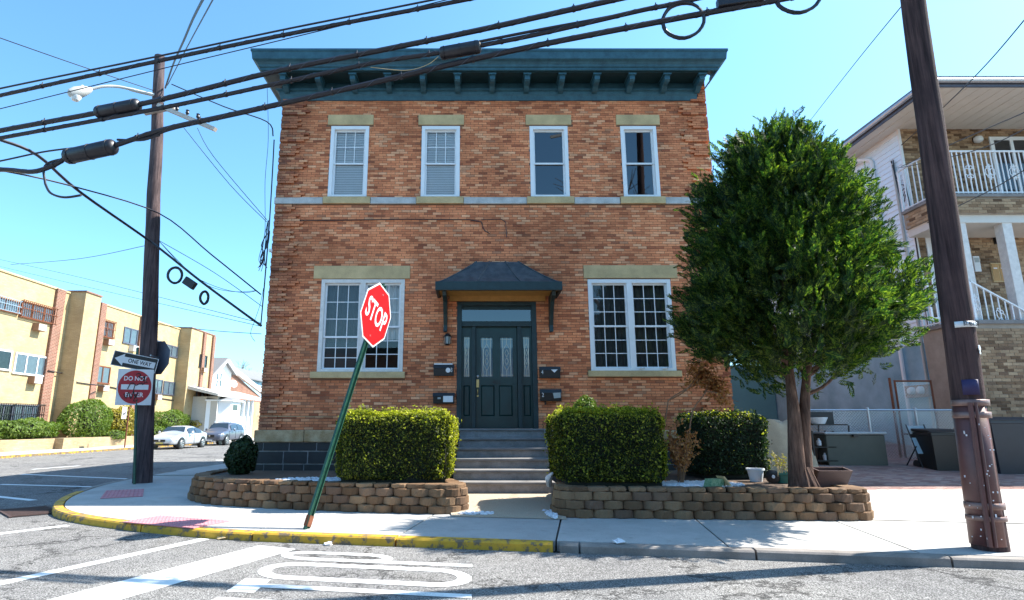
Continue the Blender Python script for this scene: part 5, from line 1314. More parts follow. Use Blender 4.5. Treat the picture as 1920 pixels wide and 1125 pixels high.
wireP([(-160, 289), (0, 259), (290, 205), (500, 161), (700, 118), (830, 98), (1000, 66), (1200, 20), (1260, 8), (1400, -24)], .034, 'third thick street cable, running into the splice before the cornice', **G)
wireP([(830, 92), (1000, 58), (1150, 30), (1300, -2)], .022, 'cable lashed beside the splice above the cornice', **G)
wireP([(218, 272), (307, 243), (420, 218), (520, 196), (700, 155), (960, 95), (1240, 40), (1430, 5), (1560, -20)], .042, 'lowest thick street cable, crossing the brick below the cornice', **G)
wireP([(220, 262), (270, 262), (307, 247), (345, 236)], .02, 'short loop of cable beside the lower splice case', **G)
wireP([(-140, 322), (0, 318), (60, 322), (100, 310), (123, 296)], .04, 'thick cable entering the left end of the lower splice case', **G)
wireP([(-140, 330), (0, 302), (80, 285), (150, 276), (220, 268), (300, 254)], .015, 'thin strand above the lower splice case', **G)
def splice(a, b, r, label, d=0):
    p, q = WPt(*a, d), WPt(*b, d); ax = (q - p); t = thing('splice_case', p, label, 'splice case', 'cable splice cases')
    MB().tube([p, p + ax * .03, p + ax * .06, p + ax * .94, p + ax * .97, q], [r * .5, r * .85, r, r, r * .85, r * .5], 14).build('case', 'rubber', t, True)
    for f in (.12, .5, .88): MB().tube([p + ax * (f - .012), p + ax * (f + .012)], r * 1.06, 14).build('clamp', 'rubber', t, True)
splice((122, 295), (217, 274), .13, 'large cylindrical splice case on the cables left of the pole')
splice((180, 212), (262, 196), .11, 'long dark splice case in front of the left pole')
splice((824, 101), (902, 87), .10, 'dark splice case on the cables before the cornice')
pS = WPt(1345, 10); t = thing('terminal_box', pS, 'dark cable terminal box at the top edge right of the coil', 'terminal box'); ax = (WPt(1430, -2) - pS); MB().obox(pS + ax * .5 + Vector((0, 0, .02)), ax * .5, Vector((.015, .08, 0)), Vector((0, 0, .085))).build('case', 'rubber', t, bevel=.01); MB().tube([pS + Vector((0, 0, -.08)), pS + ax + Vector((0, 0, -.085))], .02, 6).build('terminal_strip', 'rubber', t)
def coil(c, r, label, tilt=0, wraps=3, rr=.02, rv=Vector((1, -.18, 0)).normalized()):
    pts = []
    for k in range(wraps * 24 + 1):
        a = 2 * math.pi * k / 24; q = r * (1 + .03 * math.sin(k * .7)); pts.append(c + rv * (q * math.cos(a)) + Vector((0, 0, 1)) * (q * math.sin(a)) + wpn * (.012 * math.sin(k * .21)))
    o = MB().tube(pts, rr, 6).build('cable_coil', 'rubber', None, True); tag(o, label, 'cable coil', 'coils of spare cable')
coil(WPt(1281, 38), .285, 'large coil of spare cable hanging before the sky above the cornice'); coil(WPt(1496, -12), .30, 'coil of spare cable cut by the top edge of the picture')
wireP([(695, 126), (760, 132), (800, 122), (822, 106)], .005, 'pale thin wire looping below the cable at the cornice', mat='sandstone', **G)
# hanging loop under the lower splice
wireP([(85, 345), (82, 318), (92, 305), (118, 298)], .02, 'cable dropping from the lower splice case', **G)
wireP([(85, 345), (95, 362), (120, 370), (152, 366)], .02, 'bottom of the cable loop below the lower splice case', **G)
# wires to and from the left pole and the brick building
def W3(*pts): return [onY(u, v, Y) for u, v, Y in pts]
def drop(label, r, *pts): return wire('service_wire', smooth_path(W3(*pts), 5), r, label, 'wire', group='service wires at the left pole')
drop('cable from the left through the pole down to the building corner, with coils', .03, (0, 262, 10), (70, 291, 10.6), (150, 360, 12), (285, 455, LY - .25), (380, 530, 13.9), (490, 611, D + .3))
drop('wire from lower left to the pole and on to the building', .017, (-40, 312, 10), (120, 345, 11.5), (298, 400, LY - .2), (397, 478, 13.9), (489, 552, D + .3))
drop('thin wire from the upper left sky to the pole', .01, (-40, 57, 11), (140, 120, 12.5), (289, 170, LY - .1))
drop('wavy wire rising from the pole top to the picture edge', .022, (310, 165, LY), (325, 120, 13), (345, 75, 11), (362, 35, 9.5), (384, -8, 8))
drop('straight wire rising from the pole top beside the wavy one', .012, (314, 160, LY), (350, 90, 11.5), (402, -6, 8))
drop('wire from the pole to the bracket at the cornice end', .016, (322, 158, LY), (420, 200, 13.9), (500, 228, D + .2), (512, 255, D + .1))
drop('thin wire from the crossarm to the corner wires', .008, (345, 240, LY), (430, 345, 13.9), (500, 416, D + .2))
drop('second thin wire from the crossarm to the corner wires', .008, (370, 240, LY), (400, 293, 14), (500, 412, D + .25))
drop('thin pair strand low across the sky to the building', .009, (-40, 478, 30), (150, 520, 24), (490, 606, D + .5))
drop('lower strand of the low pair across the sky', .008, (-40, 490, 30), (150, 535, 24), (490, 612, D + .6))
drop('wire from the pole above the yellow apartments', .008, (20, 496, 20), (150, 485, 17), (275, 460, LY))
drop('thin wire from the pole low to the brick corner', .008, (292, 608, LY), (400, 620, 14), (490, 626, D + .4))
drop('slack wire sagging from the pole to the corner', .007, (298, 452, LY), (360, 515, 14), (430, 545, 13.8), (480, 545, D + .3))
drop('second slack wire sagging from the pole to the corner', .007, (298, 452, LY), (380, 530, 14), (450, 548, 13.8), (482, 545, D + .3))
drop('taut thin wire from the pole to the corner', .008, (298, 451, LY), (400, 510, 14), (492, 575, D + .3))
dc = onY(328, 516, 14.0); rvd = Vector((1, -.3, -.75)).normalized()
for u, v, rr_, lab in ((328, 516, .19, 'round coil of cable hanging beside the left pole'), (383, 558, .15, 'narrow coil of cable hanging nearest the brick building')):
    c_ = onY(u, v, 14.0); pts = []
    for k in range(3 * 20 + 1):
        a = 2 * math.pi * k / 20; pts.append(c_ + Vector((rr_ * (.75 if u < 350 else .5) * math.cos(a) + .006 * math.sin(k), rr_ * .3 * math.cos(a), rr_ * (1.05 + .04 * math.sin(k * .9)) * math.sin(a))))
    o = MB().tube(pts, .03, 6).build('cable_coil', 'rubber', None, True); tag(o, lab, 'cable coil', 'coils of spare cable')
tb = onY(356, 531, 13.9); t = thing('terminal_box', tb, 'small dark terminal box on the cable between two coils', 'terminal box')
MB().obox(tb, Vector((.13, 0, -.085)), Vector((.0, .07, 0)), Vector((.05, 0, .085))).build('case', 'rubber', t, bevel=.02); MB().tube([tb + Vector((-.08, 0, .15)), tb + Vector((0, 0, .05))], .008, 5).build('hanger', 'steel', t)
# tangle of drops at the building corner
tg = thing('wire_tangle', (XL - .06, D - .02, onY(495, 480, D).z), 'tangle of loose service wires at the left corner of the building', 'wires')
for k in range(9):
    u0 = 495 + rng.uniform(-3, 5); pts = [onY(u0 + 6, 420 + rng.uniform(-10, 20), D - .05), onY(u0 + rng.uniform(-6, 4), 460, D - .1), onY(u0 + rng.uniform(-12, 3), 480 + rng.uniform(-5, 10), D - .14), onY(u0 + rng.uniform(-14, 2), 500 + rng.uniform(-5, 10), D - .1)]
    MB().tube(smooth_path(pts, 4), .012 if k < 5 else .007, 5).build('wire', 'rubber', tg)
drop('thin wire hanging down the left edge of the brick front', .006, (501, 165, D - .5), (503, 260, D - .3), (497, 340, D - .2), (497, 430, D - .15), (490, 480, D - .15))
drop('thin slack wire loop hanging at the lower left corner', .006, (494, 540, D - .1), (488, 570, D - .2), (478, 600, D - .25), (470, 625, D - .2), (478, 640, D - .1))
drop('conduit wire running up the left corner of the building', .015, (514, 262, D - .05), (511, 320, D - .05), (505, 420, D - .05), (497, 520, D - .05), (489, 610, D - .05))
# wires on the right-hand side
def rw(label, r, *pts): return wire('service_wire', smooth_path(W3(*pts), 5), r, label, 'wire', group='service wires at the right house')
rw('thin wire from the street line down behind the cedar top', .009, (1700, 0, 8.0), (1610, 110, 11), (1530, 212, 15), (1505, 245, 17))
rw('wire from upper right past the pole to the house eave', .012, (1935, 20, 8.5), (1850, 120, 10.5), (1770, 200, 13.2), (1690, 272, 15.4))
rw('wire crossing before the balcony to the house corner, upper', .01, (1935, 205, 9.5), (1830, 250, 11.5), (1740, 290, 13.8), (1690, 312, 15.3))
rw('wire crossing before the balcony rail, middle', .01, (1935, 235, 9.5), (1850, 275, 11.5), (1760, 300, 13.5), (1684, 315, 15.3))
rw('wire crossing the balcony front, lower', .01, (1935, 310, 10), (1860, 355, 11.5), (1790, 390, 13.2), (1726, 425, 15.2))
# ================================================================== YELLOW APARTMENT BLOCK (faces the side street, +X)
AX = -26.0; TWX = -25.0
apt = thing('apartment_building', (AX, 42, .15), 'three storey yellow brick apartment block with flat roof across the side street', 'building')
zr = onX(0, 508, AX).z; yA, yB = 22.0, onX(118, 650, AX).y
yT1 = onX(182, 620, TWX).y; yW2 = onX(336, 640, AX).y; yT2 = onX(398, 690, TWX).y
segs = [('wing_wall', AX, yA, yB, 'yellow_brick'), ('tower_wall', TWX, yB, yT1, 'yellow_brick'), ('wing_wall', AX, yT1, yW2, 'yellow_brick'), ('tower_wall', TWX, yW2, yT2, 'yellow_brick')]
for nm, X, a, b, mt in segs:
    MB().box(X - 14, X, a, b - .002, .1, zr if nm[0] == 'w' else zr + .12).build(nm, mt, apt)
    MB().box(X - 14.05, X + .06, a - (.06 if nm[0] == 't' else 0), b + .03, (zr if nm[0] == 'w' else zr + .12) + .002, (zr if nm[0] == 'w' else zr + .12) + .10).build('coping', 'dark_brick' if nm[0] == 't' else 'sandstone', apt)
def apil(u, v, X, w):
    y = onX(u, v, X).y; MB().box(X, X + .16, y - w / 2, y + w / 2, .1, zr + .05).build('pilaster', 'dark_brick', apt)
    return y
for u, v, X, w in ((98, 640, AX, .75), (183, 640, AX + .1, .6), (262, 640, AX, .6), (335, 690, AX, .6), (374, 720, TWX, .5), (392, 720, TWX, .5)): apil(u, v, X, w)
def awin(X, u0, v0, u1, v1, divs, label_mat='steel', bars=None, curtain='curtain', frame='sign_back'):
    """window between two picture corners measured on the wall plane"""
    a = onX(u0, v0, X); b = onX(u1, v1, X); y0, y1 = a.y, b.y; zt_, zb_ = max(a.z, b.z), min(a.z, b.z)
    f = MB(); t = .09
    f.box(X, X + .07, y0, y0 + t, zb_, zt_); f.box(X, X + .07, y1 - t, y1, zb_, zt_); f.box(X, X + .07, y0 + t, y1 - t, zt_ - t, zt_); f.box(X, X + .09, y0 - .05, y1 + .05, zb_ - .08, zb_ + .01)
    for k in range(1, divs): yy = y0 + (y1 - y0) * k / divs; f.box(X, X + .06, yy - .04, yy + .04, zb_ + .01, zt_ - t)
    W = f.build('window', frame, apt)
    cm = MB(); n = 30
    for i in range(n):
        ya, yb_ = y0 + .03 + (y1 - y0 - .06) * i / n, y0 + .03 + (y1 - y0 - .06) * (i + 1) / n; xa, xb = X + .012 + .008 * math.sin(i * 1.7), X + .012 + .008 * math.sin((i + 1) * 1.7)
        cm.poly([(xa, ya, zb_), (xb, yb_, zb_), (xb, yb_, zt_ - .03), (xa, ya, zt_ - .03)])
    cm.build('curtain', curtain, W, True)
    for k in range(divs):
        pa_, pb2 = y0 + (y1 - y0) * k / divs + .03, y0 + (y1 - y0) * (k + 1) / divs - .03; MB().poly([(X + .035, pa_, zb_), (X + .035, pb2, zb_), (X + .035, pb2, zt_ - .02), (X + .035, pa_, zt_ - .02)]).build('pane', 'glass', W)
    if bars:
        bm_ = MB(); yy = y0
        while yy < y1: bm_.box(X + .16, X + .185, yy, yy + .03, zb_ - .05, zt_ + .05); yy += .16
        for z in (zb_ - .05, (zb_ + zt_) / 2, zt_ + .02): bm_.box(X + .155, X + .19, y0 - .05, y1 + .05, z, z + .035)
        for yy in (y0, y1 - .04):
            for z in (zb_, zt_ - .04): bm_.box(X + .06, X + .16, yy, yy + .04, z, z + .04)
        bm_.build('window_guard', bars, W)
    return y0, y1, zb_, zt_
def ac(X, u, v, label, w=.66, h=.42, grille='ac_white'):
    p = onX(u, v, X); r = thing('air_conditioner', (X, p.y, p.z), label, 'air conditioner', 'air conditioners on the apartment block')
    MB().box(X, X + .38, p.y - w / 2, p.y + w / 2, p.z - h / 2, p.z + h / 2).build('sleeve', 'ac_brown' if grille == 'ac_white' else 'ac_white', r)
    g_ = MB().box(X + .38, X + .40, p.y - w / 2 + .03, p.y + w / 2 - .03, p.z - h / 2 + .03, p.z + h / 2 - .03).build('grille', 'ac_white', r)
    for k in range(4): z = p.z - h / 2 + .09 + k * .08; MB().box(X + .402, X + .408, p.y - w / 2 + .07, p.y + w / 2 - .07, z, z + .028).build('louvre', 'black', g_)
awin(AX, -14, 553, 32, 587, 2, bars='steel', frame='rust'); awin(AX, 40, 563, 100, 607, 3, bars='rust', curtain='curtain', frame='rust')
awin(AX, -40, 648, 17, 693, 2, curtain='curtain_dark', frame='white'); awin(AX, 29, 660, 86, 705, 3, frame='white')
awin(AX, -30, 756, 18, 796, 3, bars='black', curtain='curtain_dark'); awin(AX, 25, 758, 74, 796, 3, bars='black')
awin(AX, 190, 599, 210, 634, 2, bars='rust', frame='rust'); awin(AX, 233, 612, 255, 647, 2)
awin(AX, 179, 684, 203, 719, 2, frame='rust'); awin(AX, 287, 710, 302, 738, 2); awin(AX, 307, 714, 325, 740, 2); awin(AX, 312, 645, 331, 670, 2); awin(AX, 288, 636, 303, 664, 2)
awin(TWX, 374.5, 664, 386, 690, 1, frame='black', curtain='curtain_dark'); awin(TWX, 369, 724, 381, 750, 1); awin(TWX, 366, 784, 375, 805, 1, frame='steel', curtain='curtain_dark')
ac(AX, 68, 614, 'brown sleeved air conditioner under the barred top floor window, nearest end'); ac(AX, 60, 713, 'air conditioner under the wide middle floor window of the yellow block')
ac(AX, 199, 642, 'air conditioner under a top floor window beside the first tower'); ac(AX, 189, 728, 'air conditioner under a middle floor window beside the first tower')
ac(AX, 246, 654, 'white air conditioner above the one way sign', grille='w'); ac(AX, 291, 745, 'small air conditioner low behind the corner pole')
ac(TWX, 378, 694, 'upper air conditioner on the far tower of the yellow block'); ac(TWX, 374, 755, 'lower air conditioner on the far tower of the yellow block')
pts = [onX(90, 695, AX + .2), onX(118, 700, AX + .2)] + [onX(u, v, TWX + .05) for u, v in ((145, 717), (180, 722))] + [onX(u, v, AX + .05) for u, v in ((205, 725), (290, 745), (335, 752))]
wire('apartment_cable', pts, .035, 'dark cable slung along the yellow apartment wall between floors')
# brick planter wall in front
pw = thing('planter_wall', (-24.2, 32, .15), 'low buff brick planter wall before the yellow apartments', 'wall')
yk = onX(112, 830, -23.9).y; pz = onX(100, 822, -24.3).z
MB().box(-24.6, -24.2, 20, yk, .1, pz).build('wall_run', 'tan_brick_far', pw); MB().box(-24.6, -23.7, yk, yk + 3.2, .1, pz + .01).build('wall_pier', 'tan_brick_far', pw); MB().box(-24.6, -24.2, yk + 3.2, 47, .1, pz).build('wall_run', 'tan_brick_far', pw)
sheet('apartment_lawn', [(-26.1, 18), (-24.55, 18), (-24.55, 58), (-26.1, 58)], 'soil', pz - .08)
gb_ = dict(group='shrubs before the yellow apartments')
def ap_bush(u, v0, v1, ru, X, label, mat, leaf, n, flat=None, lumpy=.16):
    a = onX(u, v1, X); b = onX(u, v0, X); e = onX(u + ru, v1, X); rz = (b.z - a.z) / 2; bush('apartment_shrub', (X, a.y, (a.z + b.z) / 2), (.85 if rz > .8 else 1.1, (abs(e.y - a.y)), rz), label, n, mat, leaf, lumpy=lumpy, **gb_)
ap_bush(38, 786, 824, 62, -25.1, 'wide low juniper at the near end of the apartment planter', 'bush_green', .085, 5200, lumpy=.22)
ap_bush(157, 748, 826, 43, -24.9, 'tall square green arborvitae in front of the yellow block', 'bush_green', .085, 6500, lumpy=.07)
ap_bush(222, 762, 824, 28, -25.0, 'golden leaved shrub behind the parking sign', 'bush_yellow', .085, 3800)
ap_bush(203, 806, 826, 18, -24.8, 'little low green shrub at the foot of the arborvitae', 'bush_green', .07, 1600)
ap_bush(315, 769, 812, 34, -25.0, 'round speckled green shrub behind the silver car', 'bush_green', .085, 4000)
ap_bush(290, 800, 826, 16, -24.7, 'low bright shrub left of the silver car', 'bush_green', .08, 1600); ap_bush(362, 786, 806, 14, -25, 'small golden shrub at the end of the yellow block', 'bush_yellow', .08, 1600)

# ================================================================== CARS (built along +x = front, then turned)
def car(name, loc, rz, L, W_, H_, paint, label, suv):
    r = thing(name, (0, 0, 0), label, 'car')
    hl = L / 2; sill = .22 if not suv else .30
    # stations along the length: x, sill z, shoulder z, roof z (centre), half widths at sill / shoulder / roof
    belt = .92 if not suv else 1.08; hood = .86 if not suv else 1.04
    if not suv:
        S = [(-hl, .42, .82, .86, .60, .66, .62), (-hl + .12, .30, .92, .96, .78, .82, .74), (-hl + .7, sill, .97, 1.02, .86, .89, .72), (-hl + 1.15, sill, .96, 1.27, .89, .91, .62), (-hl + 1.75, sill, .95, H_ - .02, .90, .92, .58), (-.1, sill, .94, H_, .90, .92, .60), (.45, sill, .93, H_ - .06, .90, .92, .60), (hl - 1.55, sill, .91, 1.03, .89, .91, .68), (hl - 1.2, sill, .88, .93, .88, .90, .74), (hl - .5, sill, .78, .83, .84, .87, .70), (hl - .12, .28, .66, .70, .74, .78, .62), (hl, .36, .56, .58, .58, .62, .52)]
    else:
        S = [(-hl, .45, .95, 1.0, .66, .72, .64), (-hl + .1, .36, 1.06, 1.15, .80, .84, .68), (-hl + .45, sill, 1.10, 1.50, .86, .90, .64), (-hl + .9, sill, 1.10, H_ - .06, .89, .92, .63), (-hl + 1.7, sill, 1.09, H_, .90, .92, .64), (-.1, sill, 1.08, H_, .90, .92, .65), (.5, sill, 1.07, H_ - .06, .90, .92, .64), (hl - 1.45, sill, 1.06, 1.18, .89, .92, .72), (hl - 1.15, sill, 1.04, 1.09, .88, .91, .78), (hl - .45, sill, .96, 1.01, .85, .88, .74), (hl - .1, .32, .80, .84, .78, .82, .66), (hl, .42, .66, .68, .64, .68, .56)]
    m = MB(); n = 11
    def ring_(s):
        x, zs, zm, zr_, ws, wm, wr = s; pts = []
        half = [(ws * .93, zs), (ws, zs + (zm - zs) * .18), (wm, zs + (zm - zs) * .62), (wm * .975, zm), (wr + (wm * .97 - wr) * .12, zr_ - (zr_ - zm) * .12), (wr * .75, zr_ - (zr_ - zm) * .02)]
        return [(x, -y, z) for y, z in half] + [(x, 0, zr_ + .008)] + [(x, y, z) for y, z in half[::-1]]
    RR = [ring_(s) for s in S]; k = len(RR[0])
    for q in RR: m.v += q
    for i in range(len(RR) - 1):
        for j in range(k - 1): m.f.append((i * k + j, (i + 1) * k + j, (i + 1) * k + j + 1, i * k + j + 1))
        m.f.append((i * k + k - 1, (i + 1) * k + k - 1, (i + 1) * k, i * k))
    m.f.append(tuple(range(k))); e = (len(RR) - 1) * k; m.f.append(tuple(e + j for j in reversed(range(k))))
    m.f = [tuple(reversed(f)) for f in m.f]
    body = m.build('body', paint, r, True); sb = body.modifiers.new('sub', 'SUBSURF'); sb.levels = sb.render_levels = 2
    bpy.context.view_layer.update()
    # glass: patches between stations, set a little proud of the smoothed shell
    def P(i, f, s, top):      # point on the greenhouse side: station blend i, height fraction f, side s
        a, b = S[int(i)], S[min(int(i) + 1, len(S) - 1)]; t = i - int(i); q = [x + (y - x) * t for x, y in zip(a, b)]
        x, zs, zm, zr_, ws, wm, wr = q; y = wm * .975 + (wr + .02 - wm * .975) * f; z = zm + (zr_ - zm) * f; return (x, s * (y + .012), z)
    cab = [i for i, s in enumerate(S) if s[3] > s[2] + .2]; i0, i1 = cab[0], cab[-1]
    for s in (-1, 1):
        for (a, b, nm) in ((i0 + .05, i0 + (i1 - i0) * .50, 'rear_window'), (i0 + (i1 - i0) * .54, i1 + .35, 'front_window')):
            g_ = MB(); ks = 6; lo = [P(a + (b - a) * t / ks, .06, s, 0) for t in range(ks + 1)]; hi = [P(a + (b - a) * t / ks, .74, s, 1) for t in range(ks + 1)]
            for t in range(ks): f = [lo[t], lo[t + 1], hi[t + 1], hi[t]]; g_.poly(f if s < 0 else f[::-1])
            g_.build(nm, 'car_glass', r)
        MB().lathe((P(i1 + .2, 0, s, 0)[0] - .05, s * 1.0, S[i1][2] + .06), [(.02, 0), (.1, .03), (.1, .1), (.05, .14)], 10, (0, s, .1)).build('mirror', paint, r, True)
        for fx_ in (.35, -.75): MB().box(fx_ - .1, fx_ + .1, s * .925 - .012, s * .925 + .012, S[5][2] - .13, S[5][2] - .10).build('door_handle', paint, r)
        for fx_ in (.98, -.15, -1.2): MB().box(fx_ - .006, fx_ + .006, s * .918 - .006, s * .918 + .008, sill + .12, S[5][2] - .02).build('door_gap', 'black', r)
        hl_ = MB().prism([(hl - .42, s * .80, S[-3][2] - .08), (hl - .10, s * .60, S[-2][2] - .03), (hl - .12, s * .66, S[-2][2] - .16), (hl - .45, s * .885, S[-3][2] - .20)], (0.04, s * .025, .03)); hl_.build('headlight', 'lamp_glass', r)
    ws_ = S[i1 + 1]; wr_ = S[i1]
    MB().poly([(ws_[0] + .02, -.72, ws_[3] + .015), (ws_[0] + .02, .72, ws_[3] + .015), (wr_[0] + .03, .56, wr_[3] - .03), (wr_[0] + .03, -.56, wr_[3] - .03)]).build('windscreen', 'car_glass', r)
    ra, rb = S[i0 - 1], S[i0 + (1 if not suv else 0)]
    MB().poly([(ra[0] - .0, .62, ra[3] + .03), (ra[0] - .0, -.62, ra[3] + .03), (rb[0] - .02, -.5, rb[3] - .03), (rb[0] - .02, .5, rb[3] - .03)]).build('rear_screen', 'car_glass', r)
    MB().box(hl - .06, hl + .012, -.34, .34, .46 if not suv else .58, .60 if not suv else .78).build('grille', 'black', r, bevel=.02)
    MB().lathe((hl + .012, 0, .55 if not suv else .70), [(.06, 0), (.06, .012)], 12, (1, 0, 0)).build('badge', 'rim', r)
    MB().box(hl - .02, hl + .02, -.22, .22, .34, .44).build('number_plate', 'plate' if not suv else 'sign_white', r)
    MB().box(hl - .10, hl + .0, -.55, .55, .24, .31).build('lower_intake', 'black', r)
    wr = .33 if not suv else .37
    for fx_, nm in ((hl - .95, 'f'), (-hl + 1.0, 'r')):
        for s in (-1, 1):
            MB().lathe((fx_, s * .70, wr + .015), [(wr + .055, 0), (wr + .055, .222)], 22, (0, s, 0)).build('wheel_arch', 'black', r)
            wh = MB().lathe((fx_, s * .74, wr), [(wr * .6, 0), (wr, .02), (wr, .19), (wr * .78, .21), (wr * .68, .20)], 24, (0, s, 0)).build('tyre', 'black', r, True)
            rm = MB().lathe((fx_, s * .94, wr), [(wr * .70, 0), (wr * .66, .012), (wr * .60, -.03)], 20, (0, s, 0))
            for q in range(7):
                a = q * 2 * math.pi / 7; rm.bar((fx_, s * .945, wr), (fx_ + math.cos(a) * wr * .64, s * .945, wr + math.sin(a) * wr * .64), .06, .02, up=(0, 1, 0))
            rm.build('rim', 'rim', r)
    if suv:
        for s in (-1, 1): MB().tube([(-1.6, s * .62, H_ - .04), (-1.4, s * .62, H_ + .05), (.1, s * .62, H_ + .05), (.35, s * .62, H_ - .03)], .025, 6).build('roof_rail', 'steel', r, True)
    r.location = loc; r.rotation_euler = (0, 0, rz); return r
c1_ = onX(343, 846, -18.3)
car('parked_car', (-19.2, c1_.y + 1.2, RZ), -math.pi / 2, 4.85, 1.84, 1.45, 'car_silver', 'silver sedan parked at the far kerb of the side street', False)
car('parked_car', (-19.35, c1_.y + 8.3, RZ), -math.pi / 2, 4.65, 1.84, 1.70, 'car_grey', 'dark grey sport utility car parked behind the silver sedan', True)

# ================================================================== HOUSES AT THE END OF THE SIDE STREET (they face the street, +X)
HX0 = -25.5
hw = thing('white_house', (HX0, 60, .15), 'white gabled house with porch and bay window beyond the yellow apartments', 'house')
pk, ra_, rb_ = onX(417.5, 675, HX0), onX(394, 700, HX0), onX(434, 699, HX0); ze = min(ra_.z, rb_.z)
MB().prism([(HX0, ra_.y, .1), (HX0, rb_.y, .1), (HX0, rb_.y, rb_.z), (HX0, pk.y, pk.z), (HX0, ra_.y, ra_.z)][::-1], (-10, 0, 0)).build('wall', 'house_white', hw)
for q, ov in ((ra_, -.5), (rb_, .45)):
    e_ = Vector((HX0, q.y + ov, q.z - abs(ov) * (pk.z - q.z) / abs(pk.y - q.y)))
    MB().prism([(HX0 + .5, pk.y, pk.z), (HX0 + .5, e_.y, e_.z), (HX0 + .5, e_.y, e_.z + .2), (HX0 + .5, pk.y, pk.z + .25)], (-10.6, 0, 0)).build('roof', 'shingle', hw)
    MB().bar((HX0 + .53, pk.y, pk.z + .02), (HX0 + .53, e_.y, e_.z - .0), .06, .34, up=(1, 0, 0)).build('bargeboard', 'white', hw)
for u0, u1 in ((404.5, 409.5), (411, 416)):
    w0, w1 = onX(u0, 724, HX0 + .03), onX(u1, 700, HX0 + .03); W = MB().box(HX0 + .002, HX0 + .05, w0.y - .1, w1.y + .1, w0.z - .1, w1.z + .1).build('window', 'white', hw)
    zm_ = (w0.z + w1.z) / 2
    MB().box(HX0 + .052, HX0 + .06, w0.y, w1.y, w0.z, zm_ - .04).build('pane', 'car_glass', W); MB().box(HX0 + .052, HX0 + .06, w0.y, w1.y, zm_ + .04, w1.z).build('pane', 'car_glass', W)
PX0 = -22.8                                              # porch front
pa_, pb2 = onX(403, 790, PX0), onX(478, 790, PX0); zpr = onX(410, 737, PX0).z
yP0, yP1 = onX(403, 745, PX0).y, onX(470, 760, PX0).y
MB().box(HX0 + .002, PX0, yP0 + .6, yP0 + 1.8, .1, zpr - .3).build('porch_wall', 'lamp_grey', hw)
MB().box(HX0 + .002, PX0 - .9, yP0 + 2.2, yP1 + 3, .1, zpr - .3).build('porch_wall', 'lamp_grey', hw)
MB().prism([(HX0, yP0 - .6, zpr + .7), (PX0 + .5, yP0 - .6, zpr - .12), (PX0 + .5, yP0 - .6, zpr - .32), (HX0, yP0 - .6, zpr + .4)], (0, yP1 - yP0 + 4.2, 0)).build('porch_roof', 'lamp_grey', hw)
def swin(X, u0, v0, u1, v1):
    a_, b_ = onX(u0, v1, X), onX(u1, v0, X); W = MB().box(X + .001, X + .04, a_.y, b_.y, a_.z, b_.z).build('window', 'white', hw); d_ = (b_.y - a_.y) * .14; zm_ = (a_.z + b_.z) / 2
    MB().box(X + .042, X + .05, a_.y + d_, b_.y - d_, a_.z + .12, zm_ - .06).build('pane', 'grey_lid', W); MB().box(X + .042, X + .05, a_.y + d_, b_.y - d_, zm_ + .06, b_.z - .12).build('pane', 'car_glass', W)
swin(PX0, 411, 750, 420, 785)
BX0 = -21.9; y0_, y1_ = onX(431, 780, BX0).y, onX(449, 780, BX0).y; zbt = onX(440, 753, BX0).z
MB().prism([(PX0 - .9, y0_ - .9, .1), (BX0, y0_, .1), (BX0, y1_, .1), (PX0 - .9, y1_ + .9, .1)], (0, 0, zbt - .1)).build('bay', 'house_white', hw)
MB().prism([(PX0 - .9, y0_ - 1.2, zbt), (BX0 + .25, y0_ - .15, zbt), (BX0 + .25, y1_ + .15, zbt), (PX0 - .9, y1_ + 1.2, zbt)], (0, 0, .12)).build('bay_eave', 'white', hw)
m = MB(); apx = (PX0 - .9, (y0_ + y1_) / 2, zbt + 1.0); rim_ = [(PX0 - .9, y0_ - 1.2, zbt + .12), (BX0 + .25, y0_ - .15, zbt + .12), (BX0 + .25, y1_ + .15, zbt + .12), (PX0 - .9, y1_ + 1.2, zbt + .12)]
for p, q in zip(rim_, rim_[1:]): m.poly([p, q, apx])
m.build('bay_roof', 'shingle', hw)
swin(BX0, 432, 757, 447, 785)
for u in (456, 464, 472):
    q = onX(u, 770, PX0 + .2); MB().box(PX0 + .1, PX0 + .3, q.y - .1, q.y + .1, .1, zpr - .34).build('porch_post', 'white', hw)
for k in range(7): q = onX(398 + k * 11, 800, PX0 + .6); MB().box(PX0 + .55, PX0 + .62, q.y, q.y + 1.0, .1, 1.0).build('porch_rail', 'white', hw)
BHX = -26.6
bh = thing('brick_house', (BHX, 72, .15), 'dark brick house with white edged sloping gable beyond the white house', 'house')
k0, k1 = onX(427, 690, BHX), onX(484, 733, BHX)
MB().prism([(BHX, k0.y, .1), (BHX, k1.y + 3, .1), (BHX, k1.y + 3, k1.z - 1.2), (BHX, k0.y, k0.z)][::-1], (-9, 0, 0)).build('wall', 'dark_brick', bh)
sl3 = (k1.z - k0.z) / (k1.y - k0.y)
MB().bar((BHX + .2, k0.y, k0.z + .1), (BHX + .2, k1.y + 3.2, k0.z + .1 + sl3 * (k1.y + 3.2 - k0.y)), .5, .35, up=(1, 0, 0)).build('bargeboard', 'house_white', bh)
d0_, d1_ = onX(436, 707, BHX - 4), onX(500, 705, BHX - 4)
MB().box(BHX - 8, BHX - 4, d0_.y, d0_.y + 26, 3, onX(450, 706, BHX - 4).z).build('dormer', 'stucco', bh)
MB().prism([(BHX - 3.6, d0_.y - 1, onX(450, 707, BHX - 3.6).z), (BHX - 3.6, d0_.y + 27, onX(450, 707, BHX - 3.6).z), (BHX - 7, d0_.y + 27, onX(450, 690, BHX - 7).z), (BHX - 7, d0_.y - 1, onX(436, 691, BHX - 7).z)][::-1], (0, 0, .15)).build('roof', 'shingle', bh)
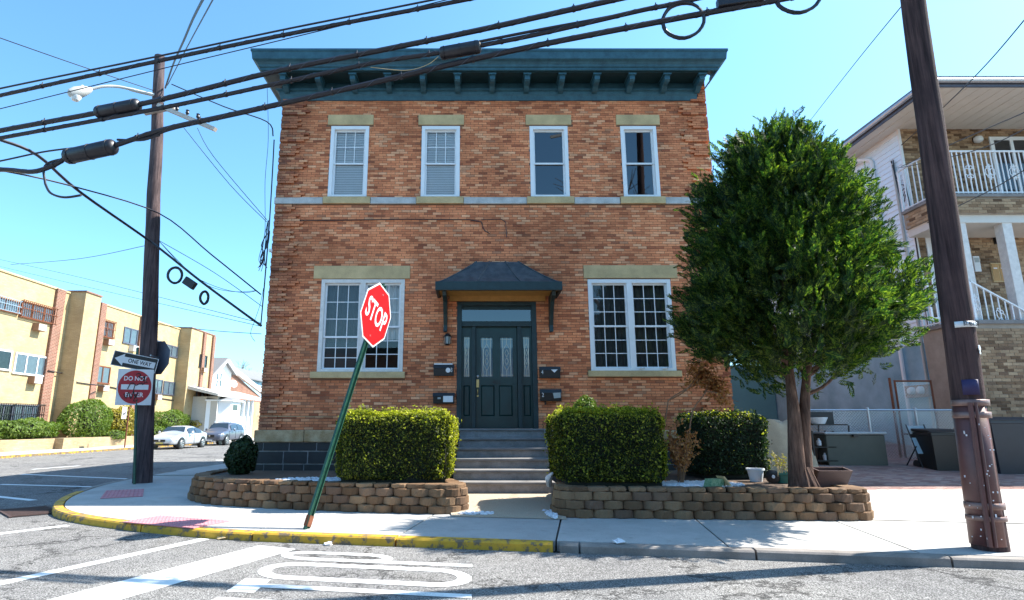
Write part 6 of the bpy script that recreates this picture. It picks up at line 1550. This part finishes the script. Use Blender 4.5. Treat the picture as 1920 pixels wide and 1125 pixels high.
q = onX(455, 752, BHX + .6); MB().box(BHX + .002, BHX + 1.2, q.y - 4, q.y + 5, .1, q.z).build('porch', 'house_brick', bh)
ds_ = onX(437, 720, BHX + .8); t = thing('satellite_dish', (BHX + .01, ds_.y, ds_.z - .4), 'white satellite dish on the far dark brick house', 'satellite dish'); MB().lathe(ds_, [(.42, .1), (.25, .03), (.0, 0)], 14, (.8, -.6, .4)).build('dish', 'white', t, True); MB().tube([ds_, ds_ + Vector((-.8, 0, -.4))], .04, 6).build('arm', 'steel', t)
# bare tree behind the roofs
bt = onY(418, 690, 95); t = thing('bare_tree', (bt.x, 95, 0), 'leafless tree behind the roofs at the end of the side street', 'tree'); m = MB()
def grow(m, p, d, L, r, depth):
    q = p + d * L; m.tube([p, p.lerp(q, .5) + Vector(rng.normal(0, L * .04, 3)), q], [r, r * .8, r * .62], 5, False)
    if depth == 0: return
    for k in range(3 if depth > 2 else 4):
        nd = (d + Vector(rng.normal(0, .48, 3))).normalized(); nd.z = abs(nd.z) * .8 + .12; grow(m, q, nd.normalized(), L * rng.uniform(.62, .82), r * .6, depth - 1)
grow(m, Vector((bt.x, 95, 0)), Vector((0, 0, 1)), 4.0, .26, 5); m.build('branches', 'twig', t)
# ================================================================== RIGHT-HAND HOUSE (tan brick front, white siding)
Y0, HX = 15.5, 12.2                                      # front wall plane, side wall plane
rh = thing('tan_brick_house', (HX + 3, Y0, .6), 'tan brick house with white siding, balcony and raised porch on the right', 'house')
def hy(u, v, Y=Y0): return onY(u, v, Y)
zE = hy(1700, 243).z; XE = 24.0; zSid = hy(1748, 640).z
slid = (hy(1864, 300).x, hy(1990, 300).x, hy(1890, 372).z, hy(1890, 262).z)
dr_ = (hy(1747, 500).x, hy(1782, 500).x, hy(1760, 598).z, hy(1760, 440).z)
MB().box(HX + .02, XE, Y0 + .0, Y0 + 9, .3, zE).build('wall_core', 'house_mortar', rh)
bl_ = [slid, dr_]
CO2, BL2 = .076, .225
rows = brick_rows(HX, XE, .5, zE, bl_, 9, CO2, BL2)
rows = [b for b in rows if (b[0] / (Y0 * .98) < 1.2)]
cand = [b for b in rows if b[1] - b[0] > BL2 * .9 and b[0] > hy(1760, 600).x and (b[0] / Y0 < .93)]
cand = [b for b in cand if 4.25 < b[2] < 6.4 or (b[2] > 7.6 and b[2] < zE - .05)]
cand.sort(key=lambda b: (Vector((b[0], Y0, b[2])) - Vector((0, 0, 1.5))).length); one = cand[:200]; ids = {id(b) for b in one}
hbm = bpy.data.meshes.new('brick'); w, h = BL2 - .009, CO2 - .009; _m = MB().box(-w / 2, w / 2, 0, .03, -h / 2, h / 2, skip='k'); hbm.from_pydata(_m.v, [], _m.f); hbm.materials.append(M['house_brick'])
for b in one: piece('brick', hbm, rh, ((b[0] + b[1]) / 2, Y0 - .014 + random.uniform(-.004, .004), (b[2] + b[3]) / 2))
m = MB()
for b in rows:
    if id(b) not in ids: m.box(b[0], b[1], Y0 - .014 + random.uniform(-.004, .004), Y0 + .002, b[2], b[3], skip='k')
o = m.build('brickwork', 'house_brick', rh); o['kind'] = 'stuff'
# side wall: lap siding over a stucco base
YS = 24.5
MB().poly([(HX, Y0 + .0, .3), (HX, Y0 + .0, zSid), (HX, YS, zSid), (HX, YS, .3)]).build('stucco_base', 'stucco', rh)
MB().poly([(HX + .015, Y0, zSid), (HX + .015, Y0, zE), (HX + .015, YS, zE), (HX + .015, YS, zSid)]).build('sheathing', 'siding', rh)
z = zSid
while z < zE:
    m = MB(); m.prism([(HX + .012, Y0 + .03, z), (HX - .028, Y0 + .03, z), (HX - .002, Y0 + .03, z + .155), (HX + .012, Y0 + .03, z + .155)], (0, YS - Y0, 0)); m.build('siding_board', 'siding', rh); z += .15
MB().box(HX - .035, HX + .03, Y0 - .02, Y0 + .032, zSid, zE).build('corner_trim', 'white', rh)
# eaves: boarded soffit, fascia, gutter, roof
EX, EY = 11.5, 13.3
k = 0; x = EX + .02
while x < XE:
    MB().box(x, x + .152, EY + .02, Y0 - .02 if x > HX - .05 else YS, zE + (k % 2) * .006, zE + .03).build('soffit_board', 'soffit', rh); x += .155; k += 1
MB().box(EX - .03, XE, EY - .03, EY + .02, zE - .02, zE + .2).build('fascia', 'sign_back', rh); MB().box(EX - .03, EX + .02, EY + .022, YS, zE - .02, zE + .2).build('fascia', 'sign_back', rh)
gm = MB(); gm.tube([(EX - .1, EY - .1, zE + .11), (EX - .1, YS, zE + .11)], .065, 8); gm.tube([(EX - .1, EY - .1, zE + .11), (XE, EY - .1, zE + .11)], .065, 8); gm.build('gutter', 'steel', rh, True)
MB().prism([(EX - .05, EY - .05, zE + .2), (XE, EY - .05, zE + .2), (XE, Y0 + 9, zE + .35), (EX - .05, Y0 + 9, zE + .35)][::1], (0, 0, .06)).build('roof', 'shingle', rh)
# downspout and conduits on the siding
yd_ = [onX(u, v, HX - .06) for u, v in ((1644, 300), (1690, 640))]
sy = onX(1652, 420, HX - .08).y
MB().tube(smooth_path([(EX - .05, sy + 1.4, zE + .06), (EX + .2, sy + .8, zE - .12), (HX - .09, sy + .1, zE - .35), (HX - .09, sy, zE - .7)], 4) + [Vector((HX - .09, sy, .75))], .05, 8).build('downspout', 'white', rh, True)
sy2 = onX(1692, 420, HX - .05).y; MB().tube([(HX - .06, sy2, zE - .9), (HX - .06, sy2, 1.2)], .035, 8).build('conduit', 'lamp_grey', rh, True)
cw = MB(); sy3 = onX(1712, 420, HX - .05).y
for kk in range(4):
    p = [Vector((HX - .07, sy2 + rng.uniform(-.1, .05), zE - .8)), Vector((HX - .1, sy2 - .1, zE - 1.3 - .1 * kk)), Vector((HX - .08, (sy2 + sy3) / 2, zE - 1.6 - .2 * kk)), Vector((HX - .06, sy3, zE - 2.1)), Vector((HX - .05, sy3 + .02 * kk, 4.6)), Vector((HX - .05, sy3 + .05 * kk, 2.0))]; cw.tube(smooth_path(p, 4), .012, 5)
cw.build('service_wires', 'rubber', rh)
mt_ = onX(1722, 738, HX - .1); MB().box(HX - .2, HX - .01, mt_.y - .5, mt_.y + .35, mt_.z - .1, mt_.z + .22).build('meter_board', 'ac_brown', rh)
for s in (-.28, .05): MB().lathe((HX - .2, mt_.y + s, mt_.z + .08), [(.1, 0), (.1, .08), (.07, .12)], 12, (-1, 0, 0)).build('meter', 'lens', rh, True)
# balcony
BY = 14.15; bx = hy(1783, 300, BY).x - .45; zf = onY(1790, 362, BY).z; zb_ = onY(1800, 400, BY).z; zrt = onY(1783, 283, BY).z
MB().box(bx, XE, BY, Y0 - .03, zb_, zf - .12).build('balcony_slab', 'house_mortar', rh)
rows2 = brick_rows(bx, XE, zb_ + .01, zf - .13, [], 12, CO2, BL2); m = MB()
for b in rows2: m.box(b[0], b[1], BY - .014, BY + .002, b[2], b[3], skip='k')
o = m.build('balcony_brickwork', 'house_brick', rh); o['kind'] = 'stuff'
n_ = 0; y = BY + .01; m = MB()
while y < Y0 - .25:
    for rr_ in range(int((zf - .14 - zb_) / CO2)): m.box(bx - .014, bx + .002, y + (.1 if rr_ % 2 else 0), y + (.1 if rr_ % 2 else 0) + BL2 - .01, zb_ + .015 + rr_ * CO2, zb_ + .015 + rr_ * CO2 + CO2 - .01)
    y += BL2
o = m.build('balcony_brickwork', 'house_brick', rh); o['kind'] = 'stuff'
MB().box(bx - .06, XE, BY - .06, Y0 - .03, zf - .118, zf - .03).build('balcony_coping', 'step_stone', rh, bevel=.01)
MB().box(bx + .05, XE, BY + .08, Y0 - .03, zb_ - .22, zb_ - .003).build('porch_ceiling', 'soffit', rh)
def railing(parent, p, q, h, n, name='railing', posts=True, scrolls=()):
    p, q = Vector(p), Vector(q); Z = Vector((0, 0, h)); R = MB().bar(p + Z, q + Z, .05, .035).build(name, 'white', parent); MB().bar(p + Vector((0, 0, .06)), q + Vector((0, 0, .06)), .035, .03).build('bottom_rail', 'white', R)
    for i in range(n + 1):
        b = p.lerp(q, i / n); w_ = .05 if (i in (0, n) and posts) else .022; MB().bar(b, b + Z, w_, w_, up=(0, 1, 0)).build('baluster', 'white', R)
    for f, hh in scrolls:
        c = p.lerp(q, f) + Vector((0, -.014, hh)); m = MB(); ax = (q - p).normalized()
        for s in (-1, 1):
            for (dz, rr_, sg) in ((.07, .055, 1), (-.07, .055, -1), (.16, .035, 1), (-.16, .035, -1)):
                pts = [c + ax * (s * (.012 + rr_ * (1 - math.cos(a_)))) + Vector((0, 0, dz + sg * (rr_ * math.sin(a_) - .03))) for a_ in [k_ * .55 for k_ in range(8)]]; m.tube(pts, .011, 5)
        m.tube([c - Vector((0, 0, .22)), c + Vector((0, 0, .22))], .013, 5); m.build('scroll', 'white', R)
    return R
hr = zrt - zf + .03
railing(rh, (bx + .02, BY + .03, zf - .03), (bx + .02 + 10 * .125 * 7, BY + .03, zf - .03), hr, 70, scrolls=[((hy(u, 322, BY).x - bx) / 8.75, hr * .52) for u in (1818, 1856, 1902)])
railing(rh, (bx + .02, BY + .05, zf - .03), (bx + .02, Y0 - .05, zf - .03), hr, 7)
# sliding door, with blue reflection of the sky in it
x0, x1, z0, z1 = slid; f = MB(); f.box(x0 - .06, x0 + .05, Y0 - .05, Y0 + .02, z0, z1 + .07); f.box(x0 + .05, x1, Y0 - .05, Y0 + .02, z1 - .03, z1 + .07); f.box(hy(1898, 300).x, hy(1898, 300).x + .09, Y0 - .045, Y0 + .02, z0, z1 - .03); W = f.build('sliding_door', 'white', rh)
MB().poly([(x0 + .05, Y0 - .022, z0), (x1, Y0 - .022, z0), (x1, Y0 - .022, z1), (x0 + .05, Y0 - .022, z1)]).build('pane', 'glass', W); MB().poly([(x0, Y0 - .012, z0), (x1, Y0 - .012, z0), (x1, Y0 - .012, z1), (x0, Y0 - .012, z1)]).build('dark_room', 'room', W)
# porch: floor, columns, door, stair to the right
zp = onY(1760, 600, BY).z
MB().box(bx, 15.2, BY, Y0 - .03, .5, zp - .1).build('porch_core', 'house_mortar', rh)
rows3 = brick_rows(bx, 19, .55, zp - .11, [], 21, CO2, BL2)
def stair_z(x): return zp - max(0, (x - 14.35)) * .62
rows3 = [b for b in rows3 if b[3] < stair_z(b[1]) - .16]
c3 = [b for b in rows3 if b[1] - b[0] > BL2 * .9]; c3.sort(key=lambda b: (Vector((b[0], BY, b[2])) - Vector((0, 0, 1.5))).length); c3 = c3[:100]; ids = {id(b) for b in c3}
for b in c3: piece('brick', hbm, rh, ((b[0] + b[1]) / 2, BY - .014, (b[2] + b[3]) / 2))
m = MB()
for b in rows3:
    if id(b) not in ids: m.box(b[0], b[1], BY - .014 + random.uniform(-.004, .004), BY + .002, b[2], b[3], skip='k')
o = m.build('porch_brickwork', 'house_brick', rh); o['kind'] = 'stuff'
MB().prism([(14.4, BY + .001, .5), (19, BY + .001, .5), (19, BY + .001, stair_z(19) - .17), (14.4, BY + .001, zp - .17)], (0, Y0 - BY - .05, 0)).build('stair_core', 'house_mortar', rh)
MB().box(bx - .05, 14.4, BY - .05, Y0 - .03, zp - .1, zp).build('porch_floor', 'step_stone', rh, bevel=.01)
for kx in range(7):
    x = 14.35 + kx * .30; zt_ = zp - (kx + 1) * .186; MB().box(x, x + .36, BY - .04, Y0 - .05, zt_ - .06, zt_).build('stair_tread', 'step_stone', rh, bevel=.01); MB().box(x - .0, x + .05, BY - .003, Y0 - .05, zt_, zt_ + .13).build('stair_riser', 'dark_brick', rh)
for u in (1806, 1893):
    x = hy(u, 480, BY + .2).x; MB().box(x - .125, x + .125, BY + .1, BY + .35, zp, zb_ - .2).build('porch_column', 'white_old', rh, bevel=.008)
x0, x1, z0, z1 = dr_; f = MB(); f.box(x0 - .07, x0, Y0 - .04, Y0 + .02, zp, z1 + .07); f.box(x1, x1 + .07, Y0 - .04, Y0 + .02, zp, z1 + .07); f.box(x0, x1, Y0 - .04, Y0 + .02, z1, z1 + .07); W = f.build('porch_door', 'white', rh); MB().box(x0, x1, Y0 - .02, Y0 + .01, zp, z1).build('door_leaf', 'white', W)
for kk in range(5): xx = x0 + .1 + kk * (x1 - x0 - .2) / 4; MB().box(xx - .012, xx + .012, Y0 - .035, Y0 - .022, z1 - 1.0, z1 - .1).build('door_grille', 'black', W)
railing(rh, (bx + .05, BY + .06, zp), (bx + .05, Y0 - .06, zp), 1.05, 7)
railing(rh, (hy(1742, 540, BY).x, BY + .06, zp), (hy(1800, 540, BY).x, BY + .06, zp), 1.05, 5)
sx0 = hy(1826, 560, BY).x
railing(rh, (sx0, BY + .05, zp - .02), (sx0 + 1.9, BY + .05, zp - .02 - 1.9 * .62), 1.02, 12, scrolls=[(.03, .5), (.33, .52)])
for u, v, lab in ((1833, 261, 'white globe wall lamp above the balcony of the tan house'),):
    p = hy(u, v, Y0 - .1); t = thing('wall_lamp', (p.x, Y0 - .016, p.z), lab, 'lamp'); MB().lathe((p.x, Y0 - .016, p.z + .03), [(.09, 0), (.09, .05), (.05, .09)], 12, (0, -1, 0)).build('base', 'black', t, True); MB().lathe((p.x, Y0 - .12, p.z - .12), [(.03, 0), (.1, .04), (.12, .1), (.1, .17), (.04, .2)], 14).build('globe', 'lens', t, True)
p = hy(1875, 446, Y0 - .1); t = thing('wall_lamp', (p.x, Y0 - .016, p.z), 'black lantern on the porch wall of the tan house', 'lamp'); MB().box(p.x - .12, p.x + .06, Y0 - .06, Y0 - .016, p.z - .16, p.z + .12).build('backplate', 'black', t); MB().lathe((p.x + .04, Y0 - .18, p.z - .14), [(.07, 0), (.11, .04), (.12, .2), (.05, .3), (.0, .33)], 8).build('lantern', 'bin_blue', t)
p = hy(1831, 495, Y0 - .03); t = thing('intercom', (p.x, Y0 - .016, p.z), 'pale intercom panel on the porch wall of the tan house', 'intercom'); MB().box(p.x - .085, p.x + .085, Y0 - .06, Y0 - .016, p.z - .22, p.z + .22).build('case', 'plastic_white', t, bevel=.01); MB().box(p.x - .06, p.x + .06, Y0 - .066, Y0 - .061, p.z + .04, p.z + .17).build('screen', 'grey_lid', t)
p = hy(1873, 511, Y0 - .03); t = thing('brass_mailbox', (p.x, Y0 - .016, p.z), 'square brass apartment mailbox panel on the porch wall', 'mailbox'); MB().box(p.x - .2, p.x + .2, Y0 - .05, Y0 - .016, p.z - .27, p.z + .27).build('panel', 'sandstone', t, bevel=.008)
for s in (-.1, .1): MB().box(p.x + s - .085, p.x + s + .085, Y0 - .058, Y0 - .051, p.z - .24, p.z + .24).build('mailbox_door', 'orange_board', t); MB().box(p.x + s - .05, p.x + s + .05, Y0 - .062, Y0 - .059, p.z + .1, p.z + .13).build('name_slot', 'paper', t)
# teal wall behind the cedar
tw_ = MB(); xa, xb = onY(1376, 750, 24.0).x, onY(1500, 750, 24.0).x; tw_.box(xa - 1.2, HX - .06, 24.0, 24.3, .5, 3.9).build('garden_wall', 'teal_wall'); tag(bpy.data.objects['garden_wall'], 'teal painted wall at the back of the side yard', 'wall')
# ================================================================== YARD: chain-link fence, gate, stored things
FY = 14.35; fz = ydrive(FY)
cf = thing('chain_link_fence', (12, FY, fz), 'chain link fence with grey top rail across the driveway', 'fence')
fx0, fx1 = onY(1480, 780, FY).x, onY(1960, 765, FY).x; ft = onY(1700, 769, FY).z
MB().tube([(fx0, FY, ft), (fx1, FY, ft)], .024, 8).build('top_rail', 'steel', cf, True)
for u in (1500, 1628, 1717, 1890):
    x = onY(u, 780, FY).x; MB().tube([(x, FY, fz - .05), (x, FY, ft + .03)], .028, 8).build('post', 'steel', cf, True); MB().lathe((x, FY, ft + .03), [(.034, 0), (.03, .03), (.0, .045)], 8).build('post_cap', 'steel', cf)
def link_mesh(x0, x1, z0, z1, y, pitch=.07, r=.0045):
    """woven diagonals as thin crossed strips"""
    m = MB(); H = z1 - z0
    n = int((x1 - x0 + H) / pitch)
    for k in range(n):
        for s in (1, -1):
            a = x0 - H + k * pitch if s > 0 else x0 + k * pitch
            pa, pb = (a, z0), (a + s * H, z1)
            if s < 0: pb = (a - H, z1)
            # clip to [x0,x1]
            (ax, az), (bx_, bz) = pa, pb; dx = bx_ - ax; dz = bz - az; t0, t1 = 0, 1
            for lim, sign in ((x0, 1), (x1, -1)):
                da, db = sign * (ax - lim), sign * (bx_ - lim)
                if da < 0 and db < 0: t0, t1 = 1, 0
                elif da < 0: t0 = max(t0, da / (da - db))
                elif db < 0: t1 = min(t1, da / (da - db))
            if t1 - t0 < .02: continue
            p = Vector((ax + dx * t0, y + s * .003, az + dz * t0)); q = Vector((ax + dx * t1, y + s * .003, az + dz * t1)); d = (q - p).normalized(); nn = Vector((-d.z, 0, d.x)) * r; yy = Vector((0, r, 0))
            b = len(m.v); m.v += [tuple(p + nn), tuple(p + yy), tuple(p - nn), tuple(q + nn), tuple(q + yy), tuple(q - nn)]; m.f += [(b, b + 1, b + 4, b + 3), (b + 1, b + 2, b + 5, b + 4), (b + 2, b, b + 3, b + 5)]
    return m
link_mesh(fx0, fx1, fz + .03, ft - .01, FY - .0).build('wire_mesh', 'steel', cf)
GY = 14.75; gx0, gx1 = onY(1684, 760, GY).x, onY(1752, 760, GY).x; gz1 = onY(1700, 713, GY).z
gt_ = thing('chain_link_gate', (gx0, GY, fz), 'tall dark framed chain link gate behind the fence', 'gate'); m = MB()
for x in (gx0, gx1): m.tube([(x, GY, fz), (x, GY, gz1)], .024, 8)
m.tube([(gx0, GY, gz1 - .02), (gx1, GY, gz1 - .02)], .022, 8); m.tube([(gx0, GY, fz + .6), (gx1, GY, fz + .6)], .018, 8); m.tube([(gx0 - .12, GY, fz), (gx0 - .12, GY, gz1 + .06)], .03, 8); m.build('gate_frame', 'rust', gt_, True)
link_mesh(gx0, gx1, fz + .05, gz1 - .03, GY).build('wire_mesh', 'steel', gt_)
# deck box
d0, d1 = onY(1553, 860, 13.6), onY(1628, 866, 13.6); zb2 = ydrive(13.7)
dbx = thing('deck_box', ((d0.x + d1.x) / 2, 13.9, zb2), 'olive plastic deck box with pale lid by the chain link fence', 'storage box')
xw = d1.x - d0.x + .45; ztop_ = onY(1590, 815, 13.6).z
MB().box(d0.x, d0.x + xw, 13.6, 14.25, zb2 - .05, ztop_).build('box_body', 'olive', dbx, bevel=.02); MB().box(d0.x - .03, d0.x + xw + .03, 13.56, 14.28, ztop_ + .003, ztop_ + .06).build('lid', 'grey_lid', dbx, bevel=.02); MB().box(d0.x + xw * .45, d0.x + xw * .53, 13.545, 13.6, ztop_ - .05, ztop_ + .01).build('latch', 'black', dbx)
# wheeled bins
def bin_(u0, u1, v0, Y, label, mat, d=.62):
    a, b = onY(u0, 850, Y), onY(u1, 850, Y); zt_ = onY((u0 + u1) / 2, v0, Y).z; zb3 = ydrive(Y); r = thing('wheeled_bin', ((a.x + b.x) / 2, Y + d / 2, zb3), label, 'bin', 'wheeled bins by the fence'); cx_ = (a.x + b.x) / 2; w_ = (b.x - a.x) / 2
    m = MB(); n = len(m.v)
    for z, f, fd in ((zb3, .82, .8), (zt_ - .12, 1, 1), (zt_ - .12, 1.04, 1.03), (zt_ - .06, 1.04, 1.03)):
        for sx, sy_ in ((-1, -1), (1, -1), (1, 1), (-1, 1)): m.v.append((cx_ + sx * w_ * f, Y + d / 2 + sy_ * d / 2 * fd, z))
    for L in range(3):
        for j in range(4): j2 = (j + 1) % 4; m.f.append((L * 4 + j, L * 4 + j2, L * 4 + 4 + j2, L * 4 + 4 + j))
    m.f.append((3, 2, 1, 0)); m.f.append((12, 13, 14, 15)); m.build('bin_body', mat, r, bevel=.02)
    MB().prism([(cx_ - w_ * 1.06, Y - .03, zt_ - .055), (cx_ - w_ * 1.06, Y + d + .03, zt_ - .03), (cx_ - w_ * 1.06, Y + d, zt_ + .03), (cx_ - w_ * 1.06, Y + .1, zt_ + .01)][::-1], (w_ * 2.12, 0, 0)).build('lid', mat, r, bevel=.015)
    for s in (-1, 1): MB().lathe((cx_ + s * w_ * .85, Y + d - .02, zb3 + .1), [(.1, -.03), (.1, .03)], 12, (1, 0, 0)).build('wheel', 'black', r)
    MB().tube([(cx_ - w_ * .8, Y + d + .06, zt_ - .08), (cx_ + w_ * .8, Y + d + .06, zt_ - .08)], .018, 6).build('handle', mat, r)
bin_(1752, 1806, 806, 12.9, 'black wheeled bin just left of the right hand pole', 'bin_black'); bin_(1868, 1960, 783, 12.5, 'large dark blue wheeled bin at the right edge of the picture', 'bin_blue', .8)
# folding chair
cp = onY(1734, 850, 13.3); cz = ydrive(13.4); fc = thing('folding_chair', (cp.x, 13.4, cz), 'grey metal folding chair leaning by the bins', 'chair')
for s in (-.2, .2): MB().tube([(cp.x + s, 13.15, cz), (cp.x + s + .02, 13.5, cz + .92)], .014, 6).build('leg', 'bin_black', fc); MB().tube([(cp.x + s, 13.65, cz), (cp.x + s, 13.25, cz + .45)], .014, 6).build('leg', 'bin_black', fc)
MB().obox((cp.x + .02, 13.47, cz + .80), Vector((.21, 0, 0)), Vector((0, .01, .0)), Vector((0, .03, .09))).build('backrest', 'grey_lid', fc, bevel=.01); MB().obox((cp.x, 13.33, cz + .46), Vector((.20, 0, 0)), Vector((0, .06, .17)), Vector((0, -.012, .004))).build('seat', 'stucco', fc, bevel=.01)
# low table with a white basin, tarp-covered heap, small black crate
tp0 = onY(1560, 780, 14.0); t = thing('garden_table', (tp0.x - .15, 14.0, ydrive(14)), 'dark folding table under the fence rail behind the cedar', 'table'); tz = onY(1560, 795, 14.0).z
MB().box(tp0.x - .55, tp0.x + .25, 13.85, 14.25, tz - .03, tz).build('table_top', 'bin_black', t)
for s in (-.5, .2): MB().bar((tp0.x + s, 13.9, ydrive(13.9)), (tp0.x + s + .1, 13.9, tz - .03), .025).build('leg', 'bin_black', t)
MB().box(tp0.x - .5, tp0.x + .15, 14.2, 14.23, tz + .001, tz + .28).build('back_panel', 'bin_black', t)
t = thing('plastic_basin', (tp0.x - .35, 13.98, tz + .002), 'white plastic basin on the dark folding table', 'basin'); MB().lathe((tp0.x - .35, 13.98, tz + .002), [(.13, 0), (.19, .15), (.205, .15), (.2, .13), (.14, .01)], 16).build('bowl', 'plastic_white', t, True)
t = thing('storage_shelf', (tp0.x - .55, 13.75, ydrive(13.7)), 'small black shelf of clutter behind the cedar trunk', 'shelf'); sx_ = tp0.x - .45
for kk in range(3): MB().box(sx_ - .3, sx_ + .22, 13.6, 13.95, ydrive(13.7) + .08 + kk * .3, ydrive(13.7) + .1 + kk * .3).build('shelf_board', 'bin_black', t)
for s in (-.28, .2):
    for yy in (13.62, 13.93): MB().box(sx_ + s - .015, sx_ + s + .015, yy - .015, yy + .015, ydrive(13.7) - .03, ydrive(13.7) + .75).build('shelf_leg', 'bin_black', t)
for kk, (dx, dz) in enumerate(((.0, .1), (.12, .4), (-.1, .42))): tag(MB().lathe((sx_ + dx, 13.7, ydrive(13.7) + dz + .003), [(.045, 0), (.05, .1), (.02, .13), (.02, .16)], 10).build('bottle', 'plastic_white', None, True), ('small white bottle on the lowest shelf behind the cedar', 'small white bottle on the right of the middle shelf', 'small white bottle on the left of the middle shelf')[kk], 'bottle', 'bottles on the black shelf')
# tarp: draped lumpy cover
tc = onY(1462, 815, 12.9); t = thing('tarp_cover', (tc.x, 13.1, ydrive(12.6)), 'tan tarp draped over a heap behind the cedar', 'tarp'); m = MB(); n = 18
for i in range(n + 1):
    for j in range(n + 1):
        a, b = i / n * 2 - 1, j / n * 2 - 1; q = max(abs(a), abs(b)); hgt = 1.05 * (1 - max(0, (q - .55) / .45) ** 1.4) + .05 * math.sin(a * 7 + b * 4) + .04 * math.sin(b * 11 - a * 3); m.v.append((tc.x + a * .62, 13.1 + b * .55, ydrive(12.6) + max(.0, hgt) - .02))
for i in range(n):
    for j in range(n): k = i * (n + 1) + j; m.f.append((k, k + n + 1, k + n + 2, k + 1))
m.build('tarp_sheet', 'tarp', t, True)
# what stands across the road, seen only as reflections in the windows
t = thing('bare_tree', (9.2, -5.5, RZ), 'tall bare street tree across the road, seen in window reflections', 'tree'); m = MB(); grow(m, Vector((9.2, -5.5, 0)), Vector((0, 0, 1)), 5.0, .30, 5); m.build('branches', 'twig', t)
t = thing('utility_pole', (5.1, -1.8, RZ), 'tall utility pole across the road, reflected in an upper window', 'utility pole'); MB().tube([(5.1, -1.8, 0), (5.2, -1.8, 18)], [.24, .16], 12).build('pole_shaft', 'lamp_grey', t, True); MB().bar((4.0, -1.8, 16.4), (6.3, -1.8, 16.9), .1, .14).build('crossarm', 'bare_wood', t); MB().lathe((5.5, -1.8, 13.0), [(.25, 0), (.28, .1), (.28, .9), (.2, 1.0)], 14).build('transformer', 'lamp_grey', t, True)
t = thing('row_house', (4, -16, 0), 'plain brick row houses across the road, seen in window reflections', 'house'); MB().box(-16, 26, -24, -15, -.05, 6.5).build('wall', 'side_brick', t); MB().box(-16.2, 26.2, -24, -14.8, 6.5, 6.9).build('parapet', 'teal_dark', t)
